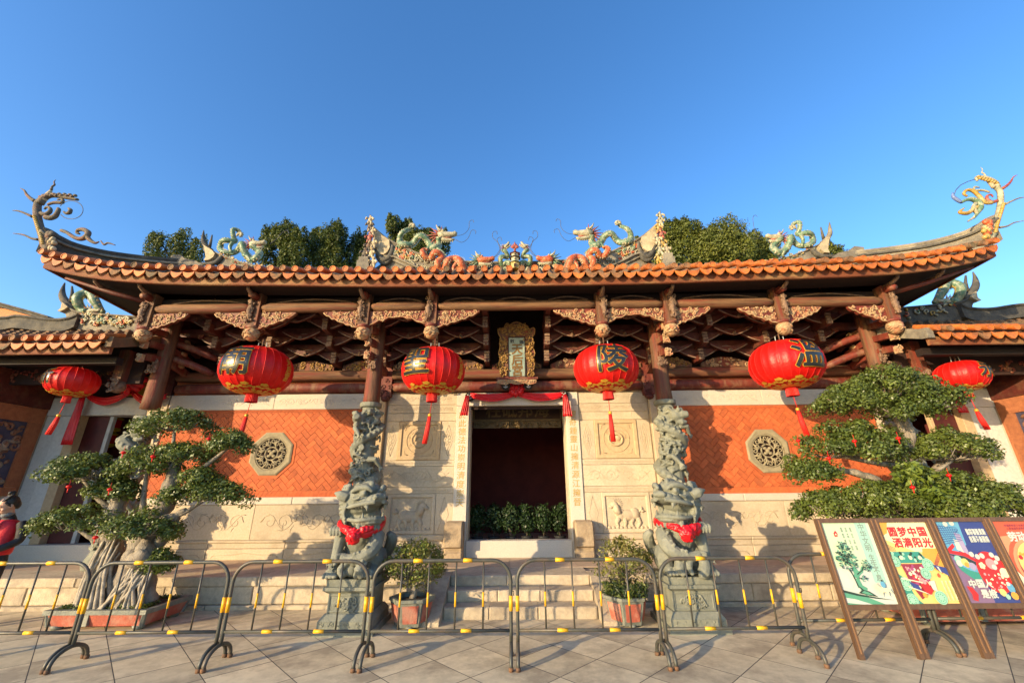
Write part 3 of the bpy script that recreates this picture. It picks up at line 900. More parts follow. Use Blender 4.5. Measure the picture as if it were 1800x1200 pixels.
# ---------------- beams over the walls
for (a, b) in ((-7.45, -2.96), (-2.71, 2.71), (2.96, 7.45)):
    g = MB()
    def log(z0, z1, y, bulge):
        n = 12; prof = []
        for k in range(n):
            t = 2 * math.pi * k / n
            prof.append((math.cos(t), math.sin(t)))
        vs = []; xs_ = [a, a + .12, a + .3, b - .3, b - .12, b]
        sc = [.7, .85, 1, 1, .85, .7]
        for x_, q in zip(xs_, sc):
            for (u, v) in prof:
                sq = max(abs(u), abs(v)); 
                vs.append((CX + x_, y + .16 * u * q / max(sq, .82), (z0 + z1) / 2 + (z1 - z0) / 2 * v / max(sq, .82) * (.86 if q < 1 else 1) * .83))
        fs = [(i * n + k, i * n + (k + 1) % n, (i + 1) * n + (k + 1) % n, (i + 1) * n + k) for i in range(5) for k in range(n)] + [tuple(range(n - 1, -1, -1)), tuple(range(5 * n, 6 * n))]
        g.add(vs, fs, 0, True)
    log(3.648, 3.90, WY + .02, 0); hp('lower_beam', g, 'red_paint')
    g = MB(); log(3.905, 4.16, WY - .03, 0); hp('upper_beam', g, 'worn_wood')
# dark sheet behind the brackets; its colour stands for the interior shade
g = MB(); g.box(CX - 7.5, CX + 7.5, WY + .30, WY + .38, 4.12, 6.2); hp('shade_backing', g, 'dark_wood')

# ---------------- columns: greenstone dragon shafts with timber above
def dragon_column(x, seed, zlo=TZ, up=3.27, flip=1, r=.155):
    rg = random.Random(seed)
    y = 8.0
    g = MB(); g.lathe([(.17, .0), (.165, .3), (.15, .6)] if False else [(r + .01, 3.2), (r, 3.4), (r - .015, 4.2), (r - .02, 5.45)], 14, (x, y, 0)); col = hp('column', g, 'worn_post')
    g = MB()
    g.lathe([(r + .03, zlo), (r + .02, zlo + .3), (r, up - .2), (r - .005, up - .1)], 16, (x, y, 0))
    g.lathe([(r + .045, up - .09), (r + .055, up - .05), (r + .05, up)], 16, (x, y, 0))
    g.lathe([(.30, zlo), (.32, zlo + .08), (.27, zlo + .2), (.22, zlo + .3)], 16, (x, y, 0))
    n = 96; pts, rr = [], []
    for i in range(n + 1):
        t = i / n
        a = flip * (t * 2 * math.pi * 2.3) - 1.2
        q = r + .07 + .02 * math.sin(t * 23)
        pts.append(Vector((x + q * math.cos(a), y + q * math.sin(a), zlo + .35 + (up - .75 - zlo) * t)))
        rr.append(.095 + .03 * math.sin(t * 9 + seed) - .03 * (1 - t))
    g.tube(pts, rr, 10)
    for i in range(2, n, 2):                                 # back ridge and scales
        d = Vector((pts[i].x - x, pts[i].y - y, 0)).normalized()
        g.ball(pts[i] + d * rr[i] * .9 + Vector((0, 0, .03)), (.03, .03, .035), 6, 4)
    cyl = lambda q: (lambda u, v: Vector((x + q * math.cos(u / q), y + q * math.sin(u / q), v)))
    for i in range(95):                                      # rolled clouds and waves over the shaft
        a = rg.uniform(math.pi * .95, 2.05 * math.pi) if rg.random() < .85 else rg.uniform(0, math.pi)
        zc = rg.uniform(zlo + .3, up - .15); q = r + rg.uniform(.03, .09)
        spiral(g, (a * q, zc), rg.uniform(.045, .075), rg.uniform(.8, 1.2), rg.choice((-1, 1)), rg.uniform(0, 6.3), .020, cyl(q), 6)
    for i in range(60):
        a = rg.uniform(math.pi, 2 * math.pi); zc = rg.uniform(zlo + .3, up - .15); q = r + rg.uniform(.0, .06); s_ = rg.uniform(.03, .06)
        c = Vector((x + q * math.cos(a), y + q * math.sin(a), zc)); g.ball(c, (s_, s_, s_ * rg.uniform(.6, 1.3)), 7, 5)
        tv = Vector((-math.sin(a), math.cos(a), rg.uniform(-.8, .8))); g.tube([c - tv * .09, c + Vector((math.cos(a), math.sin(a), 0)) * .05, c + tv * .1], [.018, .03, .010], 6)
    for zc, a in ((1.5, 4.2), (2.2, 5.3), (2.75, 4.0)):      # legs
        a = a if flip > 0 else 3 * math.pi - a
        d = Vector((math.cos(a), math.sin(a), 0)); tt = Vector((-math.sin(a), math.cos(a), 0))
        b0 = Vector((x, y, zc)) + d * (r + .08)
        g.tube([b0, b0 + d * .09 + tt * .1, b0 + d * .06 + tt * .2 + Vector((0, 0, -.12))], [.06, .05, .035], 7)
        for k in (-1, 0, 1): g.tube([b0 + d * .06 + tt * .2 + Vector((0, 0, -.12)), b0 + d * .09 + tt * (.24 + .04 * k) + Vector((0, 0, -.2 + .03 * k))], [.026, .01], 6)
    # head near the top, looking out: snout, open jaws, brow, horns, ears
    a = 4.1 if flip > 0 else 5.2
    d = Vector((math.cos(a), math.sin(a), 0)); tt = Vector((-math.sin(a), math.cos(a), 0)); hc = Vector((x, y, up - .32)) + d * (r + .07)
    g.ball(hc, (.13, .13, .12), 10, 8)
    g.tube([hc, hc + d * .1 + tt * .06, hc + d * .16 + tt * .14 + Vector((0, 0, .01))], [.1, .085, .06], 9)
    g.tube([hc + Vector((0, 0, -.1)), hc + d * .09 + tt * .05 + Vector((0, 0, -.14)), hc + d * .12 + tt * .12 + Vector((0, 0, -.13))], [.07, .055, .03], 8)
    for k in (-1, 1):
        g.ball(hc + d * .1 + tt * .03 * k + Vector((0, 0, .09)), .045, 8, 6)
        g.tube([hc + tt * .08 * k + Vector((0, 0, .07)), hc + tt * .16 * k - d * .02 + Vector((0, 0, .15))], [.035, .012], 6)
    me = sculpt(g, 'dragon_carving', 'green_stone', .0125, 0, ORG[hall.name])
    put('dragon_carving', me, None, col, local=True)
    # carved collar bracket on the timber
    g = MB(); g.tube([(x, y - .13, 4.16), (x, y - .17, 4.04), (x, y - .13, 3.90)], [.05, .06, .03], 8); carve(g, rg, x - .08, x + .08, 3.9, 4.2, lambda u, v: Vector((u, y - r - .075, v)), 22, .04, .015)
    put('column_bracket', g, 'carving_pale', col)
dragon_column(CX - 2.87, 3, flip=1); dragon_column(CX + 2.87, 8, flip=-1)
dragon_column(CX - 7.22, 5, up=3.05, flip=-1); dragon_column(CX + 7.22, 9, up=3.05, flip=1)

# ---------------- hanging posts, eave logs, carved spandrels
PY = 7.37
HX = [-7.2, -5.1, -2.95, -1.64, 1.64, 2.95, 5.1, 7.2]
for x in HX:
    g = MB(); g.box(CX + x - .095, CX + x + .095, PY - .085, PY + .1, 4.66, 5.35); po = hp('hanging_post', g, 'worn_post')
    g = MB(); g.lathe([(.09, 4.67), (.125, 4.655), (.125, 4.62), (.10, 4.60)], 14, (CX + x, PY, 0)); hp('post_ring', g, 'red_paint', po)
    g = MB(); g.lathe([(.04, 4.375), (.085, 4.40), (.125, 4.46), (.14, 4.52), (.125, 4.58), (.10, 4.605)], 14, (CX + x, PY, 0))
    for k in range(26):
        a = rng.uniform(math.pi * .95, math.pi * 2.05); e = rng.uniform(-1, .8)
        q = .135 * math.cos(e * .9)
        c = Vector((CX + x + q * math.cos(a), PY + q * math.sin(a), 4.50 + .10 * math.sin(e)))
        tt = Vector((-math.sin(a), math.cos(a), rng.uniform(-1, 1))) * .035
        g.tube([c - tt, c + Vector((math.cos(a), math.sin(a), 0)) * .012, c + tt], [.006, .014, .006], 5)
    hp('lotus_bulb', g, 'carving', po)
    # carved figure and hooked timber end on the front
    k = -1 if x < 0 else 1
    g = MB()
    xx = CX + x + k * .05
    g.ball((xx, PY - .115, 5.12), (.040, .045, .05), 8, 6); g.tube([(xx, PY - .10, 5.08), (xx - .012, PY - .12, 4.95), (xx + .01, PY - .10, 4.74)], [.042, .055, .028], 8)
    carve(g, rng, xx - .06, xx + .06, 4.72, 5.18, lambda u, v: Vector((u, PY - .145 + .4 * abs(u - xx), v)), 30, .032, .014); hp('post_figure', g, 'carving_pale', po)
    g = MB(); g.tube([(CX + x, PY + .05, 5.24), (CX + x, PY - .2, 5.25), (CX + x + k * .01, PY - .27, 5.22)], [.08, .07, .05], 8); hp('post_hook', g, 'red_paint', po)
HX2 = [-8.0] + HX + [8.0]
for i in range(len(HX) - 1):
    a, b = CX + HX[i] + .1, CX + HX[i + 1] - .1
    g = MB(); g.tube([(a, PY, 5.05), (a + .08, PY, 5.05), (a + .14, PY, 5.05), (b - .14, PY, 5.05), (b - .08, PY, 5.05), (b, PY, 5.05)], [.06, .075, .098, .098, .075, .06], 12); hp('eave_log', g, 'worn_wood')
    g = MB(); g.box(a, b, PY + .08, PY + .14, 5.17, 5.30)
    hp('eave_board', g, 'soffit_wood')
    n = max(1, int((b - a) / 1.0))
    for k in range(n):                                       # bowed struts under the upper board
        c0 = a + (b - a) * (k + .12) / n; c1 = a + (b - a) * (k + .88) / n
        g = MB(); pts = [(c0 + (c1 - c0) * t / 10, PY + .06, 5.19 + .07 * math.sin(math.pi * t / 10)) for t in range(11)]
        g.tube(pts, .018, 5); hp('bowed_strut', g, 'carving_pale')
    # spandrels
    w = b - a
    segs = [(a, a + min(.82, w * .36), 1), (b - min(.82, w * .36), b, -1)] if w > 1.6 else [(a, b, 0)]
    for (c0, c1, d) in segs:
        L = c1 - c0; n = 12; low = []
        for k in range(n + 1):
            t = k / n
            q = t if d > 0 else (1 - t if d < 0 else abs(2 * t - 1) * -1 + 1)
            if d == 0: h = .30 - .17 * math.sin(math.pi * t)
            else: h = .32 * (1 - q) ** .75 + .035
            h += .018 * math.sin(k * 2.6)
            low.append((c0 + L * t, 4.945 - h))
        g = MB(); g.prism([(c0, 4.945)] + low[::1] + [(c1, 4.945)] if False else [(c0, 4.946)] + low + [(c1, 4.946)], PY - .03, PY + .03)
        sp = hp('spandrel', g, 'red_paint')
        g = MB()
        xs_ = [p[0] for p in low]; zs_ = [p[1] for p in low]
        carve(g, rng, c0 + .03, c1 - .03, 4.6, 4.93, lambda u, v: Vector((u, PY - .036, v)), int(L * 60), .045, .013, inside=lambda u, v: v > np.interp(u, xs_, zs_) + .03)
        g.tube([Vector((u, PY - .035, v + .012)) for u, v in low], .014, 5)
        hp('spandrel_carving', g, 'carving', sp)

# ---------------- bracket sets stepping out from the wall
BX = [-6.35, -5.2, -3.93, -2.85, -1.7, -.64, .64, 1.7, 2.85, 3.93, 5.2, 6.35]
for x in BX:
    xx = CX + x
    g = MB()
    for k in range(4):
        yb, zb = 8.62 - .30 * k, 4.22 + .27 * k
        g.box(xx - .05, xx + .05, yb - .2, 8.8, zb, zb + .17)
        g.ball((xx, yb - .18, zb + .05), (.045, .06, .07), 7, 5)
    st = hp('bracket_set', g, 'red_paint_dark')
    g = MB()
    for k in range(4):
        yb, zb = 8.62 - .30 * k, 4.22 + .27 * k
        for j in range(4): g.box(xx - .052, xx + .052, yb - .235 + rng.uniform(-.01, .01), yb - .20, zb + .008 + j * .062, zb + .008 + j * .062 + .05)
    hp('bracket_nose', g, 'carving_pale', st)
    for k in range(3):
        yb, zb = 8.62 - .30 * k, 4.30 + .27 * k
        W = .43 if abs(x) > 1 else .36
        g = MB(); out = []
        lo_, hi_ = (-1, 1) if abs(x) > 1 else ((-.16, 1) if x > 0 else (-1, .16))      # cut short beside the name plaque
        for j in range(9):
            t = lo_ + (hi_ - lo_) * j / 8; out.append((xx + W * t, zb + .19 * abs(t) ** 1.6))
        top = [(xx + W * hi_, zb + .24), (xx + W * hi_ * .6, zb + .22), (xx + W * lo_ * .6, zb + .22), (xx + W * lo_, zb + .24)]
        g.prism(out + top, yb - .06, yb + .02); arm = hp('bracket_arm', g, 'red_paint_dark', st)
        g = MB(); g.tube([Vector((u, yb - .065, v + .004)) for u, v in out], .013, 5); hp('arm_edge', g, 'edge_paint', st)
        for q in (-1, 1):
            if (q < 0 and lo_ > -1) or (q > 0 and hi_ < 1): continue
            g = MB(); g.box(xx + q * W - .055, xx + q * W + .055, yb - .09, yb + .04, zb + .19, zb + .27)
            spiral(g, (xx + q * W, zb + .22), .04, 1.0, q, 0, .012, lambda u, v: Vector((u, yb - .088, v)), 5)
            hp('bearing_block', g, 'red_paint', st)
for k in range(3):                                           # long ties on each step, with bowed pale edges
    yb, zb = 8.60 - .30 * k, 4.56 + .27 * k
    for (a, b) in ((-7.45, -2.96), (-2.72, -.58), (.58, 2.72), (2.96, 7.45)):
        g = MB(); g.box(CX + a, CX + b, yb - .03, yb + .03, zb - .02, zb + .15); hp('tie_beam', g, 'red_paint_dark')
    for i in range(len(BX) - 1):
        c0, c1 = CX + BX[i] + .42, CX + BX[i + 1] - .42
        if c1 - c0 < .15 or i == 5: continue
        g = MB(); g.tube([(c0 + (c1 - c0) * t / 8, yb - .035, zb - .03 + .05 * math.sin(math.pi * t / 8)) for t in range(9)], .012, 5); hp('tie_edge', g, 'edge_paint')
for i in range(len(BX) - 1):                                 # smaller arms hung on the ties between the sets
    if i == 5: continue
    xx = CX + (BX[i] + BX[i + 1]) / 2; sp_ = (BX[i + 1] - BX[i]) / 2
    for k in range(3):
        yb, zb = 8.47 - .30 * k, 4.40 + .27 * k
        W = min(.40, sp_ * .72); out = [(xx + W * t, zb + .17 * abs(t) ** 1.4) for t in np.linspace(-1, 1, 9)]
        g = MB(); g.prism(out + [(xx + W, zb + .21), (xx + W * .3, zb + .12), (xx - W * .3, zb + .12), (xx - W, zb + .21)], yb - .05, yb + .02); arm = hp('hung_arm', g, 'red_paint_dark')
        g = MB(); g.tube([(u, yb - .055, v) for u, v in out], .011, 5); hp('arm_edge', g, 'edge_paint', arm)
        g = MB(); g.ball((xx, yb - .055, zb + .03), (.042, .03, .045), 7, 5); spiral(g, (xx, zb + .03), .035, 1.1, 1, k, .012, lambda u, v: Vector((u, yb - .085, v)), 5)
        hp('arm_knob', g, 'carving_pale', arm)
# carved humps on the wall beam between the sets
for i in range(len(BX) - 1):
    a, b = CX + BX[i] + .1, CX + BX[i + 1] - .1
    if b - a < .3: continue
    n = 10
    g = MB(); g.prism([(a, 4.15), (b, 4.15)] + [(b - (b - a) * t / n, 4.24 + .13 * math.sin(math.pi * t / n)) for t in range(n + 1)], WY - .10, WY - .04); hb = hp('carved_hump', g, 'worn_post')
    g = MB(); carve(g, rng, a + .03, b - .03, 4.16, 4.34, lambda u, v: Vector((u, WY - .105, v)), int((b - a) * 26), .05, .015, inside=lambda u, v: v < 4.22 + .13 * math.sin(math.pi * (u - a) / (b - a)))
    hp('hump_carving', g, 'carving' if i % 3 == 0 else 'carving_gold', hb)

# ---------------- cross frames from wall to hanging post
for s in (-1, 1):
    for xo, big in ((2.87, 0), (7.22, 1)):
        x = CX + s * xo
        for k in range(3):
            zc = 4.02 + k * .27
            g = MB(); pts = [(x, 8.85 - t * .165, zc + .10 * math.sin(math.pi * min(1, t / 8.5)) + .012 * t) for t in range(9)]
            vs, fs = [], []
            for (px_, py_, pz_) in pts:
                vs += [(x - .05, py_, pz_ - .06), (x + .05, py_, pz_ - .06), (x + .05, py_, pz_ + .06), (x - .05, py_, pz_ + .06)]
            for i in range(8):
                for j in range(4): fs.append((i * 4 + j, i * 4 + (j + 1) % 4, i * 4 + 4 + (j + 1) % 4, i * 4 + 4 + j))
            fs += [(3, 2, 1, 0), (32, 33, 34, 35)]
            g.add(vs, fs); cb = hp('cross_arm', g, 'red_paint')
            g = MB(); g.ball((x + s * -.05, 8.4, zc + .17), (.03, .1, .05), 7, 5); g.box(x - .045, x + .045, 7.44, 7.52, zc + .0, zc + .14); carve(g, rng, x - .05, x + .05, zc, zc + .15, lambda u, v: Vector((u, 7.43, v)), 6, .035, .013); hp('arm_carving', g, 'carving', cb)
        if big:
            for k in range(2):                               # frame arms running outward to the wing
                zc = 4.02 + k * .33
                g = MB(); pts = [Vector((x + s * (-.75 + t * .155), 8.45 - .07 * t, zc + .16 * math.sin(t / 8 * 2.6) + .02 * t)) for t in range(9)]
                g.tube(pts, [.05] + [.075] * 7 + [.05], 8); hp('cross_arm', g, 'red_paint')
            g = MB(); xw = x + s * .62
            g.box(xw - .09, xw + .09, 7.75, 7.93, 3.72, 4.35); hp('hanging_post', g, 'worn_post')
            g = MB(); g.lathe([(.05, 3.5), (.12, 3.56), (.13, 3.64), (.1, 3.72)], 12, (xw, 7.84, 0)); carve(g, rng, xw - .1, xw + .1, 3.5, 3.75, lambda u, v: Vector((u, 7.71, v)), 14, .04, .018); hp('lotus_bulb', g, 'carving_pale')
# ================================================================== MAIN ROOF
RY = 6.84                                                    # plane of the eave
EX = [0, 2.5, 4.75, 6.2, 7.3, 8.13, 8.56, 9.03, 9.3]
EZ = [5.205, 5.222, 5.282, 5.312, 5.378, 5.488, 5.58, 5.70, 5.78]
_ex = np.linspace(0, 9.3, 200); _ez = np.interp(_ex, EX, EZ)
for _ in range(60): _ez[1:-1] = .5 * _ez[1:-1] + .25 * (_ez[:-2] + _ez[2:])
def eave(x): return float(np.interp(abs(x - CX), _ex, _ez))
RW = 9.02
def roofz(x, y):
    t = y - RY
    e = eave(x) - 5.205
    return 5.205 + e * max(0, 1 - t / 3.2) + .22 + .40 * t + .085 * t * t
RIDGE_Y = 9.6
NX = 72
xs_ = [CX - RW + 2 * RW * i / NX for i in range(NX + 1)]
# fascia board
g = MB()
vs = []
for x in xs_:
    z = eave(x)
    vs += [(x, RY, z), (x, RY - .012, z + .02), (x, RY - .012, z + .15), (x, RY + .05, z + .21), (x, RY + .05, z)]
fs = [(i * 5 + j, i * 5 + 5 + j, i * 5 + 5 + (j + 1) % 5, i * 5 + (j + 1) % 5) for i in range(NX) for j in range(5)]
fs += [(0, 1, 2, 3, 4), tuple(NX * 5 + k for k in (4, 3, 2, 1, 0))]
g.add(vs, fs); hp('fascia', g, 'fascia_wood')
# deck: top and underside
ys_ = [RY + .052, 7.1, 7.5, 8.0, 8.6, 9.2, RIDGE_Y]
def deck(dz, nm, m, xlist, ylist):
    g = MB(); vs = [(x, y, roofz(x, y) + dz) for y in ylist for x in xlist]
    n = len(xlist)
    g.add(vs, [(r * n + c, r * n + c + 1, (r + 1) * n + c + 1, (r + 1) * n + c) for r in range(len(ylist) - 1) for c in range(n - 1)], 0, True)
    return hp(nm, g, m)
deck(0.0, 'roof_deck', 'tile_brown', xs_, ys_)
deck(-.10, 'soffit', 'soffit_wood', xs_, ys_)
g = MB()                                                     # verges and rear slope
for s in (0, NX):
    x = xs_[s]
    n = len(ys_)
    vs = [(x + (-.02 if s == 0 else .02), y, roofz(x, y) + .03) for y in ys_] + [(x + (-.02 if s == 0 else .02), y, roofz(x, y) - .2) for y in ys_]
    g.add(vs, [(i, i + 1, n + i + 1, n + i) for i in range(n - 1)])
hp('verge_board', g, 'fascia_wood')
g = MB(); zr = roofz(CX, RIDGE_Y); g.add([(CX - RW, RIDGE_Y, zr), (CX + RW, RIDGE_Y, zr), (CX + RW, 13.4, zr - 1.9), (CX - RW, 13.4, zr - 1.9)], [(0, 1, 2, 3)]); hp('rear_slope', g, 'tile_brown')
g = MB(); g.box(CX - 8.6, CX + 8.6, 9.15, 9.3, 4.1, 6.4); hp('back_wall', g, 'dark_wood')
# level boarding under the eave, deeper at the corners, and the boards that close the verges
def sofz(x, y):
    a = abs(x - CX)
    k = min(1, max(0, (y - RY) / 2.15))
    return (eave(x) + .035) * (1 - k) + (5.36 + .26 * max(0, (a - 7.3) / 1.72)) * k
for (xa, xb, yb) in ((-RW, -7.3, 9.0), (-7.3, 7.3, 7.36), (7.3, RW, 9.0)):
    nx = 14 if yb > 8 else 60
    X_ = [CX + xa + (xb - xa) * i / nx for i in range(nx + 1)]; Y_ = [RY + .05 + (yb - RY - .05) * j / 4 for j in range(5)]
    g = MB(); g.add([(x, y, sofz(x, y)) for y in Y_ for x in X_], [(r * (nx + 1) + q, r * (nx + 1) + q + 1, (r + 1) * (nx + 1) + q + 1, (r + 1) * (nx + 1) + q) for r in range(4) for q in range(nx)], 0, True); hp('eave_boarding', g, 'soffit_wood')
for s in (-1, 1):
    x = CX + s * (RW - .005); Y_ = [RY + .04, 7.3, 7.8, 8.3, 9.0]
    g = MB(); vs = []
    for y in Y_: vs += [(x - .02, y, sofz(x, y) - .03), (x + .02, y, sofz(x, y) - .03), (x + .02, y, roofz(x, y)), (x - .02, y, roofz(x, y))]
    g.add(vs, [(i2 * 4 + j, i2 * 4 + (j + 1) % 4, i2 * 4 + 4 + (j + 1) % 4, i2 * 4 + 4 + j) for i2 in range(4) for j in range(4)] + [(3, 2, 1, 0), (16, 17, 18, 19)]); hp('verge_closing', g, 'fascia_wood')
    g = MB(); x2 = CX + s * 7.32; g.box(min(x2, x2 + s * 1.7), max(x2, x2 + s * 1.7), 8.98, 9.04, 4.9, 6.4); hp('corner_boarding', g, 'red_paint_dark')
# upper brackets under the eave, showing as pale hooks
for i, x in enumerate([-8.1, -7.2, -5.1, -2.95, -1.64, 1.64, 2.95, 5.1, 7.2, 8.1]):
    g = MB(); z = sofz(CX + x, 7.0) - .06
    g.tube([(CX + x, 7.4, z - .02), (CX + x, 7.15, z - .03), (CX + x, 7.0, z + .02), (CX + x, 6.97, z + .07)], [.05, .045, .035, .03], 6); hp('eave_hook', g, 'carving_pale')
# corner beams out to the tips
for s in (-1, 1):
    g = MB(); g.tube([(CX + s * 7.2, 7.45, 5.2), (CX + s * 7.9, 7.2, 5.34), (CX + s * 8.7, 7.0, 5.57)], [.06, .045, .025], 8); hp('corner_beam', g, 'red_paint_dark')
    g = MB(); g.box(*sx(s, 7.3, 7.42), 7.4, 8.97, 4.9, 5.4); hp('gable_board', g, 'red_paint_dark')
# eave tiles
TP = .2335
ntile = int(2 * RW / TP)
dt = MB(); n_ = 10
def drip_mesh(w):
    # hanging triangular drip tile with a curved top and a turned-down lip
    g = MB()
    top = [(-w + 2 * w * i / n_, .028 * (((i / n_) * 2 - 1) ** 2) ) for i in range(n_ + 1)]
    low = [(w * (1 - 2 * i / n_), -.105 * (1 - abs(1 - 2 * i / n_) ** 1.6) - .004) for i in range(n_ + 1)]
    o_ = top + low[1:-1]
    g.prism(o_, -.014, .012)
    vs = [(x, y, z + (-.0 if y < .1 else .09)) for (x, z) in top for y in (.0, .30)]
    g.add(vs, [(2 * i, 2 * i + 2, 2 * i + 3, 2 * i + 1) for i in range(n_)], 0, True)
    return g.mesh('drip_tile', ['tile_orange'])
def cap_mesh():
    g = MB(); n = 12
    ring = [(math.cos(2 * math.pi * i / n), math.sin(2 * math.pi * i / n)) for i in range(n)]
    r0 = .060
    vs = [(r0 * .8 * a, -.006, r0 * .8 * b) for a, b in ring] + [(r0 * .82 * a, -.014, r0 * .82 * b) for a, b in ring] + [(r0 * a, -.014, r0 * b) for a, b in ring] + [(r0 * a, .0, r0 * b) for a, b in ring] + [(r0 * .95 * a, .36, r0 * .95 * b + .145) for a, b in ring]
    fs = [tuple(range(n - 1, -1, -1))][:1]
    fs = [tuple(range(n))] + [(l * n + (i + 1) % n, l * n + i, (l + 1) * n + i, (l + 1) * n + (i + 1) % n) for l in range(4) for i in range(n)]
    g.add(vs, fs)
    return g.mesh('cap_tile', ['tile_orange'])
drip_me, cap_me = drip_mesh(TP * .49), cap_mesh()
drip_old, cap_old = drip_me.copy(), cap_me.copy()
for me_ in (drip_old, cap_old): me_.materials[0] = MATS['tile_old']
rt = random.Random(4)
for i in range(ntile + 1):
    x = CX - RW + .02 + i * TP
    if x > CX + RW - .01: break
    sl_ = math.atan((eave(x + .05) - eave(x - .05)) / .1)
    o = put('cap_tile', cap_old if rt.random() < .16 else cap_me, None, hall, local=True)
    o.location = Vector((x + rt.uniform(-.008, .008), RY - .135, eave(x) + .285 + rt.uniform(-.010, .010))) - ORG[hall.name]; o.rotation_euler = (rt.uniform(-.03, .03), -sl_ * .5, rt.uniform(-.05, .05))
    if x + TP / 2 < CX + RW:
        xm = x + TP / 2
        o = put('drip_tile', drip_old if rt.random() < .16 else drip_me, None, hall, local=True)
        o.location = Vector((xm, RY - .115, eave(xm) + .172 + rt.uniform(-.010, .010))) - ORG[hall.name]
        sl_ = math.atan((eave(xm + .05) - eave(xm - .05)) / .1); o.rotation_euler = (rt.uniform(-.06, .06), -sl_ + rt.uniform(-.04, .04), rt.uniform(-.04, .04))
# courses of cover tiles up the slope
g = MB()
for i in range(ntile + 1):
    x = CX - RW + .02 + i * TP
    if x > CX + RW - .01: break
    yl = [RY + .3, 7.6, 8.1, 8.7, 9.2, 9.55]
    vs = []
    for y in yl:
        z = roofz(x, y) + .01
        for k in range(6):
            a = math.pi * k / 5
            vs.append((x + .058 * math.cos(a), y, z + .085 * math.sin(a)))
    g.add(vs, [(r * 6 + k, r * 6 + k + 1, (r + 1) * 6 + k + 1, (r + 1) * 6 + k) for r in range(len(yl) - 1) for k in range(5)], 0, True)
hp('cover_tile', g, 'tile_brown', kind='stuff')

# ---------------- ridges
def sweep_wall(g, pts, hgt, th, dirv=(0, 1, 0), m=0, cap=.05, capth=1.6):
    """an upright ridge wall: pts run along its top; thickness th along dirv; with a coping that overhangs"""
    d = Vector(dirv)
    k = len(pts)
    hs = hgt if isinstance(hgt, list) else [hgt] * k
    vs = []
    for p, h in zip(pts, hs):
        p = Vector(p); up = Vector((0, 0, 1))
        prof = [(-th / 2, -h), (-th / 2, -cap * 1.6), (-th / 2 * capth, -cap), (-th / 2 * capth, -.012), (-th / 4, 0), (th / 4, 0), (th / 2 * capth, -.012), (th / 2 * capth, -cap), (th / 2, -cap * 1.6), (th / 2, -h)]
        vs += [p + d * a + up * b for a, b in prof]
    n = 10
    fs = [(i * n + j, i * n + (j + 1) % n, (i + 1) * n + (j + 1) % n, (i + 1) * n + j) for i in range(k - 1) for j in range(n)]
    fs += [tuple(range(n - 1, -1, -1)), tuple(range((k - 1) * n, k * n))]
    g.add(vs, fs, m)

def both(build):
    """build(f, s) makes the left-hand thing through f = identity and the right-hand one through the mirror"""
    build(lambda p: Vector(p), -1)
    build(mir, 1)

def ridge_center(f, s):
    Y = 9.6
    top = [P(655.5, 398, Y), P(660.5, 403, Y), P(672, 413, Y), P(688, 425, Y), P(713, 437, Y), P(741, 449, Y), P(770, 456, Y), P(810, 461, Y), P(870, 463, Y), P(908, 463, Y)]
    top = catmull(top, 3)
    g = MB(); sweep_wall(g, [f(p) for p in top], [.06 + .5 * min(1, i / 9) for i in range(len(top))], .16, cap=.05); ro = hp('centre_ridge', g, 'ridge_grey')
    # painted band and white scrolls below the coping
    rg = random.Random(21 + s)
    g = MB(); tt = [p for p in top if p.x > P(690, 430, Y).x]
    xs2 = [p.x for p in tt]; zs2 = [p.z for p in tt]
    x0, x1 = xs2[0], xs2[-1] - .2
    fr = lambda u, v: f(Vector((u, Y - .10, np.interp(u, xs2, zs2) - v)))
    carve(g, rg, x0, x1, .14, .42, fr, 70, .075, .018); hp('ridge_scrolls', g, 'glaze_cream', ro)
    for mname, cnt in (('glaze_green', 16), ('glaze_orange', 20), ('glaze_yellow', 12)):
        g = MB(); carve(g, rg, x0 - .1, x0 + .5, .13, .36, fr, cnt // 2, .06, .022); carve(g, rg, x0, x1, .03, .11, fr, cnt, .05, .018); hp('ridge_flowers', g, mname, ro)
    # lower weathered moulding
    g = MB(); g.tube([f(Vector((u, Y - .13, np.interp(u, xs2, zs2) - .45))) for u in np.linspace(x0 - .25, x1, 24)], .03, 6); hp('ridge_moulding', g, 'ridge_grey', ro)
    # swelling plaster end and dark upturned band beneath it
    ol = [(660.5, 404), (672, 415), (686, 426), (687, 438), (683, 446), (676, 451), (670, 450), (664, 440), (661, 428), (659.5, 415)]
    g = MB(); pl = [P(a, b, Y - .05) for a, b in ol]; pl = [f(p) for p in pl]; g.prism([(p.x, p.z) for p in pl], Y - .16, Y + .1); hp('plaster_end', g, 'plaster', ro)
    g = MB(); cv = catmull([P(a, b, Y - .1) for a, b in [(658, 405), (659, 425), (663, 443), (669, 453), (676, 457), (684, 452), (689, 441), (690, 431)]], 4)
    g.tube([f(p) for p in cv], lerpl([.02, .05, .07, .08, .08, .07, .06, .04], len(cv)), 8); g.tube([f(p + Vector((0, .02, -.1))) for p in cv[8:24]], .055, 7); hp('ridge_hook', g, 'ridge_dark', ro)
    g = MB(); pl = [f(P(a, b, Y + .05)) for a, b in [(655, 478), (690, 452), (720, 462), (760, 476), (760, 490), (655, 490)]]; g.prism([(p.x, p.z) for p in pl], Y - .02, Y + .15); hp('ridge_base', g, 'ridge_grey', ro)
both(ridge_center)

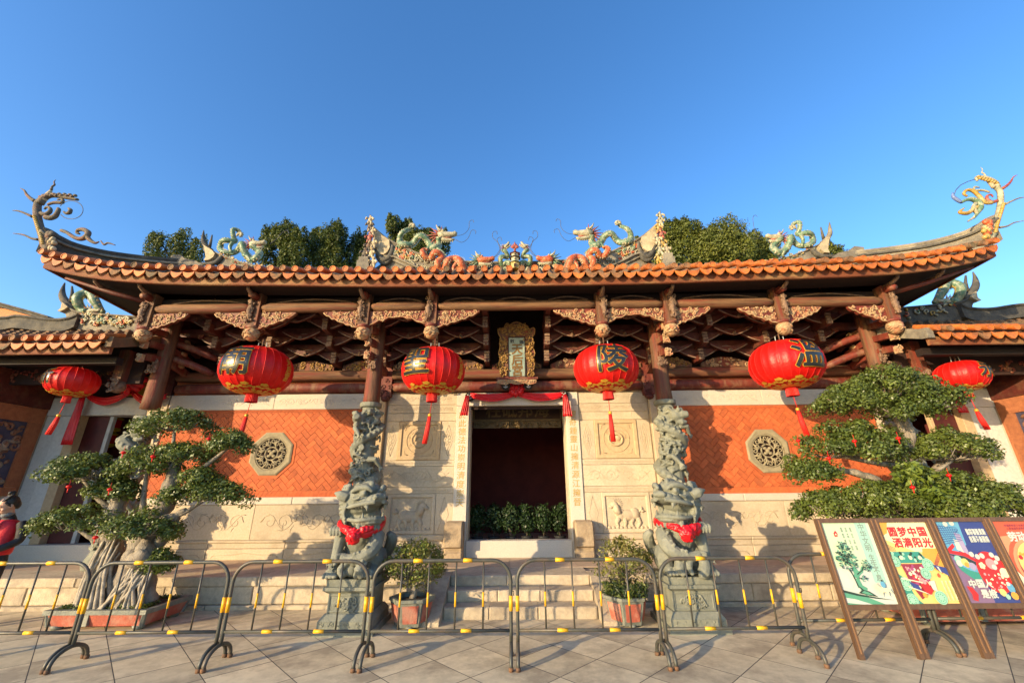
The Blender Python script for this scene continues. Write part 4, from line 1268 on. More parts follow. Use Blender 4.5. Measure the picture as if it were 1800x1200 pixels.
def ridge_side(f, s):
    Y = 9.3
    top = catmull([P(a, b, Y) for a, b in [(358, 405), (357.6, 415), (358, 425), (364, 434), (376.7, 441.5), (391, 449), (422.5, 461), (459, 470), (520, 478), (600, 484), (660, 486)]], 4)
    n = len(top)
    hs = [.03 + .30 * min(1, max(0, (i - 8) / 10)) for i in range(n)]
    g = MB(); sweep_wall(g, [f(p) for p in top[11:]], hs[11:], .14, cap=.04); ro = hp('side_ridge', g, 'ridge_grey')
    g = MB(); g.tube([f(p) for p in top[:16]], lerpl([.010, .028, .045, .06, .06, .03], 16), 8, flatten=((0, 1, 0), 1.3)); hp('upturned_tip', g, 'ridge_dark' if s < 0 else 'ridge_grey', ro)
    g = MB(); c2 = [P(373, 413, Y), P(371, 423, Y), P(368.5, 434, Y)]; g.tube([f(p) for p in c2], [.015, .03, .04], 6); hp('ridge_horn', g, 'ridge_dark', ro)
    pl = [f(P(a, b, Y - .05)) for a, b in [(362.5, 434), (377, 443), (382, 449), (379, 455), (372, 460), (363, 461), (366, 455), (365, 445)]]
    g = MB(); g.prism([(p.x, p.z) for p in pl], Y - .15, Y + .05); hp('plaster_end', g, 'plaster', ro)
    g = MB(); cv = catmull([P(a, b, Y - .1) for a, b in [(345, 463), (362, 464), (378, 462), (386, 456), (390, 450)]], 4); g.tube([f(p) for p in cv], lerpl([.03, .05, .06, .06, .04], len(cv)), 7); hp('ridge_hook', g, 'ridge_dark', ro)
    rg = random.Random(31 + s); xs2 = [p.x for p in top[20:]]; zs2 = [p.z for p in top[20:]]
    for mname, cnt in (('glaze_cream', 26), ('glaze_yellow', 12), ('glaze_orange', 12), ('glaze_green', 10)):
        g = MB(); carve(g, rg, xs2[0], xs2[0] + 1.9, -.02, .08, lambda u, v: f(Vector((u, Y - .09, np.interp(u, xs2, zs2) - v))), cnt, .045, .017); hp('ridge_flowers', g, mname, ro)
both(ridge_side)

def ridge_corner(f, s):
    pp = [(79, 397, 6.98), (86, 401, 7.0), (95, 408, 7.05), (110, 416, 7.15), (130, 425.5, 7.3), (160, 435, 7.5), (200, 444, 7.75), (250, 451, 8.1), (300, 456, 8.45), (335, 459, 8.7)]
    top = catmull([P(*q) for q in pp], 3)
    bot = []
    n = len(top)
    hs = [max(.2, min(.55, p.z - (roofz(min(max(p.x, CX - RW), CX + RW), p.y) + .02))) for p in top]
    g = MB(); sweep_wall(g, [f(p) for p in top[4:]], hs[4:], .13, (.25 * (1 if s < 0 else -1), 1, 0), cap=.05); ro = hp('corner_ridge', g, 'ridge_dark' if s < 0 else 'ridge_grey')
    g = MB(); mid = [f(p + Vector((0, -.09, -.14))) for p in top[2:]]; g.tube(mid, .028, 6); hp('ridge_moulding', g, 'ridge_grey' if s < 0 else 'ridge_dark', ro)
    # a stepped block where it meets the side ridge
    g = MB(); pl = [f(P(a, b, 8.6)) for a, b in [(303, 470), (306, 453), (322, 451), (330, 458), (350, 462), (362, 470)]]; g.prism([(p.x, p.z) for p in pl], 8.5, 8.8); hp('ridge_block', g, 'ridge_grey', ro)
both(ridge_corner)

# ================================================================== ROOF SCULPTURES
def dragon(name, label, f, Y, path, radii, head, hd, body_m, belly_m, mane_m, horn_m, legs=(), tail_m=None, whisk=(), group=None, hs=1.0, fins=True):
    """a glazed dragon lying in the plane Y: path = pixel points tail to neck, head = pixel point, hd = direction of the snout"""
    base = f(P(path[len(path) // 2][0], path[len(path) // 2][1], Y))
    t = thing(name, label, 'dragon sculpture', base, group)
    pts = catmull([P(a, b, Y) for a, b in path], 6)
    pts = [p + Vector((0, .05 * math.sin(i * .35), 0)) for i, p in enumerate(pts)]
    n = len(pts); rr = [r_ * .84 for r_ in lerpl(radii, n)]
    g = MB(); g.tube([f(p) for p in pts], rr, 9); put('body', g, body_m, t)
    g = MB()
    for i in range(1, n - 1, 1):                             # dorsal fins and belly plates
        tg = (pts[i + 1] - pts[i - 1]).normalized(); nn = Vector((-tg.z, 0, tg.x))
        p = pts[i] + nn * rr[i] * .85
        g.add([f(p - tg * .02), f(p + tg * .02), f(p + nn * rr[i] * .75 + tg * .012), f(p + Vector((0, .03, 0)))], [(0, 1, 2), (0, 2, 3), (1, 3, 2)])
    put('fins', g, belly_m, t)
    g = MB()
    for i in range(1, n - 1, 2):
        tg = (pts[i + 1] - pts[i - 1]).normalized(); nn = Vector((-tg.z, 0, tg.x))
        g.ball(f(pts[i] - nn * rr[i] * .72 + Vector((0, -.02, 0))), (rr[i] * .4, rr[i] * .55, rr[i] * .4), 6, 4)
    put('belly_plates', g, belly_m, t)
    for L in legs:
        g = MB(); lp = catmull([P(a, b, Y - .06) for a, b in L], 3); g.tube([f(p) for p in lp], lerpl([.05, .045, .03], len(lp)), 7)
        e = lp[-1]
        for k in (-1, 0, 1): g.tube([f(e), f(e + Vector((.05 * k + .02, -.02, -.05)))], [.018, .005], 5)
        put('leg', g, body_m, t)
    if tail_m:
        g = MB(); e = pts[0]
        for k in range(7):
            a = R(-60 + k * 40)
            g.tube([f(e), f(e + Vector((.06 * math.cos(a), -.02, .06 * math.sin(a)))), f(e + Vector((.1 * math.cos(a + .5), 0, .1 * math.sin(a + .5))))], [.025, .035, .008], 6)
        put('tail_tuft', g, tail_m, t)
    # head
    h = P(head[0], head[1], Y); u = Vector((hd[0], 0, hd[1])).normalized(); v = Vector((-u.z, 0, u.x))
    if v.z < 0: v = -v
    q = hs
    at = lambda a, b, y=0.0: f(h + u * a * q + v * b * q + Vector((0, y * q, 0)))
    g = MB()
    g.tube([at(-.07, 0), at(.02, .02), at(.1, .015), at(.2, .02), at(.25, .035), at(.28, .03)], [.07 * q, .085 * q, .065 * q, .05 * q, .052 * q, .03 * q], 9)
    g.ball(at(.02, .08, -.05), .03 * q, 7, 5); g.ball(at(.02, .08, .05), .03 * q, 7, 5)
    hd_o = put('head', g, 'glaze_cream' if body_m == 'glaze_green' else body_m, t)
    g = MB(); g.tube([at(-.05, -.05), at(.05, -.085), at(.15, -.10), at(.23, -.085)], [.05 * q, .04 * q, .033 * q, .02 * q], 8); put('lower_jaw', g, horn_m, hd_o)
    g = MB(); g.tube([at(.03, -.035), at(.18, -.045)], [.04 * q, .02 * q], 6); put('mouth', g, 'glaze_red', hd_o)
    g = MB()
    for y in (-.05, .05):
        g.tube([at(0, .08, y), at(-.07, .14, y), at(-.10, .22, y)], [.022 * q, .018 * q, .006 * q], 6); g.ball(at(.03, .095, y * 1.1), .018 * q, 6, 5)
    put('horns', g, horn_m, hd_o)
    g = MB()
    for k in range(11):
        a = R(70 + k * 17)
        g.tube([at(-.04 + .02 * math.cos(a), .02 * math.sin(a), .02 * (k % 3 - 1)), at(-.05 + .12 * math.cos(a), .11 * math.sin(a), .03 * (k % 3 - 1)), at(-.05 + .23 * math.cos(a + .12), .2 * math.sin(a + .12), .04 * (k % 3 - 1))], [.02 * q, .016 * q, .004 * q], 5)
    put('mane', g, mane_m, hd_o)
    g = MB()
    for k in range(6): g.tube([at(.0 + .04 * k, -.1), at(-.01 + .04 * k, -.15)], [.016 * q, .004 * q], 5)
    put('beard', g, 'glaze_cream', hd_o)
    for w in whisk:
        g = MB(); g.tube([f(p) for p in catmull([P(a, b, Y - .02) for a, b in w], 5)], .007, 4); put('whisker', g, 'wire', hd_o)
    return t

grp = 'ceramic dragons on the roof ridges'
def m_px(L): return L
dragon('roof_dragon', 'green ceramic dragon with raised tail on the left side ridge, by the tall left treetops', lambda p: Vector(p), 9.2,
       [(422, 413), (419, 404.5), (412, 405), (410.5, 417), (411, 423), (401, 424), (389, 426), (385, 434), (392, 443), (405, 445), (418, 436), (427, 430), (430, 444), (439, 455), (451, 456), (456.5, 447), (452, 438), (443, 432)],
       [.03, .055, .06, .065, .07, .08, .08, .08, .07, .08, .085, .09, .1, .1, .1, .095, .085, .075], (446, 430), (1, .12), 'glaze_green', 'glaze_cream', 'glaze_red', 'glaze_cream',
       legs=[[(409, 426), (404, 434), (407, 445)], [(428, 448), (436, 452), (441, 460)]], tail_m='glaze_cream', whisk=[[(475, 428), (486, 420), (497, 408), (505, 405), (508, 411)]], group=grp, hs=1.15)
dragon('roof_dragon', 'green ceramic dragon with raised tail on the right side ridge, by the treetops', mir, 9.2,
       [(422, 413), (419, 404.5), (412, 405), (410.5, 417), (411, 423), (401, 424), (389, 426), (385, 434), (392, 443), (405, 445), (418, 436), (427, 430), (430, 444), (439, 455), (451, 456), (456.5, 447), (452, 438), (443, 432)],
       [.03, .055, .06, .065, .07, .08, .08, .08, .07, .08, .085, .09, .1, .1, .1, .095, .085, .075], (446, 430), (1, .12), 'glaze_green', 'glaze_cream', 'glaze_red', 'glaze_cream',
       legs=[[(409, 426), (404, 434), (407, 445)], [(428, 448), (436, 452), (441, 460)]], tail_m='glaze_cream', whisk=[[(475, 428), (486, 420), (490, 395), (486, 389), (482, 392)], [(475, 430), (495, 428), (505, 415), (518, 405), (522, 408)]], group=grp, hs=1.15)
for f, s in ((lambda p: Vector(p), -1), (mir, 1)):
    w = 'left' if s < 0 else 'right'
    dragon('roof_dragon', f'large green ceramic dragon rearing on the centre ridge, {w} of the pagoda', f, 9.5,
           [(724.5, 397), (718, 401), (711, 408), (703, 416), (702, 425), (708, 431), (719, 431), (728, 424), (737, 417), (748, 419), (755, 428), (762, 437), (770, 433), (771, 424), (772, 418)],
           [.05, .06, .07, .085, .095, .1, .1, .1, .1, .105, .11, .115, .11, .1, .09], (777, 415), (1, .05), 'glaze_green', 'glaze_cream', 'glaze_red', 'glaze_cream',
           legs=[[(757, 432), (748, 440), (742, 444)], [(768, 436), (776, 442), (782, 447)]], tail_m='glaze_cream',
           whisk=[[(798, 415), (814, 412), (824, 402), (825, 390), (831, 387), (833, 391)], [(799, 420), (812, 426), (823, 418), (829, 405), (836, 406), (836, 411)]], group=grp, hs=1.45)
    dragon('roof_dragon', f'orange ceramic dragon coiled low above the eave, {w} of the pagoda', f, 9.25,
           [(751, 438), (746, 437), (743, 444), (748, 452), (757, 452), (764, 446), (773, 446), (776, 453), (770, 462), (771, 470), (780, 472), (786, 464), (791, 456), (800, 454), (808, 460), (813, 470), (819, 479), (828, 479), (833, 471), (838, 465)],
           [.04, .06, .08, .09, .1, .1, .1, .1, .1, .1, .1, .1, .11, .115, .12, .115, .11, .1, .09, .08], (846, 459), (1, .12), 'glaze_orange', 'glaze_cream', 'glaze_green', 'glaze_cream', legs=[[(806, 458), (798, 468), (796, 478)]],
           whisk=[[(866, 454), (876, 447), (880, 436), (874, 425), (866, 417), (867, 408), (873, 407), (874, 412)], [(866, 455), (878, 440), (876, 428), (874, 420), (880, 417), (882, 423)]], group=grp, hs=1.25)
    dragon('roof_dragon', f'small green dragon leaning over the ridge pagoda from the {w}', f, 9.35,
           [(884, 470), (892, 474), (897, 466), (890, 461), (882, 464), (880, 456), (886, 451), (893, 450), (889, 444), (884, 440), (885, 436)],
           [.04, .06, .065, .07, .07, .07, .07, .065, .06, .06, .05], (889, 434), (.6, .75), 'glaze_green', 'glaze_cream', 'glaze_red', 'glaze_cream', group=grp, hs=.62)
    dragon('roof_dragon', f'green looped dragon on the upturned ridge of the {w} wing roof', f, 9.2,
           [(181, 546), (175, 545), (170, 530), (163, 517), (150, 514), (141, 523), (139, 537), (143, 546), (155, 547)],
           [.05, .09, .12, .135, .135, .13, .12, .1, .08], (160, 548), (1, .1), 'glaze_green', 'glaze_yellow', 'glaze_orange', 'glaze_cream', group=grp, hs=.9)

# pagoda on the ridge
t = thing('ridge_pagoda', 'small three-tier yellow pagoda with a red flame finial, centred on the roof ridge', 'pagoda', P(905.5, 475, 9.2))
b = P(905.5, 475, 9.2); sc = .0152
def pg(name, m, prof, n=6, dz=0):
    g = MB(); g.lathe([(r * sc, z * sc) for r, z in prof], n, (b.x, b.y, b.z + dz), smooth=False); return put(name, g, m, t)
pg('lower_storey', 'glaze_yellow', [(10, 0), (8.5, 1.5), (8, 2), (8, 12)]); pg('lower_roof', 'glaze_green', [(8, 12), (11, 12.6), (10, 14), (7, 15)])
pg('middle_storey', 'glaze_cream', [(7, 15), (7, 22)]); pg('middle_roof', 'ridge_dark', [(7, 22), (10.5, 22.8), (9, 24), (6.5, 25)])
pg('upper_storey', 'glaze_cream', [(6.5, 25), (6.5, 30)]); pg('upper_roof', 'glaze_red', [(6.5, 30), (10, 30.8), (7, 32.5), (3, 35), (1.5, 38)])
g = MB(); g.box(b.x - .03, b.x + .03, b.y - .125, b.y - .1, b.z + .03, b.z + .13)
for z in (18.5, 27.5): g.ball((b.x, b.y - 6.3 * sc, b.z + z * sc), (.02, .02, .022), 8, 5)
put('openings', g, 'dark_wood', t)
g = MB(); zt = b.z + 38 * sc
g.ball((b.x, b.y, zt + .03), .035, 8, 6)
for k in range(7):
    a = R(90 + (k - 3) * 26); L = .17 if k == 3 else .12
    g.tube([(b.x, b.y, zt + .07), (b.x + L * .6 * math.cos(a), b.y, zt + .08 + L * .6 * math.sin(a)), (b.x + L * math.cos(a * 1.0), b.y, zt + .08 + L * 1.1 * math.sin(a))], [.025, .03, .004], 6)
put('flame_finial', g, 'glaze_red', t)
g = MB(); rg = random.Random(77)
fr = lambda u, v: Vector((u, 9.28, v))
pa, pb = P(852, 482, 9.28), P(958, 482, 9.28)
carve(g, rg, pa.x, pb.x, pa.z - .1, pa.z + .12, fr, 60, .09, .024); wv = put('wave_crest', g, 'glaze_cream'); tag(wv, 'white ceramic waves and scrolls along the foot of the ridge pagoda', 'roof ornament')

# stacked figures at the ends of the centre ridge
def figures(f, s):
    b0 = f(P(645, 470, 9.4))
    t = thing('ridge_figures', 'stack of small weathered ceramic figures at the %s end of the centre ridge' % ('left' if s < 0 else 'right'), 'roof ornament', b0)
    rg = random.Random(40 + s)
    g = MB(); pl = [f(P(a, b, 9.4)) for a, b in [(629, 478), (631, 462), (634, 462), (634, 456), (650, 456), (652, 478)]]; g.prism([(p.x, p.z) for p in pl], 9.25, 9.55); put('pedestal', g, 'ridge_grey', t)
    spots = [(646, 462, 1.2), (656, 462, 1.1), (641, 446, 1.1), (653, 446, 1.2), (648, 433, 1.1), (657, 428, 1.0), (650, 418, 1.1), (655, 408, .9), (651, 397, 1.0), (651, 387, .8)]
    for i, (a, b_, q) in enumerate(spots):
        c = P(a, b_, 9.32 + .04 * rg.random())
        mname = ['plaster', 'weathered_glaze', 'glaze_cream', 'glaze_red'][(0 if i % 2 else 1) if i not in (6,) else 3] if s < 0 else ['glaze_cream', 'glaze_yellow', 'plaster', 'glaze_red'][i % 3 if i not in (6,) else 3]
        g = MB(); g.ball(f(c), (.07 * q, .06, .10 * q), 8, 6); g.ball(f(c + Vector((.01, -.02, .115 * q))), .042 * q, 8, 6)
        for k in (-1, 1):
            g.tube([f(c + Vector((.05 * k, -.02, .06))), f(c + Vector((.11 * k, -.05, .0))), f(c + Vector((.08 * k, -.08, .05 * rg.choice((-1, 1)))))], [.03, .025, .015], 6)
            g.tube([f(c + Vector((.03 * k, -.02, -.06))), f(c + Vector((.05 * k, -.03, -.16)))], [.035, .02], 6)
        put('figure', g, mname, t)
    g = MB(); g.tube([f(P(651, 388, 9.33)), f(P(652, 381, 9.33)), f(P(650, 377, 9.33))], [.04, .03, .008], 6); put('tip', g, 'weathered_glaze' if s < 0 else 'glaze_cream', t)
both(figures)

# eave-corner ornaments
def corner(f, s):
    Y = 6.98
    lab = ('dark weathered curling scroll ornament with long spikes on the left eave corner' if s < 0 else 'brightly glazed phoenix and scroll ornament on the right eave corner')
    t = thing('eave_finial', lab, 'roof ornament', f(P(80, 440, Y)))
    def tb(nm, m, pts, r, n=7, k=4):
        c = catmull([P(a, b, Y) for a, b in pts], k); g = MB(); g.tube([f(p) for p in c], [q_ * (.85 if s < 0 else .66) for q_ in lerpl(r, len(c))], n); return put(nm, g, m, t)
    L = s < 0
    W = 'weathered_glaze'
    tb('stem', W if L else 'glaze_cream', [(87, 441), (80, 430), (76, 415), (70, 398), (66, 382), (65, 366), (67, 357), (74, 350)], [.09, .10, .09, .08, .08, .08, .075, .07])
    c = catmull([P(a, b, Y - .07) for a, b in [(60, 380), (64, 392), (68, 404), (72, 416), (75, 428)]], 4)
    g = MB()
    for i, p in enumerate(c): g.ball(f(p), (.035, .03, .028), 7, 5)
    put('yellow_scales', g, 'glaze_yellow', t)
    tb('crest', W if L else 'glaze_cream', [(70, 358), (78, 348), (90, 343), (105, 345), (120, 348), (137, 351)] if L else [(70, 352), (74, 344), (84, 337), (96, 333), (106, 334), (104, 340)], [.08, .075, .065, .05, .045, .03])
    g = MB()
    for i in range(14):
        a = i / 13; p = P(74 + 60 * a if L else 74 + 30 * a, 348 - 3 * math.sin(a * 3) if L else 346 - 10 * a, Y)
        g.ball(f(p + Vector((0, -.03, .03 * (i % 2)))), (.04, .035, .03), 6, 4)
    put('crest_scales', g, W if L else 'glaze_yellow', t)
    tb('crest_tuft', 'plaster', [(76, 352), (84, 342), (90, 335)], [.06, .05, .03])
    tb('spike', 'weathered_glaze' if L else 'glaze_cream', [(90, 334), (92, 328), (96, 325), (95, 320), (98, 316)], [.03, .022, .02, .014, .006])
    for q in ([(62, 354), (54, 349), (47, 342), (43, 335), (36, 331)], [(57, 381), (44, 375), (33, 371), (22, 370)], [(68, 421), (55, 419), (42, 413), (23, 410)]):
        tb('spike', ('weathered_glaze' if L else ('glaze_red' if q[0][0] == 62 else 'ridge_grey')), q, [.035, .025, .02, .008] if q[0][0] != 62 else [.05, .04, .03, .02, .008])
    tb('scroll', W if L else 'glaze_red', [(72, 375), (80, 377), (88, 372), (88, 366), (82, 364), (78, 368)], [.05, .05, .045, .035, .03, .02])
    tb('scroll', W if L else 'glaze_cream', [(84, 360), (92, 357), (100, 356), (110, 356), (109, 350), (101, 351)], [.03, .035, .04, .04, .03, .02])
    tb('scroll', W if L else 'glaze_yellow', [(80, 382), (90, 383), (98, 379), (103, 369), (102, 366)] if L else [(80, 378), (92, 377), (102, 366), (112, 357), (122, 355), (128, 361), (122, 366)], [.06, .06, .055, .045, .03])
    g = MB(); ctr = P(128, 368, Y)
    pts = [P(125 + 21 * math.cos(a), 369 + 16 * math.sin(a), Y) for a in np.linspace(-2.7, 2.6, 26)] if L else [P(a, b, Y) for a, b in [(105, 336), (120, 340), (133, 346), (141, 354), (144, 361)]]
    g.tube([f(p) for p in pts], .008, 4); put('wire_hoop', g, 'wire', t)
    if L:
        tb('scroll', W, [(112, 372), (116, 375), (122, 374), (124, 369), (120, 366)], [.02, .03, .045, .04, .02])
        tb('trailing_scroll', W, [(108, 405), (118, 409), (130, 417), (142, 420), (152, 416), (155, 409), (148, 404), (138, 404), (135, 409), (140, 411)], [.04, .04, .045, .05, .06, .06, .05, .04, .03, .02])
        tb('trailing_scroll', W, [(152, 414), (158, 422), (167, 427), (174, 425)], [.055, .045, .03, .015]); tb('trailing_scroll', W, [(177, 423), (183, 430), (190, 427), (203, 431)], [.012, .022, .022, .008])
    else:
        tb('bird_body', 'glaze_green', [(112, 404), (106, 396), (100, 385), (104, 376), (114, 371), (124, 372), (133, 376)], [.03, .05, .085, .085, .07, .05, .045]); tb('bird_head', 'glaze_blue', [(133, 376), (139, 372), (146, 366), (147, 359)], [.045, .055, .05, .02])
        tb('bird_wing', 'glaze_yellow', [(104, 384), (112, 388), (122, 395), (136, 393), (128, 386)], [.05, .055, .06, .05, .02]); tb('bird_breast', 'glaze_cream', [(108, 378), (112, 386), (106, 396)], [.05, .06, .05])
        tb('bird_legs', 'glaze_cream', [(108, 398), (114, 404), (122, 409)], [.03, .03, .025])
    # little scene in the ridge end
    g = MB(); rg = random.Random(3)
    for k in range(9):
        p = P(82 + rg.uniform(0, 14), 418 + rg.uniform(-8, 14), Y - .08); g.ball(f(p), (rg.uniform(.04, .07), .05, rg.uniform(.04, .08)), 7, 5)
    put('relief_figures', g, 'weathered_glaze' if L else 'glaze_orange', t)
    g = MB()
    for k in range(7):
        p = P(80 + rg.uniform(0, 16), 424 + rg.uniform(-6, 14), Y - .1); g.ball(f(p), (rg.uniform(.03, .05), .05, rg.uniform(.04, .06)), 7, 5)
    put('relief_clouds', g, 'plaster' if L else 'glaze_yellow', t)
both(corner)

# ================================================================== WINGS
def wing(f, s):
    w = 'left' if s < 0 else 'right'
    mi = lambda x: x if s < 0 else 2 * CX - x
    wg = thing('side_wing', f'{w} side wing with its own low tiled roof, stone door surround and framed tile picture', 'building', f((-9.5, 9.0, TZ)))
    def pb(nm, x0, x1, y0, y1, z0, z1, m, parent=None, bev=True):
        a, b = sorted((mi(x0), mi(x1))); g = MB()
        if bev: g.fbox(a, b, y0, y1 - y0, z0, z1, .006)
        else: g.box(a, b, y0, y1, z0, z1)
        return put(nm, g, m, parent or wg)
    WX = -10.12                                              # the flank wall that faces the court
    pb('wall', -7.95, -7.53, WY, WY + .35, TZ, 3.65, 'cream_stone')
    pb('wall', -7.95, -7.53, WY + .002, WY + .35, 3.652, 4.6, 'red_paint_dark')
    pb('door_jamb', -9.50, -9.30, WY - .02, WY + .3, TZ + .3, 3.23, 'tan_stone'); pb('door_jamb', -8.10, -7.952, WY - .02, WY + .3, TZ + .3, 3.23, 'tan_stone')
    pb('jamb_stone', -9.80, -9.503, WY + .01, WY + .3, TZ, 3.23, 'grey_stone'); pb('jamb_stone', WX + .02, -9.803, WY + .02, WY + .3, TZ, 3.23, 'grey_stone')
    pb('lintel', WX + .02, -7.955, WY - .005, WY + .3, 3.234, 3.62, 'grey_stone'); pb('sill_stone', WX + .02, -7.955, WY - .10, WY + .3, TZ, TZ + .296, 'white_stone')
    pb('boarding', WX, -7.5, WY + .2, WY + .28, 3.625, 5.2, 'dark_wood', bev=False); pb('boarding', -13.4, WX - .41, WY + .2, WY + .28, 0, 5.2, 'dark_wood', bev=False); pb('boarding', WX - .405, WX - .005, WY + .2, WY + .28, 4.03, 5.2, 'dark_wood', bev=False)
    # door leaf half open on a dim lobby; pale stile and frame coloured as a reflection
    dl = pb('door_leaf', -9.295, -8.80, WY + .12, WY + .17, TZ + .3, 3.228, 'door_red')
    pb('door_stile', -8.80, -8.72, WY + .10, WY + .18, TZ + .3, 3.228, 'reflect_pale' if s < 0 else 'tan_stone', dl)
    pb('door_leaf', -8.52, -8.105, WY + .5, WY + .55, TZ + .3, 3.228, 'door_red')
    g = MB(); a, b = sorted((mi(-9.29), mi(-7.96))); g.box(a, b, 10.2, 10.3, TZ, 3.6); g.box(a - .1, a, WY + .3, 10.3, TZ, 3.6); g.box(b, b + .1, WY + .3, 10.3, TZ, 3.6); g.box(a, b, WY + .3, 10.3, 3.6, 3.7); put('lobby_wall', g, 'interior_red', wg)
    g = MB(); a, b = sorted((mi(-8.95), mi(-8.2))); g.box(a, b, 10.1, 10.16, 1.5, 3.1); nb = put('lobby_window', g, 'glass_dark', wg)
    g = MB(); g.frame(a - .05, b + .05, 1.45, 3.15, 10.07, .08, .06); g.box((a + b) / 2 - .02, (a + b) / 2 + .02, 10.07, 10.1, 1.5, 3.1); put('window_frame', g, 'reflect_pale', nb)
    # flank wall with brick frame and glazed picture
    fl = MB(); a, b = sorted((mi(WX - .4), mi(WX))); fl.box(a, b, 6.9, WY + .3, TZ - .4, 4.02); fw = put('flank_wall', fl, 'white_stone', wg)
    xo = mi(WX + .001); d = 1 if s < 0 else -1
    def quadbox(nm, y0, y1, z0, z1, t0, m, parent):
        g = MB(); a, b = sorted((xo, xo + d * t0)); g.box(a, b, y0, y1, z0, z1); return put(nm, g, m, parent)
    for (y0, y1, z0, z1) in ((7.2, 8.72, 3.05, 3.35), (7.2, 8.72, 1.62, 1.78), (8.50, 8.72, 1.783, 3.047), (7.2, 7.35, 1.783, 3.047)): quadbox('brick_frame', y0, y1, z0, z1, .05, 'mural_brick', fw)
    quadbox('brick_frame', 8.725, 8.78, TZ, 3.9, .035, 'mural_brick', fw); quadbox('upper_boarding', 6.95, 8.79, 3.36, 4.0, .06, 'red_paint_dark', fw)
    mu = quadbox('tile_picture', 7.35, 8.5, 1.78, 3.05, .02, 'mural_blue', fw)
    rg = random.Random(60 + s); g = MB()
    fn = lambda u, v: Vector((xo + d * .022, u, v))
    for k in range(34):
        y_, z_ = rg.uniform(7.45, 8.42), rg.uniform(1.85, 2.75); g.ball(fn(y_, z_), (.03, rg.uniform(.04, .13), rg.uniform(.03, .12)), 8, 6)
    put('picture_rocks', g, 'mural_tan', mu)
    g = MB(); carve(g, rg, 7.42, 8.45, 1.82, 2.95, fn, 60, .09, .028); put('picture_figures', g, 'mural_brown', mu)
    # eave: logs, brackets, fascia, tiles, slope
    ye = 7.02
    ez = lambda x: 4.03 + .02 * max(0, abs(x - CX) - 9.5)
    xs = [mi(-13.0 + (13.0 - 7.34) * i / 24) for i in range(25)]
    if s > 0: xs = xs[::-1]
    vs = []
    for x in xs:
        z = ez(x); vs += [(x, ye, z), (x, ye - .01, z + .02), (x, ye - .01, z + .13), (x, ye + .05, z + .18), (x, ye + .05, z)]
    fs = [(i * 5 + j, i * 5 + 5 + j, i * 5 + 5 + (j + 1) % 5, i * 5 + (j + 1) % 5) for i in range(24) for j in range(5)] + [(0, 1, 2, 3, 4), (124, 123, 122, 121, 120)]
    g = MB(); g.add(vs, fs); put('fascia', g, 'fascia_wood', wg)
    rz = lambda x, y: ez(x) + .2 + .38 * (y - ye) + .045 * (y - ye) ** 2
    yl = [ye + .05, 7.5, 8.0, 8.5, 9.0, 9.3]
    n = len(xs)
    for dz, nm, m in ((0, 'roof_deck', 'tile_brown'), (-.1, 'soffit', 'soffit_wood')):
        g = MB(); g.add([(x, y, rz(x, y) + dz) for y in yl for x in xs], [(r * n + c, r * n + c + 1, (r + 1) * n + c + 1, (r + 1) * n + c) for r in range(len(yl) - 1) for c in range(n - 1)], 0, True); put(nm, g, m, wg)
    k = 0
    x = -7.42
    while x > -12.9:
        o = put('cap_tile', cap_old if rt.random() < .16 else cap_me, None, wg, local=True); o.location = Vector((mi(x), ye - .135, ez(x) + .27 + rt.uniform(-.010, .010))) - ORG[wg.name]
        o = put('drip_tile', drip_old if rt.random() < .16 else drip_me, None, wg, local=True); o.location = Vector((mi(x - TP / 2), ye - .115, ez(x) + .16 + rt.uniform(-.010, .010))) - ORG[wg.name]; o.rotation_euler = (rt.uniform(-.04, .04), 0, 0)
        # rows of separate cover tiles up the slope
        g = MB(); y = ye + .22
        while y < 9.2:
            y2 = y + .235
            vs = []
            for yy, rr_ in ((y, .064), (y2, .054)):
                z = rz(x, yy) + (.022 if rr_ > .06 else .0)
                for q in range(6):
                    a = math.pi * q / 5; vs.append((mi(x) + rr_ * math.cos(a), yy, z + .09 * math.sin(a) * rr_ / .06))
            g.add(vs, [(q, q + 1, q + 7, q + 6) for q in range(5)] + [tuple(range(5, -1, -1))])
            y = y2
        put('cover_tile', g, 'tile_brown', wg, kind='stuff'); x -= TP
    pb('eave_log', -13, -7.45, 7.3, 7.44, 3.93, 4.06, 'soffit_wood', bev=False); pb('eave_board', -13, -7.45, 7.9, 7.98, 3.7, 4.3, 'dark_wood', bev=False)
    g = MB(); rg = random.Random(70 + s); a, b = sorted((mi(-11), mi(-7.9))); carve(g, rg, a, b, 3.76, 3.98, lambda u, v: Vector((u, 7.895, v)), 60, .06, .018); put('eave_carving', g, 'red_paint', wg)
    # verge beside the main column
    g = MB(); vs = []
    for y in [6.95] + yl:
        z = rz(-7.34, max(y, ye)); vs += [(mi(-7.34) - .06, y, z - .09), (mi(-7.34) + .06, y, z - .09), (mi(-7.34) + .06, y, z + .10), (mi(-7.34) - .06, y, z + .10)]
    g.add(vs, [(i * 4 + j, i * 4 + (j + 1) % 4, i * 4 + 4 + (j + 1) % 4, i * 4 + 4 + j) for i in range(len(yl)) for j in range(4)] + [(3, 2, 1, 0)]); put('verge', g, 'ridge_grey' if s > 0 else 'tile_brown', wg)
    # ridges
    Y = 9.25
    top = catmull([P(a, b, Y) for a, b in [(114, 497), (110.5, 508), (110, 520), (117, 532), (128, 541), (140, 548), (160, 551), (200, 554), (245, 557), (300, 560)]], 4)
    g = MB(); sweep_wall(g, [f(p) for p in top[12:]], [.06 + .4 * min(1, max(0, i / 8)) for i in range(len(top) - 12)], .14, cap=.04); ro = put('ridge', g, 'ridge_grey' if s < 0 else 'ridge_dark', wg)
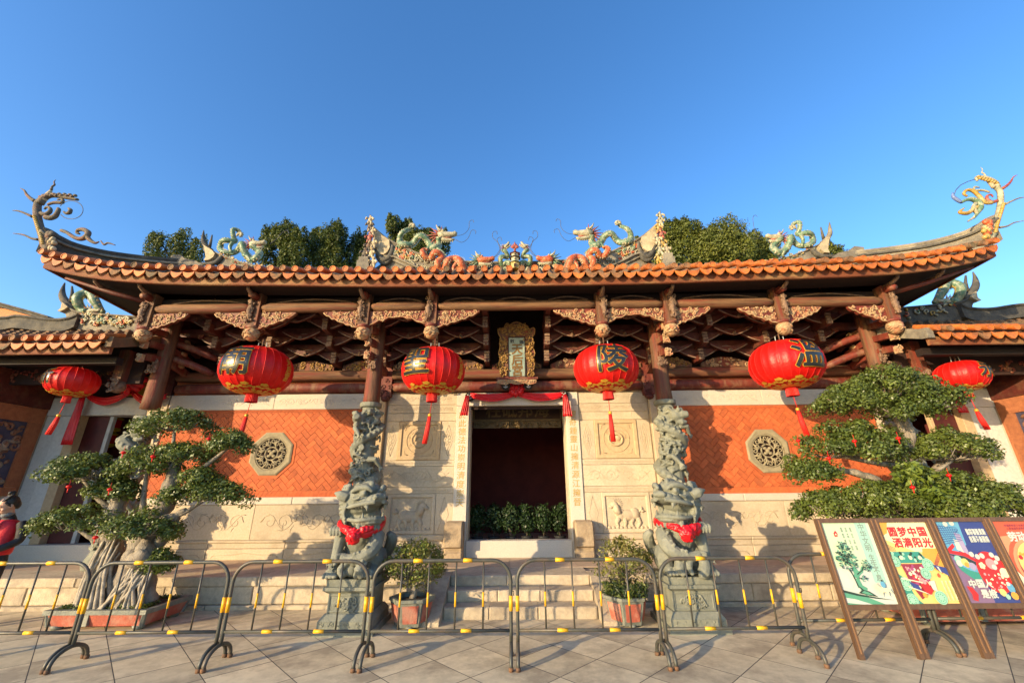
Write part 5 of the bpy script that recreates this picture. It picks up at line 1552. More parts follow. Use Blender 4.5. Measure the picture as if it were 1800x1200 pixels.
    g = MB(); g.tube([f(P(126.5, 503, Y)), f(P(127, 515, Y)), f(P(125, 530, Y))], [.02, .035, .05], 6); put('ridge_horn', g, 'ridge_dark', ro)
    g = MB(); g.tube([f(p) for p in top[:18]], lerpl([.012, .035, .06, .08, .08, .05], 18), 8, flatten=((0, 1, 0), 1.2)); put('upturned_tip', g, 'ridge_dark', ro)
    g = MB(); pl = [f(P(a, b, Y - .05)) for a, b in [(116, 533), (126, 542), (121, 546), (113, 550), (108, 549), (114, 544)]]; g.prism([(p.x, p.z) for p in pl], Y - .15, Y + .05); put('plaster_end', g, 'plaster', ro)
    top2 = catmull([P(a, b, Y - .1) for a, b in [(143, 553), (132, 558), (115, 561), (90, 561), (60, 557), (36, 555), (20, 558), (0, 559), (-60, 562), (-160, 566)]], 3)
    g = MB(); sweep_wall(g, [f(p) for p in top2], .34, .14, cap=.05); put('lower_ridge', g, 'ridge_dark', ro)
    for mname, cnt in (('glaze_cream', 34), ('glaze_orange', 8), ('glaze_green', 12), ('glaze_yellow', 14)):
        g = MB(); a_, b_ = P(150, 552, Y), P(240, 560, Y)
        carve(g, rg, a_.x, b_.x, -.26, .03, lambda u, v: f(Vector((u, Y - .1, a_.z + (b_.z - a_.z) * (u - a_.x) / (b_.x - a_.x) + v))), cnt if s < 0 else cnt // 3, .07, .022); put('ridge_flowers', g, mname, ro)
both(wing)

# far building beyond the left wing
fb = thing('far_building', 'distant orange brick building with a sloping dark roof edge, beyond the left wing roof', 'building', (-26, 24, 0))
g = MB(); pl = [P(a, b, 24) for a, b in [(-200, 520), (0, 535), (66, 553), (92, 560), (92, 640), (-200, 640)]]; g.prism([(p.x, p.z) for p in pl], 24, 30); put('wall', g, 'far_brick', fb)
g = MB(); q = [P(a, b, 23.9) for a, b in [(-200, 517), (0, 532), (66, 550), (96, 559)]]; sweep_wall(g, q, .28, .5, cap=.1); put('roof_edge', g, 'ridge_dark', fb)

# ================================================================== TREES BEHIND THE ROOF
def crown_mesh(name, blobs, nleaf, size, rng_, mats, off, shell=.55, aspect=.5):
    V, F = [], []
    vol = np.array([b[3] * b[4] * b[5] for b in blobs]) ** .67; vol /= vol.sum()
    mi_ = []
    for b, w in zip(blobs, vol):
        n = int(nleaf * w)
        d = rng_.normal(size=(n, 3)); d /= np.linalg.norm(d, axis=1, keepdims=True)
        q = shell + (1 - shell) * rng_.uniform(0, 1, size=(n, 1)) ** .5
        lump = 1 + .16 * np.sin(d[:, :1] * 7 + b[0] * 3) * np.sin(d[:, 2:3] * 8 + b[1]) + .12 * np.sin(d[:, 1:2] * 13 + b[2] * 5)
        pos = d * q * lump * np.array(b[3:6]) + np.array(b[:3])
        nr = d + rng_.normal(scale=.7, size=(n, 3)) + np.array([0, 0, .35])
        add_leaves(V, F, pos, nr, size, rng_, aspect)
        mi_.append((rng_.uniform(size=n) < .3).astype(int) if len(mats) > 1 else np.zeros(n, int))
    return leaf_mesh(name, V, F, mats, np.concatenate(mi_), off)

nr = np.random.default_rng(5)
TREES = [  # crown lumps as (px, py of the centre, half width px, half height px), distance, label
    ([(262, 452, 22, 16), (290, 440, 24, 22), (325, 438, 26, 22), (350, 450, 24, 28)], 19.0, 'low bushy evergreen tree behind the left eave, farthest left of the treetops'),
    ([(478, 440, 22, 34), (512, 425, 26, 26), (530, 455, 30, 34), (498, 455, 26, 34)], 17.0, 'dense dark tree with two rounded tops just right of the left ridge dragon'),
    ([(560, 430, 28, 28), (595, 425, 26, 24), (580, 455, 40, 40), (622, 430, 18, 22), (634, 445, 20, 40)], 17.5, 'broad dark tree whose crown reaches the left end of the centre ridge'),
    ([(695, 402, 15, 16), (712, 408, 18, 24), (700, 425, 22, 30), (778, 432, 16, 24), (745, 440, 30, 26)], 18.0, 'narrow pointed tree rising behind the left centre-ridge dragon'),
    ([(1180, 415, 18, 24), (1205, 410, 22, 22), (1195, 440, 34, 34), (1170, 440, 24, 30)], 17.0, 'dark tree just right of the right end of the centre ridge'),
    ([(1248, 418, 24, 24), (1262, 440, 40, 40), (1290, 435, 24, 30), (1232, 445, 30, 34)], 17.2, 'tall light green tree in the middle of the right treetops'),
    ([(1318, 440, 30, 24), (1338, 452, 24, 24), (1300, 455, 30, 24)], 17.6, 'low light green tree beside the right side-ridge dragon'),
    ([(1440, 455, 26, 12), (1490, 462, 30, 10), (1123, 415, 6, 8)], 20.0, 'dark treetop hardly showing over the right side of the roof'),
]
for lumps, Yt, lab in TREES:
    blobs = []
    for (a, b, w_, h2) in lumps:
        c = P(a, b, Yt); e = P(a + w_, b - h2, Yt)
        wx, hz = abs(e.x - c.x), abs(e.z - c.z)
        cy_ = Yt + nr.uniform(-.5, .5)
        blobs.append((c.x, cy_, c.z, wx, wx * .9, hz))
        for k in range(10):
            dx, dz = nr.uniform(-.75, .75), nr.uniform(-.5, .8)
            blobs.append((c.x + dx * wx, cy_ - nr.uniform(0, .6) * wx, c.z + dz * hz, wx * .26, wx * .3, hz * .46))
    cx_ = sum(b[0] for b in blobs) / len(blobs); zmin = min(b[2] - b[5] for b in blobs)
    blobs.append((cx_, Yt + .5, zmin, 1.1, 1.0, 1.6))
    t = thing('tree', lab, 'tree', (cx_, Yt + .4, 0), 'trees behind the roof')
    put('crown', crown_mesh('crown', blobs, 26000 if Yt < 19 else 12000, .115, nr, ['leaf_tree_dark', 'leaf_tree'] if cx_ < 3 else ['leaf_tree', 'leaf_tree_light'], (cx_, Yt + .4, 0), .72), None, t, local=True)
    g = MB(); g.tube([(cx_, Yt + .4, 0), (cx_ + .1, Yt + .4, 3), (cx_, Yt + .4, 5.5), (cx_ + .1, Yt + .3, zmin + .6)], [.3, .24, .18, .08], 8)
    for k in range(4):
        b = blobs[(k * 8) % len(blobs)]; g.tube([(cx_, Yt + .4, zmin - .8), ((cx_ + b[0]) / 2, Yt + .3, (zmin + b[2]) / 2), (b[0], b[1], b[2])], [.11, .07, .02], 6)
    put('trunk', g, 'bark_tree', t)
# ================================================================== PLAQUE OVER THE DOOR
pq = thing('temple_name_plaque', 'upright green name plaque with three gilt characters in a scalloped gilt frame', 'plaque', (CX, 8.4, 4.2))
tilt = Matrix.Translation((CX, 8.46, 3.83)) @ Matrix.Rotation(R(13), 4, 'X') @ Matrix.Scale(1.09, 4)          # leans forward at the top
pc = lambda u, v, y=0.0: tilt @ Vector((u, y, v))
H_ = 1.0
ol = [(-.30, .06), (-.33, .2), (-.355, .33), (-.33, .42), (-.36, .52), (-.33, .62), (-.34, .72), (-.31, .82), (-.36, .90), (-.37, .99), (-.33, 1.02), (-.26, .99), (-.2, 1.06), (-.13, 1.08), (-.07, 1.12), (0, 1.14)]
ol = ol + [(-a, b) for a, b in ol[-2::-1]]
g = MB(); g.prism(ol, -.02, .03); g.xform(tilt); put('frame', g, 'worn_post', pq)
g = MB(); rg = random.Random(9)
def in_frame(u, v): return (abs(u) > .18 or v > .84) and abs(u) < .31 + .03 * math.sin(v * 20) and v < 1.1 - .35 * max(0, abs(u) - .1)
carve(g, rg, -.34, .34, .08, 1.1, lambda u, v: pc(u, v, -.028), 120, .06, .017, inside=in_frame)
g.tube([pc(a * .985, b, -.022) for a, b in ol], .012, 5); put('frame_carving', g, 'carving_gold', pq)
g = MB(); g.box(-.155, .155, -.034, -.022, .075, .82); g.xform(tilt); fo = put('field', g, 'plaque_green', pq)
g = MB()
for (x0, x1, z0, z1) in ((-.17, -.153, .06, .84), (.153, .17, .06, .84), (-.153, .153, .82, .84)): g.box(x0, x1, -.044, -.02, z0, z1)
g.xform(tilt); put('field_border', g, 'dark_wood', pq)
g = MB()
for k, ch in enumerate('天后宮'): letters(g, ch, .225, lambda u, v, k=k: pc(u + .01, .595 - k * .205 + v, -.0375), .007)
put('lettering', g, 'bronze_text', fo)
g = MB(); letters(g, '敕', .085, lambda u, v: pc(-.085 + u, .755 + v, -.0375), .003); letters(g, '賜', .085, lambda u, v: pc(.095 + u, .735 + v, -.0375), .003); put('small_lettering', g, 'ink_black', fo)
g = MB(); g.box(-.40, .40, -.10, .04, .015, .055); g.xform(tilt); sh = put('shelf', g, 'red_paint', pq)
g = MB(); g.prism([(-.37, .013)] + [(-.37 + .74 * t / 16, -.055 - .03 * abs(math.sin(t / 16 * math.pi * 3))) for t in range(17)] + [(.37, .013)], -.085, -.06); g.xform(tilt)
carve(g, rg, -.36, .36, -.045, .005, lambda u, v: pc(u, v, -.088), 60, .03, .010); put('shelf_carving', g, 'carving', sh)

def lion_boss(x, z, y, q, lab, mt='iron'):
    t = thing('lion_boss', lab, 'carved boss', (x, y, z), 'carved lion-head bosses')
    g = MB(); g.ball((x, y, z), (.085 * q, .07 * q, .085 * q), 12, 8); put('head', g, mt, t)
    g = MB()
    for k in range(14):
        a = 2 * math.pi * k / 14; g.ball((x + .085 * q * math.cos(a), y - .005, z + .085 * q * math.sin(a)), .022 * q, 6, 4)
    put('mane', g, mt, t)
    g = MB(); g.ball((x - .03 * q, y - .065 * q, z + .025 * q), .017 * q, 6, 5); g.ball((x + .03 * q, y - .065 * q, z + .025 * q), .017 * q, 6, 5); g.ball((x, y - .08 * q, z - .005 * q), .02 * q, 6, 5); put('face', g, 'reflect_pale', t)
    g = MB(); g.tube([(x - .045 * q, y - .06 * q, z - .03 * q), (x, y - .075 * q, z - .055 * q), (x + .045 * q, y - .06 * q, z - .03 * q)], .014 * q, 5); put('mouth', g, 'reflect_pale', t)
lion_boss(CX - .24, 3.72, 8.52, .95, 'dark lion-head boss under the left of the name plaque'); lion_boss(CX + .24, 3.72, 8.52, .95, 'dark lion-head boss under the right of the name plaque')
lion_boss(CX - 1.02, 3.545, 8.76, 1.05, 'dark lion-head door pin holding the left end of the red swag'); lion_boss(CX + 1.0, 3.565, 8.76, 1.05, 'dark lion-head door pin holding the right end of the red swag')

# red silk swag with a rosette
def ribbon(g, pts, w, folds=7, amp=.02, wv=(0, 0, 1), nv=(0, -1, 0)):
    """a gathered cloth strip: pts along it, w its width at each point, pleats standing towards nv"""
    k = len(pts); n = folds * 4 + 1
    w = w if isinstance(w, list) else [w] * k
    wv, nv = Vector(wv), Vector(nv)
    vs = []
    for i, p in enumerate(pts):
        for j in range(n):
            t = j / (n - 1)
            vs.append(Vector(p) + wv * (w[i] * (t - .5)) + nv * (amp * (1 + math.sin(t * folds * 2 * math.pi + i * .25)) * .5 + .03 * math.sin(math.pi * t)))
    o = len(vs)
    vs += [v - nv * .012 for v in vs]
    fs = [(i * n + j, i * n + j + 1, (i + 1) * n + j + 1, (i + 1) * n + j) for i in range(k - 1) for j in range(n - 1)]
    fs += [(o + a[3], o + a[2], o + a[1], o + a[0]) for a in fs]
    for i in range(k - 1): fs += [(i * n, (i + 1) * n, o + (i + 1) * n, o + i * n), ((i + 1) * n + n - 1, i * n + n - 1, o + i * n + n - 1, o + (i + 1) * n + n - 1)]
    fs += [(j + 1, j, o + j, o + j + 1) for j in range(n - 1)] + [((k - 1) * n + j, (k - 1) * n + j + 1, o + (k - 1) * n + j + 1, o + (k - 1) * n + j) for j in range(n - 1)]
    g.add(vs, fs, 0, True)
def rosette(g, c, r, seed=1, q=1.0):
    rg_ = random.Random(seed)
    for ring, (n, rad) in enumerate(((12, 1.0), (9, .68), (6, .36))):
        for k in range(n):
            a = 2 * math.pi * (k + .5 * ring) / n + rg_.uniform(-.15, .15)
            d = Vector((math.cos(a), 0, math.sin(a)))
            p0 = Vector(c) + d * r * .1; p1 = Vector(c) + d * r * rad * .62 + Vector((0, -r * (.35 + .25 * ring), 0)); p2 = Vector(c) + d * r * rad + Vector((0, -r * .12 * (1 + ring), 0))
            g.tube([p0, p1, p2], [r * .10, r * .24, r * .10], 7, flatten=((math.sin(a), 0, -math.cos(a)), 1.3))
    g.ball(Vector(c) + Vector((0, -r * .7, 0)), r * .3, 8, 6)
def swag(x0, x1, xm, zend, zmid, sag, y, rz, rr, tails, lab, ends=True, yend=None):
    t = thing('red_swag', lab, 'cloth swag', (xm, y, zmid), 'red silk swags over the doors')
    for (a, b, za, zb) in ((x0, xm, zend, zmid), (xm, x1, zmid, zend)):
        g = MB(); pts = [(a + (b - a) * i / 12, y, za + (zb - za) * i / 12 - sag * math.sin(math.pi * i / 12)) for i in range(13)]
        ribbon(g, pts, [.10 + .07 * math.sin(math.pi * i / 12) for i in range(13)], 3, .03); put('drape', g, 'cloth_red', t)
    g = MB(); rosette(g, (xm, y - .02, rz), rr, 3); put('rosette', g, 'cloth_red', t)
    for (xt, L, w0, w1, dx) in tails:
        g = MB(); k = 9
        pts = [(xt + dx * i / k, y - .05, zend - .02 - L * i / k) for i in range(k + 1)]
        ribbon(g, pts, [w0 + (w1 - w0) * (i / k) ** .7 for i in range(k + 1)], 4, .035, (1, 0, 0)); put('tail', g, 'cloth_red', t)
swag(CX - 1.0, CX + 1.0, CX - .02, 3.57, 3.60, .075, 8.72, 3.70, .19, [(CX - 1.06, .42, .08, .17, -.06), (CX + 1.02, .46, .08, .20, .03)], 'red silk swag with rosette and two hanging tails over the central doorway')
swag(CX - 9.25, CX - 7.55, CX - 8.35, 3.62, 3.72, .16, 8.70, 3.98, .34, [(CX - 9.32, 1.0, .10, .24, .02)], 'shaded red silk swag with a large rosette over the left side door')
swag(CX + 7.6, CX + 9.25, CX + 8.35, 3.60, 3.72, .16, 8.70, 3.98, .30, [(CX + 9.2, .5, .10, .2, .05)], 'red silk swag over the right side door, mostly behind the bonsai')
for s in (-1, 1):
    g = MB(); a, b = sx(s, 7.6, 8.65); g.box(a, b, 8.86, 8.90, 3.66, 4.1); o = put('silk_banner', g, 'cloth_yellow'); tag(o, 'plain yellow silk hanging behind the rosette above the %s side door' % ('left' if s < 0 else 'right'), 'banner')

# ================================================================== LANTERNS
def lantern(x, y, z, rad, hh, ch, az, ztop, lab, tl, lean=0.0, small=False, wide=.11):
    t = thing('red_lantern', lab, 'lantern', (x, y, z), 'red lanterns under the eaves')
    NR = 26 if not small else 22
    n = NR * 4; K = 20
    def prof(u):                                             # u from -1 (bottom) to 1 (top) -> radius, height
        a = u * math.pi / 2 * .93
        return rad * abs(math.cos(a)) ** .72, hh * math.sin(a) / math.sin(math.pi / 2 * .93)
    def surf(az_, u, out=0.0):
        r_, z_ = prof(u); r_ += out
        return Vector((x + r_ * math.sin(az_), y - r_ * math.cos(az_), z + z_ + out * u))
    g = MB(); vs = []
    for i in range(K + 1):
        u = -1 + 2 * i / K
        r_, z_ = prof(u)
        for j in range(n):
            a = 2 * math.pi * j / n
            ph = (j % 4) / 4
            k = 1 - .024 * math.sin(math.pi * ph) * (1 - .3 * abs(u))
            vs.append((x + r_ * k * math.sin(a), y - r_ * k * math.cos(a), z + z_))
    fs = [(i * n + j, i * n + (j + 1) % n, (i + 1) * n + (j + 1) % n, (i + 1) * n + j) for i in range(K) for j in range(n)]
    g.add(vs, fs, 0, True)
    body = put('lantern_body', g, 'silk_red', t)
    g = MB()                                                 # wire ribs
    for j in range(NR):
        a = 2 * math.pi * j / NR
        g.tube([surf(a, -1 + 2 * i / 12, .002) for i in range(13)], .0045, 4, caps=False)
    put('ribs', g, 'fringe_red', body)
    # gold cloud border round the bottom: big lobes and small ones
    g = MB()
    def patch(a0, u0, wa, wu, k=14, sp=1.0):
        c = surf(a0, u0, .012); pts = [c]
        for i in range(k):
            q = 2 * math.pi * i / k
            lob = 1 + .16 * math.cos(q * 5)
            pts.append(surf(a0 + wa * lob * math.cos(q), max(-.985, u0 + wu * lob * math.sin(q)), .012))
        g.add(pts, [(0, 1 + (i + 1) % k, 1 + i) for i in range(k)], 0, True)
    NB = 9
    for j in range(NB):
        a = 2 * math.pi * (j + .5) / NB + az
        patch(a, -.60, .15, .055); patch(a - .19, -.68, .10, .04); patch(a + .19, -.68, .10, .04)
        patch(a, -.72, .13, .035); patch(a + math.pi / NB, -.72, .07, .05); patch(a + math.pi / NB, -.83, .13, .05); patch(a, -.85, .16, .05)
    for i in range(2):
        u0, u1 = -.985 + i * .05, -.93 + i * .05
        ring = [surf(2 * math.pi * j / 40, u0, .010) for j in range(40)] + [surf(2 * math.pi * j / 40, u1, .010) for j in range(40)]
        g.add(ring, [(j, (j + 1) % 40, 40 + (j + 1) % 40, 40 + j) for j in range(40)], 0, True)
    put('gold_border', g, 'gold', body)
    g = MB(); ring = [surf(2 * math.pi * j / 40, .90, .008) for j in range(40)] + [surf(2 * math.pi * j / 40, .985, .008) for j in range(40)]
    g.add(ring, [(j, (j + 1) % 40, 40 + (j + 1) % 40, 40 + j) for j in range(40)], 0, True); put('top_border', g, 'gold', body)
    # character: gold edge below, black stroke above
    sz = rad * 1.0 if not small else rad * .86
    u0 = .12
    fn = lambda o: (lambda a, b: surf(az + a / rad, u0 + b / (hh * 1.50), o))
    g = MB(); letters(g, ch, sz, fn(.020), .033 * sz, maxedge=.05); put('character_edge', g, 'gold', body)
    g = MB(); letters(g, ch, sz, fn(.028), .016 * sz, maxedge=.05); put('character', g, 'ink_black', body)
    if not small:                                            # small gilt column of characters on the flank
        g = MB()
        for k, c_ in enumerate('天后宮'): letters(g, c_, rad * .24, lambda a, b, k=k: surf(az + 1.62 + a / rad, .22 - k * .22 + b / (hh * 1.4), .016), .004, maxedge=.06)
        put('side_characters', g, 'gold', body)
    # collar of fringe, cord, bead and tassel
    zb = z - hh
    g = MB(); g.lathe([(rad * .16, zb + .05), (rad * .17, zb + .015), (rad * .165, zb)], 16, (x, y, 0)); put('gold_collar', g, 'gold', t)
    g = MB(); m_ = 28; hf = .155 if not small else .13; rf = rad * .15
    vs = []
    for k, zz in enumerate((zb + .002, zb - hf * .5, zb - hf)):
        for j in range(m_ * 2):
            q = rf * (1.0 + (.06 if j % 2 else -.05) + .05 * k); a = math.pi * j / m_
            vs.append((x + q * math.cos(a), y + q * math.sin(a), zz))
    g.add(vs, [(i * 2 * m_ + j, i * 2 * m_ + (j + 1) % (2 * m_), (i + 1) * 2 * m_ + (j + 1) % (2 * m_), (i + 1) * 2 * m_ + j) for i in range(2) for j in range(2 * m_)] + [tuple(range(2 * m_))]); put('fringe', g, 'fringe_red', t)
    zc = zb - hf
    c1 = Vector((x + lean * .18, y, zc - .22))
    g = MB(); g.tube([(x, y, zc), c1], .006, 5); put('cord', g, 'fringe_red', t)
    g = MB(); g.ball(c1 + Vector((0, 0, -.02)), .034, 8, 6); put('bead', g, 'gold', t)
    g = MB()
    for k in range(9):
        a = 2 * math.pi * k / 9; d = Vector((math.cos(a), math.sin(a), 0))
        p0 = c1 + Vector((0, 0, -.045)) + d * .014; p1 = c1 + Vector((lean * tl * .35, 0, -tl * .5)) + d * .026; p2 = c1 + Vector((lean * tl, 0, -tl)) + d * .034
        g.tube([p0, p1, p2], [.015, .017, .010], 6)
    put('tassel', g, 'fringe_red', t)
    # hanging hook and the wire bail
    g = MB(); g.tube([(x, y, ztop), (x, y, z + hh - .02)], .013, 6); put('hanger', g, 'worn_post', t)
    g = MB()
    for k in (-1, 1): g.tube([(x + k * .085, y, z + hh - .03), (x + k * .075, y, z + hh + .13)], .008, 5)
    put('bail', g, 'reflect_pale', t)
def lpos(px, py, Y): return P(px, py, Y)
p = lpos(452, 652, 7.37); lantern(p.x, p.y, p.z, .605, .43, '廟', -.12, 4.40, 'large red lantern under the main eave, leftmost of the four in a row', .52, -.14)
p = lpos(762, 652, 7.37); lantern(p.x, p.y, p.z, .575, .42, '聖', -.42, 4.40, 'large red lantern with a black character, hung left of the name plaque', .52, -.12)
p = lpos(1065, 648, 7.37); lantern(p.x, p.y, p.z, .585, .42, '陵', .02, 4.40, 'large red lantern with a black character, hung right of the name plaque', .52, .03)
p = lpos(1381, 641, 7.37); lantern(p.x, p.y, p.z, .605, .43, '溫', .10, 4.40, 'large red lantern under the main eave, rightmost of the four in a row', .50, .12)
p = lpos(128, 671, 7.5); lantern(p.x, p.y, p.z, .385, .265, '新', -.35, 4.0, 'smaller half-shaded red lantern hung under the left wing eave', .36, -.2, True)
p = lpos(1690, 661, 7.5); lantern(p.x, p.y, p.z, .385, .265, '永', .22, 4.0, 'smaller half-shaded red lantern hung under the right wing eave', .36, .18, True)

# yellow and red palace lanterns in the left side door
for k, (px, py) in enumerate(((197, 745), (186, 772))):
    p = P(px, py, 9.3)
    t = thing('palace_lantern', ['upper', 'lower'][k] + ' of two yellow and red box lanterns inside the left side door', 'lantern', p, 'box lanterns inside the left side door')
    g = MB(); g.lathe([(.10, -.12), (.16, -.09), (.16, .09), (.10, .12)], 6, p, smooth=False); put('box', g, 'cloth_red', t)
    g = MB(); g.lathe([(.17, .09), (.19, .12), (.12, .17), (.04, .19)], 6, p, smooth=False); put('top_frill', g, 'cloth_yellow', t)
    g = MB(); g.lathe([(.12, -.17), (.18, -.14), (.17, -.09)], 6, p, smooth=False); put('bottom_frill', g, 'cloth_yellow', t)

# ================================================================== STONE LIONS ON PEDESTALS
def pedestal(s):
    xc = CX + s * 2.165; y0 = 5.86; dp = .80; w = .37
    t = thing('lion_pedestal', 'carved greenstone pedestal under the %s lion' % ('left' if s < 0 else 'right'), 'pedestal', (xc, y0 + dp / 2, 0), 'lion pedestals')
    def tier(nm, k, z0, z1, k2=None):
        k2 = k if k2 is None else k2
        g = MB(); yc = y0 + dp / 2
        vs = [(xc + a * k, yc + b * (dp / 2 - w + k), z0) for a, b in ((-1, -1), (1, -1), (1, 1), (-1, 1))] + [(xc + a * k2, yc + b * (dp / 2 - w + k2), z1) for a, b in ((-1, -1), (1, -1), (1, 1), (-1, 1))]
        g.add(vs, [(3, 2, 1, 0), (4, 5, 6, 7)] + [(i, (i + 1) % 4, (i + 1) % 4 + 4, i + 4) for i in range(4)])
        return put(nm, g, 'green_stone', t)
    tier('base', .37, -.01, .065); tier('plinth', .335, .066, .15); tier('plinth_slope', .335, .151, .22, .285)
    wst = tier('waist', .262, .221, .44); tier('cornice', .27, .441, .475, .315); tier('cornice_slab', .322, .476, .515); tier('seat', .29, .516, .60, .30)
    yc = y0 + dp / 2; yf = yc - (dp / 2 - w + .262)
    g = MB(); g.frame(xc - .25, xc + .25, .232, .43, yf - .008, .02, .022)
    rg_ = random.Random(13 + s)
    carve(g, rg_, xc - .15, xc + .15, .27, .39, lambda u, v: Vector((u, yf - .006, v)), 26, .045, .013)
    put('waist_relief', g, 'green_stone', wst)
    g = MB(); carve(g, rg_, xc - .3, xc + .3, .09, .13, lambda u, v: Vector((u, yc - (dp / 2 - w + .337), v)), 16, .02, .005); put('plinth_relief', g, 'green_stone', t)
pedestal(-1); pedestal(1)

def lion(s, variant):
    """s=+1 turns its head to the left of the picture; built once facing that way, mirrored for the other"""
    xc = CX + s * 2.165; yc = 6.22; z0 = .60
    g = MB()
    m = -s                                                   # direction the head turns: towards the doorway axis... mirrored per side
    X = lambda u: m * u
    b = lambda u, v, w, r, nu=12, nv=8, rot=None: g.ball((X(u), v, w), r, nu, nv, 0, rot)
    tb = lambda pts, r, n=9: g.tube(catmull([(X(p[0]), p[1], p[2]) for p in pts], 4), lerpl(r, 4 * (len(pts) - 1) + 1), n)
    # trunk, chest, haunches
    b(-.02, .10, .30, (.24, .23, .26)); b(-.01, -.02, .46, (.215, .18, .22)); b(.0, -.10, .50, (.17, .13, .17)); b(-.02, .0, .60, (.23, .18, .13))
    b(.21, .08, .17, (.13, .20, .18)); b(-.21, .08, .17, (.13, .20, .18))
    tb([(.20, -.05, .08), (.23, -.2, .05), (.22, -.26, .05)], [.09, .07, .065]); tb([(-.2, -.05, .08), (-.24, -.2, .05), (-.24, -.26, .05)], [.09, .07, .065])
    for q in (-1, 1):
        for k in (-1, 0, 1): b(q * .225 + .042 * k, -.29, .04, (.026, .04, .032), 7, 5)
    b(-.0, .02, .03, (.28, .27, .04))
    # upright foreleg on the outer side, with the claws up by the shoulder
    tb([(-.22, -.02, .60), (-.25, -.10, .45), (-.255, -.16, .3), (-.265, -.2, .12), (-.275, -.23, .06)], [.10, .085, .066, .062, .075])
    for k in range(4): tb([(-.335 + .04 * k, -.2, .60), (-.335 + .043 * k, -.255, .575), (-.33 + .043 * k, -.255, .50)], [.027, .026, .014], 7)
    b(-.27, -.16, .58, (.085, .07, .06))
    for k in range(4): tb([(-.33 + .042 * k, -.24, .06), (-.335 + .044 * k, -.30, .04), (-.335 + .044 * k, -.32, .012)], [.03, .028, .016], 7)
    for k in range(6): spiral(g, (X(-.27 + .035 * (k % 3 - 1)), .14 + .05 * (k // 3)), .03, 1, 1, k, .010, lambda u, v: Vector((u, -.285, v)), 5)
    # scaly foreleg folded across the belly
    tb([(.21, -.06, .50), (.235, -.17, .40), (.21, -.27, .31), (.10, -.30, .25), (-.04, -.30, .235), (-.13, -.29, .25)], [.115, .11, .095, .075, .06, .062])
    for k in range(34):
        t_ = k / 34; i = int(t_ * 5); a = k * 2.4
        pth = [(.215, -.10, .49), (.235, -.18, .41), (.215, -.27, .32), (.12, -.30, .26), (.02, -.30, .245)]
        i = min(3, int(t_ * 4)); f_ = t_ * 4 - i
        c = [pth[i][q] + (pth[i + 1][q] - pth[i][q]) * f_ for q in range(3)]
        rad = .112 - .045 * t_
        b(c[0] + rad * .75 * math.cos(a) * .5, c[1] - rad * .82 * abs(math.sin(a * .7 + .9)), c[2] + rad * .8 * math.sin(a), (.026, .022, .024), 6, 4)
    for k in range(4): tb([(-.13 - .02 * k, -.30 + .01 * k, .285 - .025 * k), (-.19, -.34, .28 - .03 * k), (-.22, -.33, .25 - .03 * k)], [.024, .022, .01], 7)
    # between the paws: cub for one, brocade ball with ribbon for the other
    if variant == 'cub':
        b(-.02, -.22, .12, (.09, .08, .11)); b(.03, -.28, .2, (.06, .055, .055)); b(-.1, -.28, .06, (.05, .07, .05)); b(.08, -.29, .05, (.04, .07, .045))
        tb([(.16, -.3, .03), (.12, -.33, .12), (.2, -.31, .2)], [.05, .07, .02]); tb([(-.05, -.29, .2), (-.13, -.32, .12), (-.09, -.33, .03)], [.04, .04, .03])
    else:
        tb([(-.12, -.29, .26), (-.18, -.30, .16), (-.14, -.33, .05), (-.08, -.35, .02)], [.05, .07, .08, .03]); tb([(-.06, -.29, .25), (.03, -.31, .14), (.0, -.35, .03)], [.035, .055, .02]); tb([(.1, -.26, .22), (.14, -.29, .1), (.1, -.33, .02)], [.06, .07, .03])
    # ruff of mane curls, neck
    b(.0, .0, .72, (.22, .19, .17))
    # head, turned to one side and lifted: broad skull, long upper muzzle, wide open mouth, heavy brows, curls
    hc = Vector((.01, -.07, .90)); ha = R(46); HS = 1.17
    hf = Vector((math.sin(ha), -math.cos(ha), .10)).normalized(); hr = Vector((math.cos(ha), math.sin(ha), 0)); hu = hr.cross(hf).normalized()
    if hu.z < 0: hu = -hu
    def H(a, b_, c): return hc + (hf * a + hr * b_ + hu * c) * HS
    HM = Matrix((hf, hr, hu)).transposed()
    FL = Matrix.Diagonal((m, 1, 1))
    def hb(a, b_, c, r, nu=12, nv=8):
        r = r * HS if isinstance(r, (int, float)) else tuple(q * HS for q in r)
        g.ball(Vector((m * H(a, b_, c).x, H(a, b_, c).y, H(a, b_, c).z)), r, nu, nv, 0, (FL @ HM) if not isinstance(r, (int, float)) else None)
    def ht(pts, r, n=8): tb([tuple(H(*p)) for p in pts], [q * HS for q in r], n)
    hb(-.02, 0, .03, (.20, .215, .19)); hb(-.10, 0, .0, (.17, .22, .2)); hb(.06, 0, .13, (.14, .17, .09))
    hb(.17, 0, .0, (.16, .165, .062)); hb(.28, 0, .02, (.075, .115, .055)); hb(.335, 0, .04, (.045, .07, .04))
    for q in (-1, 1):
        hb(.355, q * .05, .035, .030, 8, 6)
        ht([(.02, q * .205, -.045), (.14, q * .19, -.035), (.26, q * .135, -.025), (.345, q * .05, -.02)], [.022, .026, .026, .024])
        ht([(.0, q * .19, -.172), (.12, q * .17, -.192), (.22, q * .12, -.196), (.275, q * .0, -.194)], [.02, .024, .024, .022])
        ht([(.27, q * .115, -.03), (.28, q * .112, -.075), (.275, q * .108, -.11)], [.022, .018, .006], 7)
        ht([(.21, q * .12, -.195), (.215, q * .125, -.15), (.21, q * .125, -.115)], [.02, .015, .005], 7)
        for k in range(5): hb(.08 + .045 * k, q * (.175 - .012 * k), -.055, (.016, .014, .020), 6, 4)
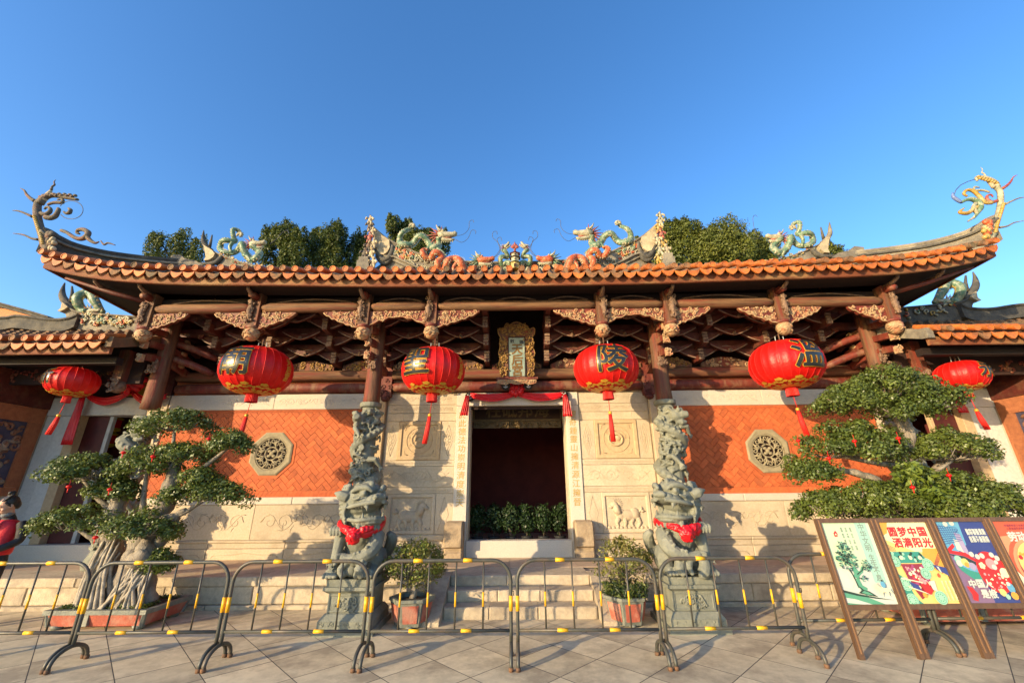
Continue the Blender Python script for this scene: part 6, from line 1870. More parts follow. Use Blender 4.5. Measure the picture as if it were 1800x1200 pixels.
        for r_ in range(3):                                  # folds round the corner of the mouth
            rad = .070 + .038 * r_
            ht([(.03 - rad * math.cos(t), q * (.20 + .012 * (2 - r_)), -.105 + rad * math.sin(t)) for t in np.linspace(-1.25, 1.25, 6)], [.017] * 6, 7)
        hb(.175, q * .105, .085, .052, 12, 8); hb(.212, q * .122, .088, .030, 10, 7)
        ht([(.27, q * .05, .10), (.24, q * .10, .145), (.15, q * .165, .15), (.06, q * .20, .115)], [.02, .034, .034, .02])
        ht([(.22, q * .17, .045), (.15, q * .195, .03), (.08, q * .2, .05)], [.012, .02, .014])
        ht([(-.03, q * .2, .06), (-.08, q * .26, .10), (-.16, q * .30, .13)], [.06, .055, .012])
        ht([(-.02, q * .215, .05), (-.07, q * .27, .065), (-.12, q * .29, .085)], [.03, .03, .01])
    hb(.12, 0, -.229, (.165, .145, .036)); hb(.15, 0, -.203, (.11, .07, .016))
    for k in range(5): hb(.27 - .012 * abs(k - 2), -.06 + .03 * k, -.172, (.013, .014, .02), 6, 4)
    for k in range(9): hb(.16 - .048 * k, 0, .205 - .006 * (k - 2) ** 2 * .5, (.034, .036, .042), 8, 5)
    for k in range(6):                                       # beard locks
        q = -.13 + .052 * k
        ht([(.19 - abs(q) * .4, q, -.235), (.22 - abs(q) * .4, q * 1.05, -.285), (.19, q * .95, -.33 + .03 * (k % 2))], [.030, .032, .008], 7)
    rg_ = random.Random(17)
    for ring in range(5):                                    # rows of snail curls behind the cheeks
        for k in range(9):
            e = -1.15 + k * .28
            for q in (-1, 1):
                c = H(-.06 - .055 * ring, q * (.205 - .018 * ring * (ring > 2)) * math.cos(e * .55), .02 + .20 * math.sin(e))
                c = Vector((m * c.x, c.y, c.z)); g.ball(c, .036, 7, 5)
                d_ = (c - Vector((m * hc.x, hc.y, hc.z))).normalized(); g.ball(c + d_ * .022, .019, 6, 4)
    for k in range(11):                                      # ruff under the jaw
        a = -1.5 + k * .3
        b(.02 + .235 * math.sin(a), -.05 - .17 * math.cos(a), .665 + .02 * (k % 2), (.042, .04, .05), 7, 5)
    tb([(.12, .30, .05), (.28, .30, .25), (.36, .18, .42), (.33, .1, .5)], [.07, .08, .08, .04])                              # tail against the flank
    tb([(-.1, .3, .1), (.0, .34, .5), (.05, .28, .7)], [.1, .12, .04])
    g.xform(Matrix.Translation((xc, yc, z0)))
    me = sculpt(g, 'stone_lion', 'green_stone', .0088, 1)
    lab = 'seated grey-green stone lion with red bow, its cub by the paws, on the left pedestal' if variant == 'cub' else 'seated grey-green stone lion with red bow and ribboned paws, on the right pedestal'
    o = bpy.data.objects.new('stone_lion', me); COL.objects.link(o); tag(o, lab, 'stone lion')
    # red bow round the neck
    t = thing('red_bow', 'bright red cloth bow tied round the neck of the %s stone lion' % ('left' if s < 0 else 'right'), 'cloth bow', (xc, yc - .3, z0 + .65), 'bows on the stone lions')
    g = MB(); pts = []
    for k in range(25):
        a = -math.pi * .98 + math.pi * 1.96 * k / 24
        pts.append((xc + .285 * math.sin(a), yc - .05 - .275 * math.cos(a), z0 + .645 - .10 * max(0, math.cos(a)) - .03 * math.sin(2 * a)))
    g.tube(pts, [.036 + .009 * math.sin(k * 1.9) for k in range(25)], 8, flatten=((0, 0, 1), 1.5)); put('band', g, 'cloth_red', t)
    g = MB()
    cx_ = xc + m * .015
    rosette(g, (cx_, yc - .36, z0 + .505), .105, 5 + s)
    for q in (-1, 1):
        g.tube([(cx_, yc - .33, z0 + .545), (cx_ + q * .10, yc - .355, z0 + .575), (cx_ + q * .21, yc - .27, z0 + .60)], [.04, .052, .036], 8, flatten=((0, 1, 0), .6))
    g.tube([(cx_, yc - .33, z0 + .51), (cx_ + .01, yc - .34, z0 + .44), (cx_, yc - .32, z0 + .40)], [.075, .06, .012], 8, flatten=((0, 1, 0), .6))
    me2 = sculpt(g, 'rosette', 'cloth_red', .0085, 1, ORG[t.name], disp=(.010, 60)); put('rosette', me2, None, t, local=True)
lion(-1, 'cub'); lion(1, 'ball')

# drum stones beside the doorway
for s in (-1, 1):
    x0, x1 = sx(s, 1.06, 1.42)
    g = MB(); n = 12
    prof = [(8.55, TZ + .0), (8.55, TZ + .12), (8.58, TZ + .14), (8.57, TZ + .20), (8.50, TZ + .23)]
    arc = [(8.66 - .16 * math.cos(t), TZ + .50 + .16 * math.sin(t)) for t in np.linspace(0, math.pi / 2, 8)]
    prof += arc + [(8.82, TZ + .66), (8.82, TZ)]
    k = len(prof)
    ins = .03
    vs = []
    for (xx, q) in ((x0, ins), (x0 + ins, 0), (x1 - ins, 0), (x1, ins)):
        for (y, z) in prof: vs.append((xx, y + (q if y < 8.8 else 0), z - (q if z > TZ + .3 else 0)))
    fs = [tuple(range(k - 1, -1, -1)), tuple(range(3 * k, 4 * k))] + [(a * k + i, (a + 1) * k + i, (a + 1) * k + (i + 1) % k, a * k + (i + 1) % k)[::-1] for a in range(3) for i in range(k)]
    g.add(vs, fs); bpy_me = None
    o = put('drum_stone', g, 'old_stone'); tag(o, 'worn brown round-topped drum stone at the %s of the doorway' % ('left' if s < 0 else 'right'), 'drum stone', 'drum stones at the doorway')
# ================================================================== POTTED PLANTS IN THE DOORWAY
nr = np.random.default_rng(8)
for k in range(6):
    x = CX - .86 + .345 * k; y = 9.42 + .05 * (k % 2)
    t = thing('potted_shrub', 'dark leafy potted shrub inside the doorway, ' + ['leftmost of the row of six', 'second from the left', 'third from the left', 'third from the right', 'second from the right', 'rightmost of the row of six'][k], 'potted plant', (x, y, TZ + .06), 'potted shrubs inside the doorway')
    g = MB(); g.lathe([(.09, TZ + .06), (.12, TZ + .30), (.13, TZ + .31), (.12, TZ + .32)], 12, (x, y, 0)); put('pot', g, 'pot_plastic', t)
    g = MB()
    for q in range(4): g.tube([(x, y, TZ + .3), (x + nr.uniform(-.06, .06), y, TZ + .55), (x + nr.uniform(-.12, .12), y + nr.uniform(-.1, .1), TZ + .8)], [.012, .01, .004], 5)
    put('stem', g, 'bark_tree', t)
    bl = [(x, y, TZ + .66, .23, .2, .30)] + [(x + nr.uniform(-.1, .1), y + nr.uniform(-.12, .02), TZ + nr.uniform(.48, .86), .11, .11, .12) for _ in range(6)]
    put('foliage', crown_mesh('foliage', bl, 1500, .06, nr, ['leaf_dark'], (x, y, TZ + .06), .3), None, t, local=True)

# ================================================================== BONSAI
def bonsai(label, base, pads, trunks, orns, seed, dens=1.0, leaf='leaf_bonsai', thick=1.32):
    nr_ = np.random.default_rng(seed); rg_ = random.Random(seed)
    t = thing('bonsai_tree', label, 'bonsai', base)
    g = MB()
    for tr, rad in trunks:
        c = catmull(tr, 5); rr = lerpl(rad, len(c))
        g.tube([p + Vector((.02 * math.sin(i * 1.3), .015 * math.cos(i * 1.7), 0)) for i, p in enumerate(c)], [r * (1 + .12 * math.sin(i * 2.1)) for i, r in enumerate(rr)], 10)
    put('trunk', g, 'bark', t)
    for (c, w, d, h, root) in pads:
        c = Vector(c); h *= thick
        # domed top, flat underside: small lumps over a disc
        bl = []
        nl = int(16 + 34 * w)
        for _ in range(nl):
            a = nr_.uniform(0, 6.283); q = math.sqrt(nr_.uniform(0, 1))
            dx, dy = q * math.cos(a), q * math.sin(a)
            z = h * (.75 * (1 - q * q) - .35 + nr_.uniform(-.12, .12))
            r_ = nr_.uniform(.09, .15)
            bl.append((c.x + dx * w, c.y + dy * d, c.z + z, r_ * 1.25, r_ * 1.2, r_ * .85))
        V, F, M_ = [], [], []
        for b in bl:
            n = int(150 * dens)
            dd = nr_.normal(size=(n, 3)); dd[:, 2] += .35; dd /= np.linalg.norm(dd, axis=1, keepdims=True)
            pos = dd * np.array(b[3:6]) * (.55 + .5 * nr_.uniform(size=(n, 1))) + np.array(b[:3])
            add_leaves(V, F, pos, dd + nr_.normal(scale=.55, size=(n, 3)) + np.array([0, -.15, .3]), .043, nr_, .6)
            M_.append((nr_.uniform(size=n) < .12).astype(int))
        put('leaf_pad', leaf_mesh('leaf_pad', V, F, [leaf, 'leaf_bright'], np.concatenate(M_), base), None, t, local=True)
        # limb and fan of twigs under the pad
        g = MB()
        if root is not None:
            rt_ = Vector(root); mid = (rt_ + c) / 2 + Vector((0, 0, -.10)); g.tube(catmull([rt_, mid, c + Vector((0, 0, -h * .3))], 4), lerpl([.05, .035, .022], 9), 7)
        for _ in range(int(10 + 14 * w)):
            a = nr_.uniform(0, 6.283); q = nr_.uniform(.3, .95)
            e = c + Vector((q * w * math.cos(a), q * d * math.sin(a), h * (.2 * (1 - q) - .05)))
            s_ = c + Vector((0, 0, -h * .32)) + Vector((rg_.uniform(-.3, .3) * w, 0, 0))
            g.tube([s_, (s_ + e) / 2 + Vector((0, 0, -.05)), e], [.013, .010, .004], 5)
        put('branch', g, 'bark', t)
    return t

def red_charm(p, k, lab):
    side = 'left' if p.x < 0 else 'right'
    t = thing('red_charm', lab, 'hanging ornament', p, 'small red paper lanterns hung in the %s bonsai' % side)
    g = MB(); g.lathe([(.009, -.022), (.026, -.013), (.032, 0), (.026, .013), (.009, .022)], 10, p); put('paper_globe', g, 'silk_red', t)
    g = MB(); g.tube([p + Vector((0, 0, -.018)), p + Vector((0, 0, -.075))], [.008, .004], 5); put('tassel', g, 'fringe_red', t)
    g = MB(); g.tube([p + Vector((0, 0, .02)), p + Vector((0, 0, .09))], .003, 4); put('thread', g, 'fringe_red', t)

def tray(x0, x1, y0, y1, h, lab, m2='pot_red'):
    t = thing('bonsai_tray', lab, 'planter', ((x0 + x1) / 2, (y0 + y1) / 2, 0))
    z0 = .045
    g = MB(); k = .045
    lo = [(x0 + k, y0 + k), (x1 - k, y0 + k), (x1 - k, y1 - k), (x0 + k, y1 - k)]; hi = [(x0, y0), (x1, y0), (x1, y1), (x0, y1)]
    q = .05
    inn = [(x0 + q, y0 + q), (x1 - q, y0 + q), (x1 - q, y1 - q), (x0 + q, y1 - q)]
    vs = [(a, b, z0) for a, b in lo] + [(a, b, h - .05) for a, b in hi] + [(a, b, h - .045) for a, b in inn]
    g.add(vs, [(3, 2, 1, 0)] + [(l * 4 + i, l * 4 + (i + 1) % 4, l * 4 + 4 + (i + 1) % 4, l * 4 + 4 + i) for l in range(2) for i in range(4)]); put('wall', g, m2, t)
    g = MB(); e = .02
    vs = [(a, b, z) for (z, o_) in ((h - .052, e), (h, e)) for a, b in ((x0 - o_, y0 - o_), (x1 + o_, y0 - o_), (x1 + o_, y1 + o_), (x0 - o_, y1 + o_))] + [(a, b, h) for a, b in inn] + [(a, b, h - .06) for a, b in inn]
    g.add(vs, [(l * 4 + i, l * 4 + (i + 1) % 4, l * 4 + 4 + (i + 1) % 4, l * 4 + 4 + i) for l in range(3) for i in range(4)] + [(0, 3, 7, 4)][:0]); put('rim', g, 'pot_glaze', t)
    for (a, b) in ((x0 + .02, y0 + .02), (x1 - .02, y0 + .02), (x1 - .02, y1 - .02), (x0 + .02, y1 - .02)):
        g = MB(); g.tube([(a + (k * .6 if a < (x0 + x1) / 2 else -k * .6), b + (k * .6 if b < (y0 + y1) / 2 else -k * .6), z0), (a, b, h - .05)], .03, 6, smooth=False); put('corner_post', g, 'pot_glaze', t)
    xm = x0 + (x1 - x0) * .42
    g = MB(); g.box(xm - .03, xm + .03, y0 - .004 + .0, y0 + .05, z0 + .01, h - .05); put('mid_post', g, 'pot_glaze', t)
    for a in (x0 + .12, x1 - .12):
        for b in (y0 + .1, y1 - .1):
            g = MB(); g.lathe([(.06, 0), (.08, z0 + .004)], 8, (a, b, 0)); put('foot', g, 'pot_glaze', t)
    g = MB(); n = 12
    vs = [(x0 + .05 + (x1 - x0 - .1) * i / n, y0 + .05 + (y1 - y0 - .1) * j / 6, h - .05 + .04 * math.sin(i * .5) * math.sin(j) + .05 * math.sin(math.pi * i / n) * math.sin(math.pi * j / 6)) for j in range(7) for i in range(n + 1)]
    g.add(vs, [(j * (n + 1) + i, j * (n + 1) + i + 1, (j + 1) * (n + 1) + i + 1, (j + 1) * (n + 1) + i) for j in range(6) for i in range(n)], 0, True); put('soil', g, 'soil', t)
    nr_ = np.random.default_rng(3); V, F = [], []
    N = 1600; pos = np.stack([nr_.uniform(x0 + .07, x1 - .07, N), nr_.uniform(y0 + .07, y1 - .07, N), np.full(N, h - .015) + nr_.uniform(0, .05, N)], 1)
    keep = (np.sin(pos[:, 0] * 7) + np.sin(pos[:, 1] * 11 + 1)) > -.2; pos = pos[keep]
    add_leaves(V, F, pos, nr_.normal(size=pos.shape) + [0, 0, .6], .045, nr_, .4)
    put('ground_plants', leaf_mesh('ground_plants', V, F, ['leaf_bonsai'], None, ORG[t.name]), None, t, local=True, kind='stuff')
tray(-6.10, -4.80, 6.14, 6.92, .235, 'long low red and grey glazed bonsai tray behind the barriers at the left')
tray(5.10, 6.9, 6.10, 6.95, .33, 'long low reddish tray planter behind the notice boards at the right', 'pot_red')

YB = 6.5
def pad(px, py, w, d, h, Y=YB, root=None): return (P(px, py, Y), w, d, h, root)
L1, L2, L3 = P(208, 905, 6.5), P(250, 905, 6.5), P(300, 850, 6.5)
bonsai('tall left bonsai with cloud-pruned leaf pads and roots gripping its red tray', (-5.4, 6.5, .2),
       [pad(310, 742, .56, .36, .38, 6.55, L3), pad(322, 797, .44, .3, .26, 6.5, L3), pad(404, 778, .30, .26, .25, 6.4, L3), pad(262, 812, .40, .34, .36, 6.45, L2),
        pad(150, 826, .62, .4, .40, 6.35, L1), pad(140, 914, .54, .36, .34, 6.3, P(195, 950, 6.45)), pad(242, 925, .52, .36, .34, 6.25, L2), pad(362, 868, .66, .34, .26, 6.4, P(285, 910, 6.45)),
        pad(350, 842, .3, .25, .2, 6.45, None), pad(284, 985, .10, .12, .22, 6.4, None), pad(200, 860, .3, .24, .22, 6.4, None)],
       [([(-5.62, 6.5, .2), P(188, 1000, 6.5), P(203, 930, 6.5), P(208, 880, 6.5), P(214, 820, 6.5), P(228, 790, 6.5)], [.17, .15, .13, .11, .09, .05]),
        ([(-5.3, 6.5, .2), P(235, 1000, 6.5), P(258, 940, 6.5), P(288, 890, 6.5), P(303, 840, 6.5), P(306, 790, 6.5)], [.22, .19, .15, .12, .10, .06]),
        ([(-5.1, 6.5, .2), P(262, 1010, 6.5), P(282, 950, 6.5), P(302, 915, 6.45), P(325, 895, 6.4)], [.12, .10, .08, .07, .03]),
        ([P(228, 975, 6.4), P(240, 985, 6.35), P(255, 975, 6.35), P(258, 950, 6.4)], [.10, .12, .12, .08])], [], 5, .85, thick=.98)
# hanging and gripping roots
g = MB(); rg = random.Random(12)
for k in range(64):
    q = rg.random()
    if q < .45:
        a = P(rg.uniform(192, 212), rg.uniform(930, 975), 6.42); e = Vector((rg.uniform(-5.95, -5.45), rg.uniform(6.22, 6.5), .2))
    else:
        a = P(rg.uniform(225, 275), rg.uniform(975, 1015), 6.33); e = Vector((rg.uniform(-5.55, -4.98), rg.uniform(6.2, 6.42), .2))
    mid = (a + e) / 2 + Vector((rg.uniform(-.03, .03), -.05, rg.uniform(0, .06)))
    g.tube(catmull([a, mid, e, e + Vector((rg.uniform(-.1, .1), -.05, -.02))], 3), lerpl([.012, .022, .026, .012], 10), 6)
put('aerial_roots', g, 'root_bark', bpy.data.objects['bonsai_tree'])
for k, (a, b, Y, lab) in enumerate(((367, 771, 6.15, 'small red paper lantern under the topmost right pad of the left bonsai'), (193, 860, 5.98, 'small red paper lantern in the middle of the left bonsai, below its long left pad'), (269, 802, 6.0, 'small red paper lantern hanging before the wall through the left bonsai'),
                           (168, 944, 5.9, 'lowest small red paper lantern of the left bonsai, over its roots'), (217, 795, 6.0, 'small red paper lantern above the left pad of the left bonsai'), (121, 855, 5.95, 'leftmost small red paper lantern of the left bonsai'))): red_charm(P(a, b, Y), k, lab)

T0 = P(1592, 905, 6.6)
bonsai('broad right bonsai with flat leaf tiers, its trunk rising behind the notice boards', (6.0, 6.6, .3),
       [pad(1555, 692, 1.0, .5, .46, 6.6, P(1590, 760, 6.6)), pad(1490, 702, .5, .4, .32, 6.5, None), pad(1630, 690, .46, .4, .40, 6.5, None), pad(1565, 680, .6, .42, .44, 6.4, None), pad(1580, 718, .5, .36, .26, 6.4, None),
        pad(1478, 782, .78, .45, .44, 6.45, P(1590, 820, 6.6)), pad(1520, 770, .5, .35, .34, 6.4, None), pad(1425, 828, .36, .3, .22, 6.4, None),
        pad(1668, 790, .72, .42, .38, 6.5, P(1600, 850, 6.6)), pad(1530, 878, .86, .5, .36, 6.3, T0), pad(1460, 888, .42, .36, .26, 6.3, None),
        pad(1700, 872, .82, .45, .44, 6.35, T0), pad(1660, 890, .6, .4, .36, 6.25, None), pad(1590, 885, .6, .4, .36, 6.25, None), pad(1760, 880, .4, .36, .3, 6.3, None), pad(1620, 850, .4, .34, .3, 6.35, None)],
       [([(5.95, 6.6, .25), (6.0, 6.6, .8), T0, P(1588, 830, 6.6), P(1596, 770, 6.6), P(1585, 720, 6.6)], [.26, .2, .15, .12, .09, .05]),
        ([(6.15, 6.6, .25), (6.3, 6.6, .9), P(1640, 860, 6.6), P(1655, 810, 6.6)], [.15, .12, .09, .05]), ([T0, P(1545, 850, 6.5), P(1500, 830, 6.45), P(1440, 825, 6.4)], [.09, .07, .05, .02])], [], 15, .95)
for k, (a, b, Y, lab) in enumerate(((1457, 805, 5.9, 'small red paper lantern in the middle left tier of the right bonsai'), (1403, 774, 6.0, 'leftmost small red paper lantern of the right bonsai, beside the octagonal window'), (1668, 835, 5.9, 'small red paper lantern under the right tier of the right bonsai'),
                           (1502, 775, 5.9, 'small red paper lantern high in the left tier of the right bonsai'), (1604, 856, 5.8, 'lowest small red paper lantern of the right bonsai, amid fresh shoots'), (1579, 770, 5.95, 'small red paper lantern at the trunk fork of the right bonsai'))): red_charm(P(a, b, Y), k, lab)
nr_ = np.random.default_rng(33)
for (a, b) in ((1595, 830), (1640, 868)):
    c = P(a, b, 5.98); V, F = [], []; n = 160
    pos = nr_.normal(scale=(.10, .06, .07), size=(n, 3)) + np.array(c); add_leaves(V, F, pos, nr_.normal(size=(n, 3)) + [0, -.3, .6], .085, nr_, .5)
    put('fresh_shoots', leaf_mesh('fresh_shoots', V, F, ['leaf_bright'], None, (6.0, 6.6, .3)), None, bpy.data.objects['bonsai_tree.001'], local=True)

# ================================================================== HEXAGONAL POTS WITH SHRUBS
def hexpot(x, y, lab, seed, grass):
    nr_ = np.random.default_rng(seed); rg_ = random.Random(seed)
    t = thing('shrub_pot', lab, 'potted plant', (x, y, 0), 'hexagonal pots by the steps')
    rot = R(8)
    g = MB(); vs = []
    for (r_, z) in ((.215, .02), (.225, .05), (.285, .29), (.305, .30), (.305, .335), (.26, .335), (.25, .28)):
        for k in range(6):
            a = rot + k * math.pi / 3; vs.append((x + r_ * math.cos(a), y + r_ * math.sin(a), z))
    g.add(vs, [(l * 6 + i, l * 6 + (i + 1) % 6, l * 6 + 6 + (i + 1) % 6, l * 6 + 6 + i) for l in range(6) for i in range(6)] + [tuple(range(5, -1, -1))]); put('pot', g, 'pot_glaze', t)
    for k in range(6):
        a0, a1 = rot + k * math.pi / 3, rot + (k + 1) * math.pi / 3; g = MB(); q = []
        for (r_, z) in ((.232, .065), (.280, .268)):
            A = Vector((x + r_ * math.cos(a0), y + r_ * math.sin(a0), z)); B = Vector((x + r_ * math.cos(a1), y + r_ * math.sin(a1), z)); n = Vector((math.cos((a0 + a1) / 2), math.sin((a0 + a1) / 2), 0)) * .008
            q += [A.lerp(B, .13) + n, A.lerp(B, .87) + n, A.lerp(B, .13) - n, A.lerp(B, .87) - n]
        g.add(q, [(0, 1, 5, 4), (0, 4, 6, 2), (1, 3, 7, 5), (4, 5, 7, 6), (0, 2, 3, 1)]); put('red_panel', g, 'pot_red', t)
    for k in range(3):
        a = rot + k * 2.1 + .5; g = MB(); g.ball((x + .17 * math.cos(a), y + .17 * math.sin(a), .018), (.05, .05, .02), 7, 5); put('foot', g, 'pot_glaze', t)
    g = MB(); g.lathe([(.25, .28), (.15, .30), (.01, .315)], 6, (x, y, 0)); put('soil', g, 'soil', t)
    g = MB()
    g.tube([(x, y, .28), (x + .02, y, .40), (x - .02, y, .52)], [.05, .04, .03], 8)
    for k in range(34):
        a = rg_.uniform(0, 6.28); q = rg_.uniform(.12, .38)
        e = Vector((x + q * math.cos(a), y + q * math.sin(a) * .9, rg_.uniform(.5, .98))); g.tube([(x, y, .45), Vector((x, y, .5)).lerp(e, .5) + Vector((0, 0, .03)), e], [.013, .008, .003], 4)
    put('stem', g, 'bark', t)
    bl = [(x, y, .70, .36, .34, .30), (x - .05, y, .86, .25, .24, .18)]
    for k in range(26): 
        a = rg_.uniform(0, 6.28); e = rg_.uniform(-.6, 1.4)
        bl.append((x + .34 * math.cos(a) * math.cos(e), y + .32 * math.sin(a) * math.cos(e), .70 + .27 * math.sin(e), .10, .10, .085))
    put('foliage', crown_mesh('foliage', bl, 3600 if not grass else 2400, .042, nr_, ['leaf_shrub', 'leaf_bright' if not grass else 'leaf_shrub'], (x, y, 0), .3), None, t, local=True)
    if grass:
        V, F = [], []; n = 900
        a = nr_.uniform(0, 6.28, n); q = .27 * np.sqrt(nr_.uniform(0, 1, n)) + .03
        pos = np.stack([x + q * np.cos(a), y + q * np.sin(a), .34 + nr_.uniform(0, .13, n)], 1)
        add_leaves(V, F, pos, nr_.normal(size=(n, 3)) * [1, 1, .25], .075, nr_, .22); put('grass_tuft', leaf_mesh('grass_tuft', V, F, ['leaf_dark', 'leaf_bonsai'], (nr_.uniform(size=n) < .5).astype(int), (x, y, 0)), None, t, local=True, kind='stuff')
q = P(718, 1104, 6.2); hexpot(q.x, 6.32, 'red and grey hexagonal pot with a round olive shrub, left of the steps', 2, False)
q = P(1108, 1098, 6.2); hexpot(q.x, 6.34, 'hexagonal red pot with a loose browning shrub over a grass tuft, right of the steps', 4, True)

# ================================================================== CROWD BARRIERS
def barrier_proto():
    t = thing('crowd_barrier', 'x', 'barrier', (0, 0, 0), 'grey and yellow crowd barriers')
    w = .735; zt, zb = .935, .285; r = .0190; rc = .2
    g = MB()
    arc = [(-w, 0, .17)] + [(-w, 0, z) for z in (zb, .6)] + [(-w + rc - rc * math.cos(a), 0, zt - rc + rc * math.sin(a)) for a in np.linspace(0, math.pi / 2, 8)]
    arc = arc + [(-x, y, z) for x, y, z in arc[::-1]]
    g.tube(arc, r, 10); put('frame', g, 'barrier_paint', t, local=True)
    g = MB(); g.tube([(-w + .015, 0, zb), (w - .015, 0, zb)], .0162, 8); put('bottom_rail', g, 'barrier_paint', t, local=True)
    for k in range(4):
        x = -w + (k + 1) * 2 * w / 5
        g = MB(); g.tube([(x, 0, zb + .015), (x, 0, zt - .018)], .0095, 7); b_ = put('bar', g, 'barrier_paint', t, local=True)
        g = MB(); g.tube([(x, 0, .50), (x, 0, .635)], .0108, 7); put('yellow_band', g, 'band_yellow', b_, local=True)
    def band(p0, p1, rr):
        g = MB(); g.tube([p0, p1], rr, 10); put('yellow_band', g, 'band_yellow', t, local=True)
    for x in (-.27, .27):
        band((x - .05, 0, zt), (x + .05, 0, zt), r + .0018); band((x - .055, 0, zb), (x + .055, 0, zb), .0176)
    for q in (-1, 1):
        band((q * w, 0, .46), (q * w, 0, .60), r + .0018)
        g = MB(); pts = [(q * w, -.20 * math.cos(a) , .008 + .165 * math.sin(a) ** .8 if math.sin(a) > 0 else .008) for a in np.linspace(0, math.pi, 15)]
        pts = [(p[0], p[1], p[2]) for p in pts]
        g.tube(pts, .0188, 9); lg = put('foot', g, 'barrier_paint', t, local=True)
        for y in (-.2, .2):
            g = MB(); g.lathe([(.024, .0), (.026, .03), (.022, .034)], 8, (q * w, y, 0)); put('rubber_tip', g, 'rust', lg, local=True)
    g = MB(); g.tube([(w, 0, .64), (w + .03, -.01, .64), (w + .03, 0, .60)], .006, 5); put('link_hook', g, 'iron', t, local=True)
    return t
BL = ['leftmost grey barrier panel, cut by the picture edge in front of the red-vested woman', 'grey barrier panel in front of the left bonsai tray', 'grey barrier panel between the left bonsai and the left lion pedestal', 'grey barrier panel in front of the left hexagonal pot', 'grey barrier panel in front of the right hexagonal pot',
      'grey barrier panel in front of the right lion pedestal', 'grey barrier panel half hidden by the pale green notice board', 'grey barrier panel behind the yellow and blue notice boards', 'rightmost grey barrier panel behind the red notice board']
bp = barrier_proto()
bx = [(-5.39, 5.05, .0), (-3.865, 5.04, .012), (-2.34, 5.04, -.006), (-.805, 5.03, .004), (.735, 5.03, .0), (2.265, 5.06, .02), (3.80, 5.315, .025), (5.33, 5.36, .02), (6.87, 5.38, .0)]
for k, (x, y, a) in enumerate(bx):
    if k == 0: bp.location = (x, y, 0); bp.rotation_euler = (0, 0, a); bp['label'] = BL[0]
    else: dup(bp, (x, y, 0), a, BL[k])

# ================================================================== NOTICE BOARDS
flat('p_green', (0.446, 0.576, 0.374)); flat('p_green2', (0.302, 0.504, 0.403)); flat('p_white', (.47, .49, .44)); flat('p_grey', (0.180, 0.216, 0.187)); flat('p_ink', (0.022, 0.043, 0.029)); flat('p_jade', (0.086, 0.274, 0.173)); flat('p_red', (0.504, 0.022, 0.022))
flat('p_yellow', (0.619, 0.475, 0.158)); flat('p_cream', (0.634, 0.576, 0.360)); flat('p_orange', (0.590, 0.288, 0.043)); flat('p_teal', (0.043, 0.238, 0.187)); flat('p_mint', (0.274, 0.504, 0.360)); flat('p_maroon', (0.230, 0.029, 0.050)); flat('p_navy', (0.036, 0.050, 0.194)); flat('p_pink', (0.562, 0.252, 0.259))
flat('p_sky', (0.108, 0.302, 0.446)); flat('p_mauve', (0.194, 0.115, 0.202)); flat('p_lilac', (0.324, 0.274, 0.403)); flat('p_vermilion', (0.475, 0.086, 0.036)); flat('p_salmon', (0.576, 0.245, 0.122)); flat('p_pale', (0.605, 0.576, 0.396)); flat('p_dark', (0.029, 0.036, 0.036)); flat('p_magenta', (0.302, 0.058, 0.158))
PW, PH = .545, .80
def board(k, x, y, lab, art):
    t = thing('notice_board', lab, 'notice board', (x, y, 0), 'notice boards on wooden stands')
    lean = Matrix.Translation((x, y, 0)) @ Matrix.Rotation(R(-8.0), 4, 'X')     # tops lean back towards the barriers
    L = lambda u, v, w=0.0: lean @ Vector((u, w, v))
    W = PW / 2; z0, z1 = .475, .475 + PH
    for q in (-1, 1):
        g = MB(); g.box(q * (W + .030) - .026, q * (W + .030) + .026, -.022, .022, .0, z1 + .045); g.xform(lean); lg = put('leg', g, 'board_frame', t)
        g = MB(); g.box(q * (W + .030) - .006, q * (W + .030) + .006, -.027, -.0225, .05, z1 + .03); g.xform(lean); put('leg_bead', g, 'frame_edge', lg)
    for (a, b, nm) in ((z1, z1 + .045, 'top_rail'), (z0 - .05, z0, 'bottom_rail')):
        g = MB(); g.box(-W - .003, W + .003, -.02, .02, a, b); g.xform(lean); put(nm, g, 'board_frame', t)
    g = MB(); g.box(-W - .003, W + .003, .0, .012, z0, z1); g.xform(lean); panel = put('panel', g, art[0], t)
    layers = {}; words = {}
    cnt = [0]
    def poly(m, pts):
        """pts in poster units: u 0..1 across, v 0..1 up"""
        cnt[0] += 1
        g = layers.setdefault(m, MB()); g.add([L(-W + PW * a, z0 + PH * b, -.0006 - .00012 * cnt[0]) for a, b in pts], [tuple(range(len(pts)))])
    def rect(m, a, b, c, d): poly(m, [(a, b), (c, b), (c, d), (a, d)])
    def disc(m, a, b, r, n=16, e=1.0): poly(m, [(a + r * math.cos(2 * math.pi * i / n), b + r * e * PW / PH * math.sin(2 * math.pi * i / n)) for i in range(n)])
    def stroke(m, pts, w):
        for p0, p1 in zip(pts[:-1], pts[1:]):
            dx, dy = p1[0] - p0[0], p1[1] - p0[1]; l = math.hypot(dx, dy) + 1e-9; nx, ny = -dy / l * w, dx / l * w
            poly(m, [(p0[0] + nx, p0[1] + ny), (p0[0] - nx, p0[1] - ny), (p1[0] - nx * .7, p1[1] - ny * .7), (p1[0] + nx * .7, p1[1] + ny * .7)])
    def text(m, body, a, b, size, bold=.0):
        cnt[0] += 1; dz = -.0006 - .00012 * cnt[0]
        g = words.setdefault(m, MB()); letters(g, body, size, lambda u, v: L(-W + PW * a + u, z0 + PH * b + v, dz), bold)
    art[1](poly, rect, disc, stroke, text)
    for m, g in layers.items(): put('print', g, m, panel, kind='stuff')
    for m, g in words.items(): put('lettering', g, m, panel, kind='stuff')
    return t

